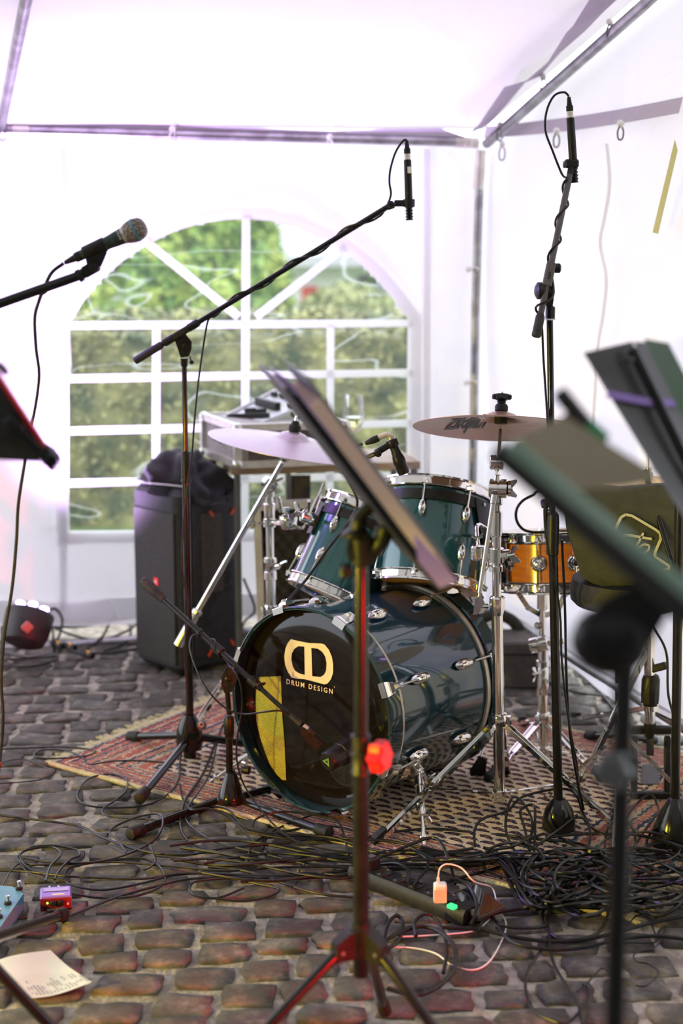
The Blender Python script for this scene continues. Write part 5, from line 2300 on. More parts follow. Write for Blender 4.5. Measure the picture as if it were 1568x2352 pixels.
pts = [W(146, 605, Y4), W(120, 625, Y4), W(104, 655, Y4 - .01), W(90, 690, Y4 - .02), W(80, 730, Y4), W(83, 800, Y4), W(90, 860, Y4), W(82, 930, Y4), W(68, 1000, Y4), W(54, 1080, Y4), W(42, 1160, Y4), W(38, 1240, Y4), W(28, 1350, Y4), W(10, 1460, Y4), W(3, 1560, Y4), W(7, 1640, Y4), W(3, 1720, Y4), W(-10, 1790, Y4), G(-60, 1900, .01)]
cable('cable hanging from the vocal microphone down the left edge', pts, .0040, k=4)

# --- tom microphone held by an arm behind the centre music stand
Y5 = 4.30
TM = thing('tom_microphone', 'chunky black microphone with right angle plug above the larger tom', 'microphone', W(905, 1040, Y5))
dmx = (W(928, 1085, Y5) - W(900, 1012, Y5)).normalized()
a_ = W(898, 1010, Y5)
b = MB()
b.lathe(a_, dmx, [(.0105, .018), (.0120, .02), (.0125, .034), (.0135, .036), (.0135, .044), (.0155, .048), (.0175, .058), (.0178, .070), (.0165, .072), (.0170, .095), (.0155, .102), (.0005, .103)], 26)
b.build('body', 'blkp', TM)
b = MB()
b.lathe(a_, dmx, [(.0005, -.002), (.015, -.001), (.0165, .003), (.0165, .018), (.0150, .021), (.0005, .022)], 24)
b.bar(a_ + dmx * .009, W(860, 1042, Y5), .018, .020, dmx, .005)
b.lathe(W(868, 1041, Y5 - .010), V((0, -1, 0)), [(.010, 0), (.010, .008), (.0005, .010)], 14)
b.bar(W(862, 1042, Y5), W(800, 1070, Y5 + .03), .013, .012, UP, .003)
b.build('holder', 'blkp', TM)
b = MB()
b.tube(cat_rom([a_ + dmx * .0, W(896, 1002, Y5), W(888, 998, Y5), W(868, 1006, Y5)], 4), .0078, 14)
tag(b.build('angle_plug', 'ring', TM), 'nickel coloured right angle plug')
b = MB()
b.lathe(W(869, 1006, Y5), W(830, 1022, Y5) - W(869, 1006, Y5), [(.0098, 0), (.0098, .018), (.0055, .038), (.0035, .04)], 16)
b.build('connector', 'rubber', TM)
cable('black cable running from the tom microphone down across the smaller tom', [W(833, 1020, Y5), W(800, 1030, Y5), W(790, 1080, Y5 - .02), W(820, 1150, Y5 - .05), W(800, 1200, Y5 - .05), W(745, 1270, Y5 - .06), W(700, 1335, Y5 - .02), W(655, 1385, Y5 + .15), W(620, 1440, 4.75), W(600, 1520, 4.8), W(560, 1600, 4.8), W(510, 1670, 4.75), G(470, 1770, .02), G(420, 1850, .012), G(430, 1930, .012), G(560, 1975, .012)], .0040, k=5)
# snare microphone
Y6 = 4.44
SM = thing('snare_microphone', 'small black clip microphone hanging on the snare rim', 'microphone', W(1256, 1200, Y6))
b = MB()
b.bar(W(1256, 1215, Y6), W(1254, 1168, Y6), .017, .018, V((1, 0, 0)), .004)
b.bar(W(1254, 1165, Y6), W(1250, 1148, Y6 + .02), .024, .022, V((1, 0, 0)), .005)
b.build('body', 'blkp', SM)
b = MB()
b.bar(W(1255, 1238, Y6), W(1256, 1205, Y6), .013, .020, V((1, 0, 0)), .003)
b.build('rim_clamp', 'blkp', SM)
cable('black cable curving up from the snare rim microphone', [W(1250, 1222, Y6), W(1222, 1222, Y6), W(1200, 1215, Y6), W(1186, 1195, Y6), W(1186, 1170, Y6), W(1200, 1150, Y6), W(1225, 1136, Y6), W(1235, 1128, Y6), W(1290, 1110, Y6)], .0042, k=5)

# --- dark poles at the right edge
t = thing('microphone_stand', 'black pole with heavy cast base at the right frame edge', 'mic stand', G(1548, 1948))
b = MB()
b.lathe(G(1548, 1945), UP, [(.055, .0), (.062, .008), (.060, .045), (.046, .09), (.024, .13), (.016, .14), (.0005, .141)], 26)
b.build('base', 'blk', t)
b = MB()
b.cyl(W(1549, 1880, 3.97), W(1560, 1150, 3.97), .0125, n=16)
b.build('pole', 'blk', t)
b = MB()
b.cyl(W(1560, 1350, 3.97), W(1480, 1080, 4.1), .008, n=14)
b.build('boom', 'blk', t)
t = thing('microphone_stand', 'thin olive black pole between snare and hi hat', 'mic stand', G(1420, 1700))
b = MB()
b.cyl(G(1422, 1690), W(1418, 1130, 4.92), .011, n=16)
b.build('pole', 'blk', t)
for F in (G(1350, 1690, .014), G(1500, 1700, .014), G(1420, 1650, .014)):
    foot_leg(t, G(1422, 1690, .06), F, .009)

# ------------------------------------------------------------------ music stands
def mstand_hub(t, x, y, Y, feet, m='blkp', r=.0150):
    b = MB()
    c = W(x, y, Y)
    b.lathe(c - UP * .03, UP, [(r, 0), (.024, .002), (.024, .055), (r + .004, .058), (r + .004, .066), (r, .067)], 20)
    for F in feet:
        d = V(F) - c
        d.z = 0
        d.normalize()
        s = UP.cross(d)
        b.hull([c + d * a + s * w_ + UP * z for (a, w_, z) in ((0, -.014, .025), (0, .014, .025), (0, -.014, -.03), (0, .014, -.03), (.058, -.012, .006), (.058, .012, .006), (.058, -.012, -.030), (.058, .012, -.030), (.03, .013, .022), (.03, -.013, .022))])
    h_ = b.build('hub', m, t)
    for F in feet:
        d = V(F) - c
        d.z = 0
        d.normalize()
        L = MB()
        L.cyl(c + d * .045 - UP * .012, F, .0105, n=14)
        lg = L.build('leg', 'blk', t)
        f = MB()
        dd = (V(F) - (c + d * .045)).normalized()
        f.lathe(V(F) - dd * .05, dd, [(.0105, 0), (.0135, .004), (.0145, .05), (.008, .054)], 14)
        f.build('rubber_foot', 'rubber', lg)
        s = MB()
        s.cyl(c + d * .045 + UP.cross(d) * .014 - UP * .012, c + d * .045 - UP.cross(d) * .014 - UP * .012, .004, n=8)
        s.build('rivet', 'satin', h_)
    return h_


Y7 = 2.72
t = thing('music_stand', 'black music stand in the middle foreground with red light painted on its knob', 'music stand', V((.09, 2.72, 0)))
cb_ = W(829, 2150, Y7)
fc_ = V((cb_.x, cb_.y, 0))
mstand_hub(t, 829, 2158, Y7, [G(884, 2322, .012), V((cb_.x - .40, Y7 - .22, .012)), V((cb_.x + .33, Y7 - .30, .012))])
b = MB()
b.cyl(W(829, 2240, Y7), W(828, 1700, Y7), .0152, n=24)
b.build('lower_tube', 'blk', t)
b = MB()
b.cyl(W(828, 1705, Y7), W(829, 1290, Y7), .0125, n=24)
b.build('upper_tube', 'blk', t)
b = MB()
b.lathe(W(828, 1778, Y7), UP, [(.0155, 0), (.0178, .001), (.0178, .006), (.0165, .008), (.0165, .034), (.0180, .036), (.0180, .040), (.0165, .042), (.0165, .066), (.0182, .068), (.0182, .074), (.013, .076)], 22)
b.build('clutch', 'blkp', t)
b = MB()
b.cyl(W(845, 1735, Y7 - .01), W(858, 1735, Y7 - .01), .008)
kd = V((.85, -.5, .05)).normalized()
knob(b, W(855, 1735, Y7 - .015), kd, .026, .030, 6)
tag(b.build('height_knob', 'red', t), 'star knob with painted red light')  # red stage light put into the colour of a black knob
b = MB()
b.lathe(W(829, 1300, Y7), UP, [(.013, 0), (.017, .004), (.020, .03), (.022, .05), (.014, .058)], 18)
b.hull([W(x, y, Y7 + dy) for (x, y) in ((802, 1290), (795, 1265), (800, 1240), (838, 1228), (850, 1240), (850, 1275)) for dy in (-.016, .016)])
b.lathe(W(815, 1232, Y7), V((-.25, 0, 1)), [(.018, 0), (.024, .003), (.024, .010), (.016, .014)], 20)
b.build('tilt_joint', 'blkp', t)
b = MB()
b.tube(cat_rom([W(830, 1250, Y7), W(822, 1215, Y7), W(828, 1185, Y7), W(848, 1165, Y7)], 4), [.018] * 4 + [.015] * 4 + [.012] * 5, 12)
b.tube(cat_rom([W(840, 1285, Y7), W(862, 1262, Y7), W(878, 1235, Y7), W(884, 1212, Y7)], 4), [.014] * 6 + [.016] * 7, 12)
b.build('desk_bracket', 'blkp', t)
b = MB()
knob(b, W(806, 1312, Y7), V((-1, -.1, 0)), .012, .02, 5)
b.build('tilt_knob', 'blkp', t)
# desk seen along its plane
E1 = (W(1020, 1362, 2.55) - W(652, 890, 2.55)).normalized()
WD = V((-.150, .986, 0)).normalized()
NM = WD.cross(E1)
if NM.x < 0:
    NM = -NM                        # towards the player's side (upper right)


def dk(px, py, Y=2.52):
    return W(px, py, Y)


DW = .42
b = MB()
P0, P1 = dk(652, 892), dk(1006, 1358)
b.poly([[P0, P1, P1 + WD * DW, P0 + WD * DW]], NM * .0045)
b.build('desk_plate', 'desk', t)
b = MB()
b.poly([[P1 - E1 * .02, P1 + E1 * .004, P1 + E1 * .004 + WD * DW, P1 - E1 * .02 + WD * DW]], NM * .040)
b.build('desk_lip', 'desk', t)
nt = thing('ring_binder', 'thick sheaf of sheet music on the centre music stand desk', 'book', P1 + NM * .01)
A_, B_ = P0 + E1 * .02 + NM * .008, P1 - E1 * .006 + NM * .008
b = MB()
b.poly([[A_, B_, B_ + WD * .34, A_ + WD * .34]], NM * .004)
b.build('back_cover', 'desk', nt)
b = MB()
b.poly([[A_ + E1 * .03 + NM * .005, B_ + NM * .005, B_ + WD * .32 + NM * .005, A_ + E1 * .03 + WD * .32 + NM * .005]], NM * .022)
b.build('page_block', 'pages', nt)
for k in range(5):
    b = MB()
    o_ = A_ + NM * (.028 + k * .0018) + E1 * (.004 + .008 * random.random())
    c0, c1 = o_ - E1 * (.012 * (k % 3)), B_ + NM * (.028 + k * .0018)
    b.poly([[c0 + WD * .02, c1 + WD * .02, c1 + WD * .30, c0 + WD * .30]], NM * .0008)
    tag(b.build('loose_sheet', 'paper' if k < 4 else 'cream', nt), 'loose cream sheet')
b = MB()
b.poly([[A_ - E1 * .022 + NM * .004, A_ + E1 * .10 + NM * .004, A_ + E1 * .10 + WD * .3 + NM * .004, A_ - E1 * .022 + WD * .3 + NM * .004]], NM * .0015)
tag(b.build('violet_light_sheet', 'lilac', nt), 'violet light painted as a lilac sheet')  # violet light on the desk top, added as a lilac sheet
b = MB()
b.poly([[dk(950, 1225, 2.50), dk(1052, 1335, 2.50), dk(1010, 1352, 2.50), dk(960, 1290, 2.50)]], V((0, .001, 0)))
tag(b.build('lilac_page', 'lilac', nt), 'lilac page corner')

# left edge music stand
t = thing('music_stand', 'black music stand leaning in at the left frame edge, edge lit red', 'music stand', V((-.62, 2.45, 0)))
Y8 = 2.5
b = MB()
e0, e1 = W(-70, 760, Y8), W(116, 1052, Y8)
Ed = (e1 - e0).normalized()
wd_ = V((.10, .99, 0))
nn = wd_.cross(Ed).normalized()
pq = [W(-90, 740, 2.52), W(-3, 868, 2.5), W(118, 1050, 2.5), W(96, 1064, 2.5), W(40, 1010, 2.5), W(-90, 1000, 2.52)]
b.poly([pq], V((0, .010, 0)))
b.build('desk_plate', 'desk', t)
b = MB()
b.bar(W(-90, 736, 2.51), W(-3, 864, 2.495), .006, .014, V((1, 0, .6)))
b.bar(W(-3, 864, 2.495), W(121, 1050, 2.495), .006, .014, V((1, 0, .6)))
tag(b.build('desk_rim', 'red', t), 'desk rim with painted red light')  # red light along the desk edge, put into the rim colour
b = MB()
b.hull([W(x, y, Y) for x, y in ((-80, 980), (0, 930), (92, 1062), (-80, 1052)) for Y in (2.52, 2.54)])
b.build('support_plate', 'bag', t)
b = MB()
b.bar(W(15, 960, 2.48), W(105, 1050, 2.48), .016, .014, UP, .003)
b.lathe(W(40, 988, 2.47), V((0, -1, 0)), [(.012, 0), (.012, .01), (.0005, .012)], 12)
b.build('hinge_bar', 'blkp', t)
b = MB()
for k in range(3):
    knob(b, W(108 + k * 7, 1062 - k * 10, 2.47) - V((0, .01, 0)), V((.75, -.1, .6)), .017, .007, 7)
b.build('star_knob', 'blkp', t)
b = MB()
knob(b, W(2, 850, 2.49), V((.75, -.1, .6)), .012, .008, 6)
b.build('upper_knob', 'blkp', t)
b = MB()
b.cyl(W(-60, 2185, 2.78), W(-60, 1010, 2.52), .0125)
b.build('pole', 'blk', t)
hubc = W(-60, 2171, 2.78)
for F in (G(143, 2100, .016), G(235, 2486, .012), V((-1.10, 2.70, .012))):
    foot_leg(t, hubc, F, .0115)
# note the front leg crosses the lower left corner
# right, second music stand (grey folded panels)
Y9 = 2.55
t = thing('music_stand', 'grey folding music stand panels at the right edge, mint sheet behind', 'music stand', V((.80, 2.6, 0)))
b = MB()
q = [W(1340, 812, Y9), W(1452, 786, Y9 + .05), W(1640, 1160, Y9 + .05), W(1570, 1190, Y9)]
b.poly([q], V((.0, .004, .001)))
b.build('left_panel', 'deskg', t)
b = MB()
q = [W(1455, 786, Y9 + .05), W(1530, 792, Y9 + .14), W(1720, 1180, Y9 + .14), W(1642, 1160, Y9 + .05)]
b.poly([q], V((.0, .004, .001)))
b.build('right_panel', 'desk', t)
b = MB()
b.bar(W(1395, 905, Y9 - .01), W(1500, 925, Y9 + .03), .012, .004, UP)
b.bar(W(1500, 925, Y9 + .03), W(1600, 925, Y9 + .1), .012, .004, UP)
tag(b.build('cross_strip', 'lilac', t), 'lilac reflecting cross strip')
b = MB()
b.bar(W(1450, 800, Y9 + .03), W(1640, 1190, Y9 + .03), .018, .012, V((1, 0, 0)), .003)
b.cyl(W(1438, 826, Y9), W(1440, 832, Y9), .012)
b.build('spine', 'desk', t)
b = MB()
b.cyl(W(1640, 1180, Y9 + .05), V((.87, 2.6, .02)), .012)
b.build('pole', 'blk', t)
for F in (V((1.2, 2.7, .012)), V((.75, 2.95, .012)), V((.85, 2.2, .012))):
    foot_leg(t, V((.87, 2.6, .35)), F, .0105)
sh = MB()
sh.poly([[W(1478, 778, Y9 - .0), W(1535, 788, Y9 - .0), W(1700, 1100, Y9 - .0), W(1640, 1110, Y9 - .0)]], V((0, .002, 0)))
tag(sh.build('sheet_music', 'mint', None, W(1600, 1120, Y9 + .17)), 'mint green sheet on the grey folding stand', 'paper')

# nearest right music stand, out of focus
YA = 1.72
t = thing('music_stand', 'nearest music stand at right, blurred, mint green lip and dark round joint', 'music stand', W(1432, 2352, YA) * 1)
t.location = (W(1432, 1900, YA).x, YA, 0)
b = MB()
b.cyl(V((t.location.x, YA, .25)), W(1434, 1530, YA), .0125, n=18)
b.build('lower_tube', 'blk', t)
b = MB()
b.cyl(W(1434, 1560, YA), W(1440, 1380, YA), .0125, n=18)
b.build('upper_tube', 'blk', t)
b = MB()
b.ball(W(1402, 1470, YA), .044, 18, (1.05, .7, .95))
b.hull([W(x, y, YA + dy) for (x, y) in ((1345, 1440), (1380, 1380), (1480, 1330), (1540, 1400), (1500, 1470), (1440, 1530), (1370, 1520)) for dy in (-.018, .018)])
b.build('tilt_joint', 'blkp', t)
b = MB()
b.lathe(W(1434, 1790, YA), UP, [(.013, 0), (.017, .003), (.017, .03), (.013, .033)], 18)
b.build('clutch', 'blkp', t)
b = MB()
knob(b, W(1412, 1765, YA - .015), V((-.5, -.85, 0)), .021, .018, 6)
b.build('height_knob', 'grey', t)
b = MB()
L0_, L1_ = W(1158, 1030, YA), W(1640, 1430, YA - .1)
ed = (L1_ - L0_).normalized()
wdir = V((.30, .95, .10)).normalized()
b.bar(L0_ + V((.006, 0, .004)), L1_ + V((.006, 0, .004)), .018, .012, V((0, -.3, 1)), .003)
tag(b.build('desk_lip', 'mint', t), 'mint coloured front lip')
b = MB()
nn2 = ed.cross(V((0, -.3, 1))).normalized()
b.bar(L0_ + V((-.008, .012, -.002)), L1_ + V((-.008, .012, -.012)), .026, .008, V((0, -.3, 1)), .002)
b.build('desk_edge', 'desk', t)
for F in (V((t.location.x + .3, YA + .2, .012)), V((t.location.x - .25, YA - .35, .012)), V((t.location.x + .1, YA - .4, .012))):
    foot_leg(t, V((t.location.x, YA, .30)), F, .0105)
sp_ = MB()
q = [W(1176, 1012, YA + .12), W(1296, 955, YA + .12), W(1500, 1082, YA + .12), W(1500, 1108, YA + .12), W(1420, 1120, YA + .12), W(1280, 1128, YA + .12)]
sp_.poly([q], V((0, .001, 0)))
tag(sp_.build('sheet_music', 'cream', None, q[0]), 'large cream sheet lying on the nearest right music stand', 'paper')
b = MB()
lc = thing('desk_lamp', 'small dark clip lamp with green tail on the nearest right stand', 'lamp', W(1320, 950, 1.95))
b.bar(W(1282, 898, 1.95), W(1345, 975, 1.95), .020, .018, V((1, 0, 1)), .004)
b.hull([W(x, y, 1.95 + dy) for (x, y) in ((1285, 960), (1320, 935), (1345, 985), (1300, 985)) for dy in (-.01, .01)])
b.build('lamp_head', 'desk', lc)
b = MB()
b.bar(W(1340, 968, 1.95), W(1390, 1012, 1.95), .018, .008, V((1, 0, 1)), .002)
b.bar(W(1386, 1010, 1.95), W(1395, 1080, YA + .122), .008, .005, V((1, 0, 0)))
tag(b.build('clip_arm', mat('green_clip', (.03, .32, .13), .4), lc), 'green arm')

# throne and charcoal bag with emblem behind the right stands
t = thing('drum_throne', 'round black drum stool seat behind the snare', 'stool', V((1.02, 4.75, 0)))
tc_ = W(1440, 1345, 4.15)
t.location = (tc_.x, tc_.y, 0)
b = MB()
b.lathe(tc_ - UP * .05, UP, [(.0005, 0), (.14, 0), (.152, .012), (.155, .04), (.148, .07), (.0005, .08)], 40)
b.build('seat', 'rubber', t)
b = MB()
b.cyl(tc_ - UP * .05, V((tc_.x, tc_.y, .12)), .014)
b.build('post', 'chrome', t)
for k in range(3):
    b = MB()
    a_ = 2 * pi * k / 3 + .3
    b.bar(V((tc_.x, tc_.y, .26)), V((tc_.x + cos(a_) * .25, tc_.y + sin(a_) * .25, .008)), .016, .010)
    b.build('leg', 'chrome', t)
YB = 4.03
t = thing('gig_bag', 'charcoal cloth bag with cream line emblem resting on the drum stool', 'bag', W(1440, 1330, YB))
b = MB()
ol = [(1290, 1120), (1330, 1105), (1420, 1116), (1500, 1110), (1600, 1105), (1620, 1345), (1560, 1362), (1450, 1362), (1385, 1355), (1335, 1325), (1300, 1215)]
N = len(ol)
ctr = (1450, 1230)
for k, (s, dy) in enumerate(((.94, .10), (1.0, .07), (1.0, .03), (.96, .005), (.6, -.008))):
    for (x, y) in ol:
        b.v.append(W(ctr[0] + (x - ctr[0]) * s, ctr[1] + (y - ctr[1]) * s, YB + .02 + dy))
for k in range(4):
    for i in range(N):
        j = (i + 1) % N
        b.f.append((k * N + i, k * N + j, (k + 1) * N + j, (k + 1) * N + i))
b.f += [tuple(range(N))[::-1], tuple(4 * N + i for i in range(N))]
b.build('body', 'bag', t, ang=60)
eb = MB()


def eline(pts, w=.0065):
    for i in range(len(pts) - 1):
        a, c = W(*pts[i], YB + .006), W(*pts[i + 1], YB + .006)
        eb.bar(a, c, w, .004, (c - a).cross(V((0, 1, 0))))


eline([(1408, 1228), (1414, 1212), (1426, 1188), (1436, 1182), (1450, 1184), (1506, 1217), (1516, 1226), (1517, 1238), (1504, 1268), (1503, 1278), (1536, 1300), (1536, 1306), (1524, 1310), (1498, 1314)])
eline([(1421, 1246), (1430, 1230), (1444, 1229), (1496, 1238)])
eline([(1477, 1224), (1466, 1246), (1456, 1262), (1455, 1270), (1464, 1274), (1480, 1270), (1490, 1262), (1490, 1252), (1478, 1250), (1462, 1260)], .0050)
eline([(1455, 1282), (1478, 1283), (1480, 1290), (1470, 1296)])
tag(eb.build('emblem', 'emb', t), 'cream line drawn emblem')
# ------------------------------------------------------------------ back of the tent: speaker, table, case, lamp
def rbox(c, ax, ay, hx_, hy_, hz_, r, n=5, rz=.02):
    """upright box with rounded vertical corners"""
    m = MB()
    prof = [(-hz_, -rz), (-hz_ + rz, 0), (hz_ - rz, 0), (hz_, -rz)]
    ring = []
    for sx_, sy_ in ((1, 1), (-1, 1), (-1, -1), (1, -1)):
        a0 = {(1, 1): 0, (-1, 1): 90, (-1, -1): 180, (1, -1): 270}[(sx_, sy_)]
        for k in range(n + 1):
            a = radians(a0 + 90 * k / n)
            ring.append((sx_ * (hx_ - r), sy_ * (hy_ - r), cos(a), sin(a)))
    N = len(ring)
    for z, e in prof:
        for (x, y, cx, cy) in ring:
            m.v.append(V(c) + ax * (x + cx * (r + e)) + ay * (y + cy * (r + e)) + UP * z)
    for k in range(3):
        for i in range(N):
            j = (i + 1) % N
            m.f.append((k * N + i, k * N + j, (k + 1) * N + j, (k + 1) * N + i))
    m.f += [tuple(range(N))[::-1], tuple(3 * N + i for i in range(N))]
    return m


sc_ = G(440, 1556)
AXL = V((-.70, .71, 0)).normalized()     # left face runs this way
AXR = V((.74, .67, 0)).normalized()
cc = sc_ + AXL * .135 + AXR * .135 + UP * .352 + V((-.035, .0, 0))
sp = thing('speaker', 'tall black portable loudspeaker with red badge and orange marks', 'speaker', (cc.x, cc.y, 0))
rbox(cc, AXL, AXR, .142, .145, .345, .045, 5, .025).build('cabinet', 'spk', sp)
# left (grille) face
gf = cc - AXR * .1455
b = MB()
b.box(gf - UP * .025, AXL * .118, AXR * .004, UP * .285, .003)
gr_ = b.build('grille', 'grille', sp)
b = MB()
q = gf - AXR * .006 + AXL * -.0 + UP * .0
q = RP(358, 1336, gf - AXR * .0055, AXR)
b.box(q, AXL * .011, AXR * .001, UP * .014)
lb = b.build('badge', 'redled', sp)
tag(lb, 'red badge')
text('JBL', .011, q - AXR * .0016, -AXL, UP, 'white', 'lettering', lb, bold=.0004)
# right face
rf_ = cc - AXL * .1425
b = MB()
b.box(rf_ - UP * .0 - AXL * .003, AXR * .085, AXL * .004, UP * .290, .003)
rp_ = b.build('side_panel', 'spk', sp)
b = MB()
b.box(rf_ - AXL * .008 + UP * .10, AXR * .05, AXL * .002, UP * .15, .002)
b.build('side_relief', 'gridw', sp)
for (x, y, s) in ((485, 1180, 1), (534, 1174, -1), (533, 1475, 1), (483, 1500, -1)):
    q = RP(x, y, rf_ - AXL * .008, AXL)
    b = MB()
    b.bar(q + (AXR * -s * .008 + UP * .011), q - (AXR * -s * .008 + UP * .011), .009, .005, AXL.cross(UP))
    tag(b.build('orange_mark', 'orange', sp), 'orange dash')
q = RP(508, 1335, rf_ - AXL * .0085, AXL)
text('JBL', .105, q, -UP, AXR, 'ink', 'lettering', sp, bold=.003, ext=.002)
b = MB()
b.tube(cat_rom([W(322, 1108, 5.62), W(370, 1112, 5.55), W(425, 1118, 5.5)], 4), .0022, 6)
b.build('top_trim', 'orange_led', sp) if False else b.build('top_trim', 'paper', sp)

# black cloth heap on the speaker
cl0 = V((cc.x + .015, cc.y - .03, cc.z + .352))
b = MB()
N1, N2 = 44, 20
for i in range(N2 + 1):
    for j in range(N1):
        th = pi * .52 * i / N2
        ph = 2 * pi * j / N1
        rx, ry, rz_ = .165, .150, .095
        p = V((sin(th) * cos(ph), sin(th) * sin(ph), cos(th)))
        rid = 1 + .16 * sin(ph * 5 + 4 * p.z + 2 * mnoise.noise(p * 2)) * sin(th) + .22 * mnoise.noise(p * 3.1 + V((3, 1, 0)))
        low = .03 * max(0, cos(ph - radians(-60))) * sin(th) ** 3
        b.v.append(cl0 + V((p.x * rx * rid, p.y * ry * rid, max(.004, p.z * rz_ * rid * (1.2 if p.x < .2 else .9)) - low * 2.2)))
for i in range(N2):
    for j in range(N1):
        b.f.append((i * N1 + j, i * N1 + (j + 1) % N1, (i + 1) * N1 + (j + 1) % N1, (i + 1) * N1 + j))
tag(b.build('cloth', 'cloth', None, cl0, ang=80), 'crumpled black cloth heaped on top of the speaker', 'cloth')

# table
TZ = .775
fl_, fr_ = G(532, 1074, TZ), G(965, 1060, TZ)
td = (fr_ - fl_).normalized()
tn_ = V((-td.y, td.x, 0))
if tn_.y < 0:
    tn_ = -tn_
tb = thing('table', 'narrow wooden topped table along the back wall holding the case', 'table', (fl_ + fr_) / 2 - UP * TZ)
b = MB()
wd2 = .36
b.poly([[fl_, fr_, fr_ + tn_ * wd2, fl_ + tn_ * wd2]], UP * -.028)
b.build('tabletop', 'wood', tb)
for a, c in ((.03, .03), (.97, .03), (.03, .9), (.97, .9)):
    b = MB()
    q = fl_ + (fr_ - fl_) * a + tn_ * wd2 * c - UP * .028
    b.bar(q, V((q.x, q.y, .0)), .022, .022, td, .003)
    b.build('leg', 'grey', tb)
b = MB()
q = W(661, 1088, 5.7)
b.bar(W(661, 1088, 5.72), W(662, 1175, 5.72), .02, .03, td)
b.build('bracket', 'satin', tb)
t = thing('black_box', 'black flat box hanging under the tabletop behind the chrome stand', 'box', W(685, 1165, 5.75))
b = MB()
b.hull([W(x, y, Y) for x, y in ((669, 1091), (713, 1091), (713, 1165), (669, 1165)) for Y in (5.72, 5.80)])
b.build('body', 'gridw', t)

# flight case on the table
f1, f2, f3 = G(546, 1074, TZ + .012), G(470, 1042, TZ + .012), G(792, 1064, TZ + .012)
f4 = f3 + (f2 - f1)
fh = .150
fcx = thing('flight_case', 'open topped flight case with aluminium edges on the table', 'case', (f1 + f4) / 2)
b = MB()
b.poly([[f1, f3, f4, f2]], UP * fh)
b.build('body', 'casegrey', fcx)
lftn = (f2 - f1).cross(UP).normalized()
if lftn.x > 0:
    lftn = -lftn
frn = (f3 - f1).cross(UP).normalized()
if frn.y > 0:
    frn = -frn
b = MB()
b.poly([[f1 + (f3 - f1) * .10 + frn * .001 + UP * .022, f3 - (f3 - f1) * .05 + frn * .001 + UP * .022, f3 - (f3 - f1) * .05 + frn * .001 + UP * .128, f1 + (f3 - f1) * .10 + frn * .001 + UP * .128]], frn * .002)
b.build('front_panel', 'gridw', fcx)
b = MB()
for a, c in ((f1, f3), (f1, f2), (f2, f4), (f3, f4)):
    for z in (0, fh):
        b.bar(a + UP * (z + (.010 if z == 0 else -.008)), c + UP * (z + (.010 if z == 0 else -.008)), .026, .018, UP)
for a in (f1, f2, f3, f4):
    b.bar(a, a + UP * fh, .026, .026, (f3 - f1))
b.build('edge_trim', 'alu', fcx)
for a in (f1, f2, f3, f4):
    for z in (.012, fh - .010):
        b = MB()
        b.ball(a + UP * z, .021, 10)
        b.build('corner_cap', 'satin', fcx)
b = MB()
q = f1 + (f2 - f1) * .5 + lftn * .012 + UP * .085
b.bar(q - (f2 - f1) * .12, q + (f2 - f1) * .12, .03, .010, UP, .003)
b.build('handle', 'blkp', fcx)
# tilted mixer on the case
mL, mT, mR, mB = W(497, 968, 5.80), W(655, 887, 6.02), W(722, 918, 5.84), W(590, 974, 5.62)
mx_ = thing('mixing_console', 'tilted light grey mixing console with black fader caps on the flight case', 'mixer', mB - UP * .05)
b = MB()
b.poly([[mL, mT, mR, mB]], V((0, 0, -.012)))
b.build('top_panel', mat('pale_panel', (.62, .68, .66), .4, 0, (.56, .62, .60), 10), mx_)
b = MB()
b.hull([mL - UP * .012, mB - UP * .012, mR - UP * .012, mT - UP * .012, mL - UP * .03, mB - UP * .03, mR - UP * .055, mT - UP * .055])
b.build('chassis', mat('pale_chassis', (.52, .60, .44), .5, 0, (.48, .55, .40), 10), mx_)


def S(u, v, z=.0):
    return mL * (1 - u) * (1 - v) + mB * u * (1 - v) + mR * u * v + mT * (1 - u) * v + UP * z


b = MB()
b.bar(S(0, 0, .004), S(0, 1, .004), .008, .012, UP)
b.build('side_rail', 'paper', mx_)
keys = [(.15, .08, .55, .05), (.35, .12, .55, .05), (.55, .16, .5, .05), (.75, .2, .4, .05), (.25, .28, .3, .04), (.5, .3, .3, .04)]
for (u, v, L_, w_) in keys:
    b = MB()
    b.bar(S(u, v, .006), S(u + .18, v + .05, .006), .022, .012, UP)
    b.build('fader_row', 'blkp', mx_)
b = MB()
b.bar(S(.12, .52, .012), S(.78, .50, .012), .03, .024, UP, .003)
b.build('fader_row', 'blkp', mx_)
for (u, v) in ((.1, .75), (.3, .78), (.85, .62)):
    b = MB()
    b.bar(S(u, v, .008), S(u + .14, v + .02, .008), .018, .016, UP, .003)
    b.build('fader_row', 'blkp', mx_)
b = MB()
b.cyl(W(700, 1000, 5.7), S(.9, .6, -.04), .012)
b.box(W(695, 1000, 5.72), V((.03, 0, 0)), V((0, .05, 0)), V((0, 0, .03)), .004)
b.build('support_foot', 'blkp', mx_)

# wine glass
gb = G(812, 1058, TZ) + V((0, .04, 0))
wg = thing('wine_glass', 'stemmed wine glass with a little white wine on the table', 'glass', gb)
b = MB()
b.lathe(gb, UP, [(.0005, .002), (.034, .002), (.035, .004), (.006, .008), (.0035, .02), (.0035, .085), (.008, .095), (.028, .118), (.040, .150), (.0405, .17), (.034, .245), (.0335, .245), (.0395, .17), (.039, .151), (.027, .120), (.0005, .097)], 32)
b.build('bowl_and_stem', 'glass', wg, ang=60)
b = MB()
b.lathe(gb, UP, [(.0005, .099), (.026, .1215), (.0375, .151), (.038, .158), (.0005, .158)], 28)
b.build('wine', 'wine', wg)

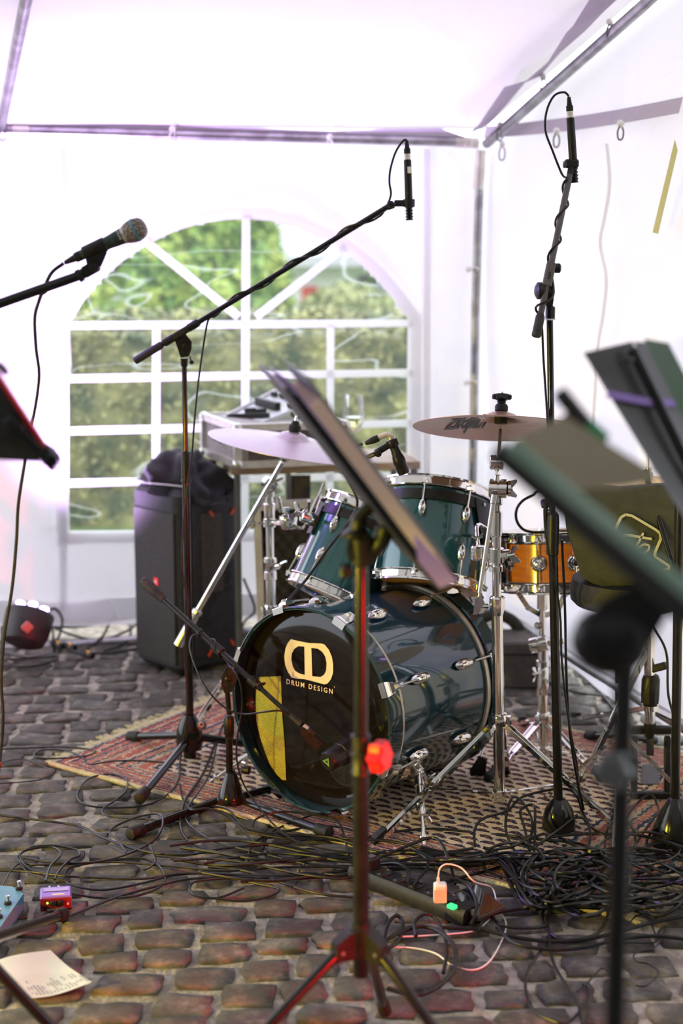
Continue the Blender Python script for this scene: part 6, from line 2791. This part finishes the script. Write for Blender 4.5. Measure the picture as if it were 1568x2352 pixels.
# foam lined case under the table
fo = thing('foam_lined_case', 'upright case lid lined with egg crate acoustic foam under the table', 'case', W(680, 1500, 5.45) * 1)
YF = 5.42
c1, c2, c3, c4 = W(590, 1162, YF), W(845, 1150, YF + .05), W(850, 1435, YF + .05), W(606, 1445, YF)
fo.location = ((c1.x + c2.x) / 2, YF, 0)
c4 = V((c4.x, c4.y, .005))
c3 = V((c3.x, c3.y, .005))
b = MB()
NA_, NB_ = 56, 70
for i in range(NA_ + 1):
    for j in range(NB_ + 1):
        u, v = i / NA_, j / NB_
        p = (c1 * (1 - u) + c2 * u) * (1 - v) + (c4 * (1 - u) + c3 * u) * v
        b.v.append(p + V((0, -.012 * sin(u * 8 * 2 * pi) * sin(v * 12 * 2 * pi), 0)))
for i in range(NA_):
    for j in range(NB_):
        a = i * (NB_ + 1) + j
        b.f.append((a, a + 1, a + NB_ + 2, a + NB_ + 1))
b.build('foam', 'foam', fo, fix=False, ang=180)
b = MB()
for a, c in ((c1, c2), (c2, c3), (c3, c4), (c4, c1)):
    b.bar(a, c, .026, .05, V((0, 1, 0)).cross(c - a))
b.build('frame', 'alu', fo)
b = MB()
b.poly([[c1, c2, c3, c4]], V((0, .03, 0)))
b.v = [q + V((0, .02, 0)) for q in b.v]
b.build('back_board', 'gridw', fo)

# led lamp on the ground at left
pr_ = thing('stage_lamp', 'black LED floor lamp shining violet at the back wall', 'lamp', G(60, 1518))
b = MB()
pax = V((.16, .55, .82)).normalized()
pc_ = W(62, 1440, 5.66)
b.lathe(pc_ - pax * .075, pax, [(.045, 0), (.075, .012), (.088, .05), (.092, .125), (.090, .130), (.084, .130), (.084, .118), (.0005, .118)], 30)
b.build('housing', 'spk', pr_)
for k in range(7):
    b = MB()
    a = 2 * pi * k / 6
    u_, w_, _ = basis(pax)
    c = pc_ + pax * .072 + ((u_ * cos(a) + w_ * sin(a)) * .052 if k < 6 else V((0, 0, 0)))
    b.lathe(c, pax, [(.018, 0), (.018, .004), (.014, .010), (.0005, .012)], 14)
    b.build('led_lens', 'led', pr_)
b = MB()
sd_ = V((1, -.1, 0)).normalized()
P = [pc_ + sd_ * .098, pc_ + sd_ * .098 - UP * .10 - V((0, -.02, 0)), pc_ - UP * .115, pc_ - sd_ * .098 - UP * .10, pc_ - sd_ * .098]
for i in range(4):
    b.bar(P[i], P[i + 1], .03, .004, V((0, 1, 0)))
b.build('yoke', 'blk', pr_)
b = MB()
knob(b, W(62, 1440, 5.55), V((.3, -1, .1)), .020, .016, 4)
tag(b.build('tilt_knob', mat('pink_knob', (.5, .18, .17), .4), pr_), 'reddish star knob')

# black wedge box and padded strap on the right behind the kit
t = thing('black_box', 'black rectangular box on the cobbles behind the chrome stand', 'box', G(1165, 1580))
b = MB()
q = G(1165, 1584)
b.box(q + V((-.01, .10, .088)), V((.13, 0, 0)), V((.0, .10, 0)), V((0, 0, .086)), .008)
bb = b.build('body', 'gridw', t)
b = MB()
b.bar(q + V((-.13, -.001, .13)), q + V((.11, -.001, .13)), .006, .003, UP)
b.build('groove', 'rubber', t)
t = tag(MB().tube(cat_rom([W(1105, 1420, 5.6), W(1140, 1412, 5.6), W(1175, 1425, 5.6), W(1196, 1455, 5.6), W(1202, 1490, 5.6), W(1200, 1540, 5.62)], 5), .022, 12).build('padded_hoop', 'rubber', None, W(1105, 1420, 5.6)), 'thick black padded hoop above the black box', 'hoop')

# ------------------------------------------------------------------ things on the ground in front
# power strip
pa_, pb_ = G(852, 2030, .0), G(1075, 2118, .0)
pd_ = (pb_ - pa_).normalized()
pn_ = V((-pd_.y, pd_.x, 0))
ps = thing('power_strip', 'long black power strip with round sockets and lit green switch', 'power strip', (pa_ + pb_) / 2)
b = MB()
PW, PH = .034, .042
e0_, e1_ = pa_ - pd_ * .05, pb_ + pd_ * .012
b.hull([q + pn_ * s * w_ + UP * z for q in (e0_, e1_) for s in (-1, 1) for (w_, z) in ((PW, .004), (PW, PH * .72), (PW * .78, PH))])
b.build('housing', 'blkp', ps)
Lp = (e1_ - e0_).length
for k in range(6):
    c = e0_ + pd_ * (.040 + k * (Lp - .10) / 5.2) + UP * PH
    b = MB()
    b.lathe(c, UP, [(.0205, .0), (.0205, .003), (.0175, .003), (.0170, .0006), (.0005, .0005)], 26)
    s_ = b.build('socket', 'ink', ps)
    b = MB()
    for sg in (-1, 1):
        b.box(c + pn_ * sg * .0165 + UP * .0035, pd_ * .003, pn_ * .0022, UP * .0008)
    b.build('earth_contact', 'satin', s_)
b = MB()
swc = RP(1038, 2082, UP * (PH + .004), UP)
b.box(swc, pd_ * .011, pn_ * .0085, UP * .005, .002)
tag(b.build('switch', 'green_on', ps), 'lit green switch')
b = MB()
q = e1_ + UP * PH * .45
b.lathe(q, pd_, [(.011, 0), (.011, .004), (.008, .012), (.005, .03), (.0005, .03)], 16)
b.build('cable_entry', 'blkp', ps)
# black plug in the first socket
pg = thing('power_plug', 'black square power adapter plugged in at the far end of the strip', 'plug', e0_ + pd_ * .03 + UP * PH)
b = MB()
b.box(W(852, 1990, 3.74), pd_ * .018, pn_ * .020, UP * .028, .005)
b.build('body', 'blkp', pg)
b = MB()
b.box(W(852, 1990, 3.74) + UP * .0285, pd_ * .009, pn_ * .009, UP * .0006)
b.build('label_plate', 'grey', pg)
ch_ = thing('charger', 'small white usb charger plugged into the power strip', 'charger', RP(1010, 2075, UP * PH, UP))
c = RP(1010, 2074, UP * PH, UP) + UP * .027
b = MB()
b.box(c, V((.0155, 0, 0)), V((0, .014, 0)), UP * .0235, .004)
b.build('body', 'white', ch_)
b = MB()
b.box(c + V((0, -.0142, -.004)), V((.0150, 0, 0)), V((0, .0006, 0)), UP * .0165)
tag(b.build('front_face', mat('pale_pink', (.74, .56, .50), .4), ch_), 'pale pink tinted face')
b = MB()
b.box(c + UP * .030 + V((-.005, 0, 0)), V((.0035, 0, 0)), V((0, .0035, 0)), UP * .008, .001)
b.build('usb_plug', 'white', ch_)


def gc_(pts, z=.008):
    out = []
    for q in pts:
        if len(q) == 3:
            out.append(G(q[0], q[1], z + q[2]))
        else:
            out.append(G(q[0], q[1], z))
    return out


ct = c + UP * .036 + V((-.005, 0, 0))
wp = [ct, ct + UP * .025 + V((.004, .0, 0)), ct + UP * .036 + V((.022, 0, 0)), ct + UP * .028 + V((.055, -.005, 0)), ct + UP * .0 + V((.085, -.02, 0))] + gc_([(1130, 2040, .02), (1139, 2085, .012), (1125, 2110), (1090, 2137), (1035, 2145), (960, 2150), (900, 2152)])
cable('white charging cord arching from the charger over the strip', wp, .0019, 'cord_w', name='charging_cord')
cable('white cord with plug lying in a wide curve right of the phone', gc_([(1132, 2092, .012), (1155, 2106), (1162, 2130), (1148, 2170), (1120, 2212), (1085, 2228), (1040, 2218), (1000, 2190), (950, 2178), (905, 2175)], .004), .0019, 'cord_w', name='charging_cord')
ph = thing('phone', 'dark smartphone lying on the cables right of the power strip', 'phone', G(1098, 2075, .03))
b = MB()
q4 = [G(1035, 2052, .045), G(1092, 2030, .045), G(1160, 2082, .034), G(1098, 2108, .034)]
nrm_ = (q4[1] - q4[0]).cross(q4[3] - q4[0]).normalized()
b.poly([q4], nrm_ * -.008 if nrm_.z > 0 else nrm_ * .008)
b.build('case', 'gridw', ph)
b = MB()
mid_ = sum(q4, V((0, 0, 0))) / 4
q5 = [mid_ + (q - mid_) * .94 + UP * .0012 for q in q4]
b.poly([q5], UP * -.0015)
b.build('screen', 'glassb', ph)

# pedals and headphone amp at left
ha = thing('headphone_amplifier', 'small lilac topped box with dark red knob panel', 'amplifier', G(128, 2090))
A3, B3_, C3, D3 = G(86, 2096, .004), G(172, 2090, .004), G(165, 2040, .004), G(84, 2045, .004)
fx = (B3_ - A3).normalized()
fy = V((-fx.y, fx.x, 0))
o_ = (A3 + B3_) / 2
b = MB()
b.box(o_ + fy * .030 + UP * .020, fx * .038, fy * .032, UP * .018, .004)
b.build('case', 'purple', ha)
b = MB()
b.box(o_ - fy * .0025 + UP * .019, fx * .037, fy * .001, UP * .016)
fpn = b.build('front_panel', 'darkred', ha)
b = MB()
b.box(o_ + fy * .040 + UP * .0385, fx * .030, fy * .010, UP * .0008)
b.build('display_window', 'glassb', ha)
b = MB()
b.box(o_ + fy * .012 + fx * .006 + UP * .0385, fx * .015, fy * .003, UP * .0006)
b.build('label_strip', 'paper', ha)
for dx in (-.006, .012):
    b = MB()
    b.lathe(o_ - fy * .0035 + fx * dx + UP * .024, -fy, [(.0075, 0), (.0075, .008), (.006, .010), (.0005, .010)], 16)
    b.build('knob', 'blkp', ha)
b = MB()
b.lathe(o_ - fy * .0035 - fx * .020 + UP * .024, -fy, [(.0025, 0), (.0018, .002), (.0005, .0025)], 10)
tag(b.build('power_light', 'green_led', ha), 'green light')
b = MB()
b.lathe(o_ - fy * .0035 - fx * .026 + UP * .013, -fy, [(.005, 0), (.005, .002), (.0028, .002), (.0028, 0)], 14, True)
b.build('jack', 'blkp', ha)
b = MB()
b.lathe(o_ - fy * .0035 + fx * .028 + UP * .020, -fy, [(.003, 0), (.003, .003), (.0005, .003)], 12)
b.build('button', 'paper', ha)
text('FISCHER AMPS', .0048, o_ - fy * .0038 - fx * .006 + UP * .0065, fx, UP, 'white', 'lettering', fpn)
for k, (x, y) in enumerate(((105, 2022), (126, 2018))):
    pl_ = thing('jack_plug', ['left silver jack plug behind the small lilac box', 'right silver jack plug behind the small lilac box'][k], 'plug', G(x, y, .02))
    b = MB()
    q = o_ + fy * .062 + fx * (-.016 + .022 * k) + UP * .022
    b.lathe(q, fy + UP * .25, [(.0055, 0), (.0055, .008), (.0035, .016), (.0030, .022)], 12)
    b.build('barrel', 'satin', pl_)
bp_ = thing('effects_pedal', 'pale blue metal effects pedal at the left edge', 'pedal', G(10, 2110))
b = MB()
pq = [G(-40, 2030, .045), G(28, 2036, .045), G(54, 2052, .045), G(0, 2130, .045), G(-60, 2160, .045)]
b.poly([pq], UP * -.040)
b.build('housing', 'blue', bp_)
for (x, y) in ((44, 2043), (18, 2077), (-2, 2108)):
    b = MB()
    q = G(x, y, .045)
    b.lathe(q, UP, [(.008, 0), (.009, .002), (.009, .006), (.006, .008)], 14)
    b.build('washer', 'blkp', bp_)
    b = MB()
    b.lathe(q + UP * .007, UP, [(.0035, 0), (.0035, .008), (.005, .010), (.005, .015), (.0005, .017)], 12)
    b.build('foot_switch', 'chrome', bp_)
# printed sheet
sh_ = thing('paper_sheet', 'white printed sheet of paper lying on the cobbles at bottom left', 'paper', G(100, 2240))
NP = 16
c_ = [G(-30, 2222, .004), G(116, 2186, .004), G(212, 2274, .006), G(45, 2303, .003)]
b = MB()
for i in range(NP + 1):
    for j in range(NP + 1):
        u, v = i / NP, j / NP
        p = (c_[0] * (1 - u) + c_[1] * u) * (1 - v) + (c_[3] * (1 - u) + c_[2] * u) * v
        b.v.append(p + UP * (.008 + .014 * max(0, u + v - 1.4) ** 1.3 + .005 * sin(u * 4 + v * 3)))
for i in range(NP):
    for j in range(NP):
        a = i * (NP + 1) + j
        b.f.append((a, a + 1, a + NP + 2, a + NP + 1))
b.build('sheet', 'paper', sh_, fix=False)
b = MB()
rn = random.Random(5)
for k in range(16):
    u = .22 + .75 * k / 15
    v1 = rn.uniform(.62, .86)
    P_ = []
    for vv in (v1, .97):
        p = (c_[0] * (1 - u) + c_[1] * u) * (1 - vv) + (c_[3] * (1 - u) + c_[2] * u) * vv
        P_.append(p + UP * (.0095 + .014 * max(0, u + vv - 1.4) ** 1.3 + .005 * sin(u * 4 + vv * 3)))
    n_ = 5
    for s in range(n_):
        if rn.random() < .8:
            b.bar(P_[0] + (P_[1] - P_[0]) * (s / n_), P_[0] + (P_[1] - P_[0]) * ((s + .7) / n_), .0016, .0004, UP.cross(P_[1] - P_[0]))
tag(b.build('printed_text', 'grey', sh_), kind='stuff')

# ------------------------------------------------------------------ cables on the ground, traced
CAB = [
    ('cable looping across the cobbles left of the rug corner', [(-20, 1722), (60, 1718), (150, 1716), (215, 1724), (200, 1736), (140, 1742), (90, 1741), (78, 1732), (100, 1722), (150, 1724), (190, 1740), (205, 1756), (260, 1748), (340, 1748), (400, 1756), (412, 1775), (400, 1810), (350, 1845), (280, 1855), (210, 1852), (180, 1838), (180, 1815), (205, 1788), (250, 1778), (288, 1788), (290, 1815), (265, 1838), (240, 1855), (236, 1868), (260, 1876), (340, 1882), (420, 1888)], .0030),
    ('thin cable curl at the left edge near the rug', [(-10, 1758), (30, 1745), (70, 1748), (118, 1772), (95, 1790), (40, 1797), (-10, 1800)], .0018),
    ('long cable running from the left edge towards the centre stand', [(-20, 1870), (60, 1880), (140, 1890), (190, 1900), (240, 1925), (330, 1955), (430, 1963), (520, 1948), (640, 1942), (760, 1965), (820, 1972)], .0034),
    ('cable looping over the foot of the short stand', [(260, 1945), (290, 1960), (270, 1930), (252, 1912), (270, 1895), (320, 1875, .02), (365, 1870, .03), (374, 1890, .03), (362, 1920, .02), (330, 1945), (260, 1972), (190, 1982), (110, 1980), (55, 1970)], .0032),
    ('cable ring behind the small lilac box', [(125, 2020, .02), (135, 2000, .02), (160, 1975, .01), (182, 1965), (175, 1952), (130, 1943), (80, 1945), (48, 1960), (42, 1975), (70, 1985), (140, 1985), (260, 1980), (400, 1990), (520, 2000), (650, 1992), (810, 1990)], .0032),
    ('second cable ring behind the small lilac box', [(105, 2024, .02), (115, 1990, .02), (140, 1962, .01), (120, 1946), (70, 1950), (46, 1964), (60, 1990), (100, 2010), (160, 2025)], .0032),
    ('cable crossing under the lilac box from the left edge', [(-10, 1999), (60, 2002), (150, 2012), (230, 2016), (330, 2018), (420, 2006), (520, 2008), (640, 2012), (760, 2004), (815, 1996)], .0034),
    ('cable bending in a loop left of the lilac box', [(5, 2035), (25, 2000), (45, 1984), (60, 2000), (90, 2016), (130, 2028)], .0022),
    ('cable curving wide to the left foot of the centre stand', [(150, 2050), (230, 2062), (310, 2058), (370, 2035), (378, 2010), (360, 1985), (320, 1972), (240, 1978), (170, 1990), (148, 2008), (160, 2030), (230, 2044), (320, 2030), (400, 2010), (480, 2005)], .0032),
    ('long cable slanting up from the fallen black foot', [(20, 2145), (90, 2128), (180, 2095), (270, 2060), (360, 2035), (440, 2018), (560, 2015), (660, 2018), (800, 2012)], .0036),
    ('cable loop lying on bare cobbles at centre left', [(560, 2040), (500, 2062), (450, 2058), (436, 2040), (450, 2025), (520, 2018), (590, 2030), (640, 2042), (620, 2058), (560, 2070), (480, 2062)], .0030),
    ('cable with plug end near the middle', [(340, 1932), (350, 1955, .01), (358, 1975), (345, 1992), (330, 1998)], .0024),
    ('thick cable from the left running to the power strip plug', [(480, 1990), (560, 2000), (640, 2025), (720, 2050), (800, 2060), (850, 2062)], .0036),
    ('cable arc above the others left of the centre pole', [(570, 1985), (575, 1950), (600, 1925), (680, 1905), (760, 1898), (815, 1910)], .0034),
    ('cable coil with kink left of the centre pole', [(820, 1975), (760, 1968), (720, 1950), (690, 1955), (690, 1985), (680, 2030), (665, 2035), (650, 2025)], .0022),
    ('cable bow in front of the bass drum', [(580, 1900), (590, 1880, .02), (640, 1865, .03), (700, 1868, .03), (770, 1885, .02), (790, 1920), (800, 1965)], .0030),
    ('second cable bow in front of the bass drum', [(600, 1960), (620, 1915), (680, 1885), (740, 1868, .02), (800, 1878, .01), (830, 1905), (860, 1940)], .0030),
    ('cable passing beside the cone base', [(425, 1845), (440, 1860, .02), (480, 1858, .02), (530, 1880, .01), (580, 1930), (640, 1965), (720, 1985), (815, 1995)], .0032),
    ('cable from the rug rising beside the cone base', [(500, 1700, .04), (480, 1780, .02), (440, 1840, .01), (425, 1870), (440, 1900), (500, 1935), (600, 1960), (700, 1985)], .0032),
    ('black loop in front of the power strip', [(875, 2175), (900, 2150), (960, 2128), (1010, 2140), (1045, 2180), (1040, 2230), (1000, 2270), (950, 2286), (890, 2270)], .0052),
    ('second black loop in front of the power strip', [(880, 2160), (892, 2120, .01), (912, 2103, .01), (925, 2125), (915, 2160), (890, 2180)], .0048),
    ('cable loop rising over the white cord', [(955, 2150), (952, 2118, .01), (975, 2100, .02), (1000, 2110, .01), (1020, 2150), (1025, 2190), (1018, 2235)], .0045),
    ('heavy cable running right from the power strip end', [(1010, 2130), (1100, 2135), (1180, 2152), (1260, 2162), (1340, 2158), (1420, 2140), (1500, 2118), (1600, 2100)], .0048),
    ('second heavy cable running right of the phone', [(1140, 2130), (1180, 2165), (1250, 2180), (1330, 2178), (1420, 2158), (1500, 2150), (1600, 2160)], .0046),
    ('cable loop hanging down to the lower edge', [(1262, 2145), (1240, 2185), (1212, 2230), (1207, 2275), (1225, 2320), (1270, 2345), (1300, 2350), (1330, 2325), (1348, 2300), (1352, 2270), (1338, 2262)], .0036),
    ('second cable strand hanging down to the lower edge', [(1255, 2100), (1262, 2160), (1270, 2210), (1300, 2265), (1330, 2315), (1338, 2355)], .0036),
    ('thin cable zigzag at the right', [(1430, 2165), (1500, 2165), (1505, 2150), (1490, 2115), (1465, 2102), (1440, 2125)], .0020),
    ('thin cable zigzag lower at the right', [(1505, 2160), (1515, 2135), (1530, 2130), (1505, 2175), (1458, 2190), (1462, 2208), (1490, 2215), (1512, 2235), (1480, 2265), (1440, 2255), (1400, 2235), (1380, 2225), (1345, 2262), (1325, 2278)], .0020),
    ('cable rising in a bow over the power strip plugs', [(872, 1970, .02), (930, 1945, .04), (985, 1925, .05), (1010, 1933, .05), (1030, 1975, .02), (1045, 2030)], .0040),
    ('yellow lit cable bow behind the power strip', [(870, 1965), (940, 1958, .02), (975, 1968, .02), (982, 1990, .01), (960, 2020, .03), (948, 2034, .045)], .0042),
    ('cable plugged into the third socket', [(860, 1985), (910, 1982, .02), (935, 1995, .03), (938, 2010, .04), (934, 2028, .045)], .0042),
    ('black power cord bowing over the charger into the strip end', [(1010, 2025, .05), (1040, 2018, .05), (1075, 2035, .04), (1093, 2070, .03), (1092, 2100, .02), (1080, 2124, .015)], .0046),
    ('cable arch on the rug left of the round cast base', [(1090, 1945), (1090, 1905, .03), (1110, 1880, .05), (1165, 1862, .06), (1200, 1830, .09), (1280, 1812, .10), (1320, 1822, .08), (1340, 1870, .03), (1370, 1910), (1440, 1925)], .0036),
    ('tall yellow lit cable loop on the rug', [(1215, 1945), (1222, 1890, .04), (1205, 1850, .08), (1180, 1830, .10), (1165, 1860, .08), (1162, 1910, .03), (1185, 1960), (1215, 2000)], .0038),
    ('second tall cable loop on the rug', [(1225, 1990), (1228, 1900, .05), (1225, 1850, .09), (1195, 1862, .08), (1205, 1905, .04), (1215, 1950)], .0038),
    ('cable slanting from the round base to the heap', [(1325, 1872, .05), (1290, 1900, .03), (1250, 1930, .02), (1205, 1960), (1150, 1990), (1060, 2015), (980, 2040)], .0040),
    ('cable bow right of the round base', [(1300, 1880, .04), (1340, 1880, .04), (1355, 1910, .02), (1350, 1950), (1330, 1990)], .0036),
    ('cable curve from the right base towards the pole', [(1560, 1850, .05), (1510, 1870, .05), (1475, 1915, .02), (1440, 1960), (1380, 1985), (1260, 2000)], .0036),
    ('cable arching at the foot of the pedal', [(1430, 1900), (1450, 1860, .03), (1490, 1825, .06), (1510, 1850, .04), (1515, 1900, .02), (1540, 1945)], .0034),
    ('hanging coil below the heap', [(1100, 2140), (1110, 2115, .01), (1150, 2095), (1250, 2085), (1262, 2110), (1240, 2130), (1160, 2128), (1120, 2100)], .0038),
    ('cable curve over the lower cobbles right of the phone', [(1400, 2040), (1395, 2100), (1370, 2145), (1300, 2160), (1260, 2140), (1245, 2100), (1270, 2062), (1320, 2058)], .0040),
]
for i, (lab, pts, r) in enumerate(CAB):
    cable('black ' + lab if 'yellow' not in lab and 'black' not in lab else lab, gc_(pts, .006 + r + (i % 4) * .0012), r)
# parallel bundles left of and right of the centre pole, and the tangled heap
rn = random.Random(21)
for k in range(10):
    y0 = 1915 + k * 11 + rn.uniform(-4, 4)
    pts = []
    for x in range(rn.randrange(380, 640), 1140, 80):
        pts.append((x, (lambda q: min(q, 1985) if x > 830 else q)(y0 + 22 * (x - 470) / 670 * (1 if k % 2 else -.1) + 17 * sin(x / 90 + k * 1.7) + (10 if x > 800 else 0)), rn.uniform(0, .012)))
    cable('one of the many black cables fanning out behind the power strip', gc_(pts, .010), rn.uniform(.0030, .0042), group='cables fanning out behind the power strip')
for k in range(46):
    cx0, cy0 = rn.uniform(1120, 1560), rn.uniform(1940, 2075)
    L_ = rn.uniform(180, 420)
    an = rn.choice([rn.uniform(-.25, .1), rn.uniform(-.7, -.1), rn.uniform(.1, .45)])
    pts = []
    bow = rn.uniform(-45, 45)
    for s in range(7):
        q = s / 6 - .5
        x = cx0 + L_ * q * cos(an)
        y = cy0 + L_ * q * sin(an) * .55 + bow * (1 - 4 * q * q) + rn.uniform(-6, 6)
        pts.append((x, min(max(y, 1915), 2105 if x > 1180 else 1975), rn.uniform(.0, .050)))
    cable('black cable in the thick tangle beside the rug corner', gc_(pts, .010), rn.uniform(.0036, .0052), group='cables of the thick tangle')
for k in range(10):
    cx0, cy0 = rn.uniform(1150, 1540), rn.uniform(1930, 2060)
    rx, ry = rn.uniform(35, 95), rn.uniform(25, 60)
    a0 = rn.uniform(0, 6)
    pts = [(cx0 + rx * cos(a0 + s * .6), cy0 + ry * sin(a0 + s * .6), rn.uniform(.01, .06)) for s in range(11)]
    cable('loose black cable loop in the tangle beside the rug corner', gc_(pts, .012), rn.uniform(.0032, .0042), group='cable loops in the tangle')
# cables at the back left by the lamp
BKC = [
    ('black cable arching from the floor lamp', [(100, 1408, .10), (125, 1398, .12), (142, 1420, .08), (138, 1455, .03), (125, 1478)]),
    ('black cable running from the floor lamp to the speaker', [(105, 1440, .05), (180, 1440, .04), (250, 1428, .05), (320, 1415, .06)]),
    ('black cable in a bow left of the speaker', [(200, 1490), (235, 1462, .02), (255, 1428, .05), (280, 1418, .06), (300, 1440, .03), (290, 1475), (240, 1495)]),
    ('black cable with orange plug ends behind the lamp', [(90, 1465), (130, 1480), (180, 1498), (250, 1500), (330, 1488)]),
    ('black cable coiled under the floor lamp', [(0, 1528), (60, 1532), (120, 1520), (130, 1508), (80, 1512), (20, 1515)]),
    ('black cable tangle by the ground rail', [(120, 1440, .04), (170, 1460, .02), (230, 1470), (290, 1450, .02), (320, 1425, .05)]),
    ('black cable dropping behind the speaker to the ground', [(560, 1330, .30), (585, 1400, .14), (560, 1430, .06), (550, 1480)]),
]
for lab, pts in BKC:
    cable(lab, gc_(pts, .010), .0052)
for k, (x, y) in enumerate(((133, 1480), (160, 1484), (202, 1502))):
    pl_ = thing('cable_connector', ['orange marked connector nearest the floor lamp', 'second orange marked connector on the back cable', 'orange marked connector farthest right by the rail'][k], 'connector', G(x, y, .02))
    b = MB()
    b.cyl(G(x - 14, y - 3, .018), G(x + 12, y + 4, .018), .012)
    b.build('shell', 'blkp', pl_)
    b = MB()
    b.cyl(G(x - 3, y - 1, .018), G(x + 5, y + 2, .018), .0128)
    b.build('ring', 'orange_led', pl_)
RT = [('black cable lying on cobbles behind the snare stand', [(1190, 1540), (1215, 1560), (1260, 1568), (1320, 1590), (1400, 1600)]),
      ('black cable along the right ground rail', [(1290, 1500), (1330, 1540), (1370, 1580), (1420, 1640), (1460, 1680)]),
      ('black cable hanging down left of the right edge pole', [(1500, 1440, .40), (1530, 1500, .30), (1535, 1600, .18), (1560, 1680, .1)]),
      ('black cable standing right of the snare microphone stand', [(1290, 1240, .55), (1297, 1400, .40), (1300, 1540, .26), (1308, 1680, .12), (1325, 1790, .03), (1340, 1860)]),
      ]
for lab, pts in RT:
    if pts[0][-1] > .2 and len(pts[0]) == 3:
        Yc = 4.1 if 'snare' in lab else 4.2
        cable(lab, [W(p[0], p[1], Yc) for p in pts], .0036)
    else:
        cable(lab, gc_(pts, .008), .0045)
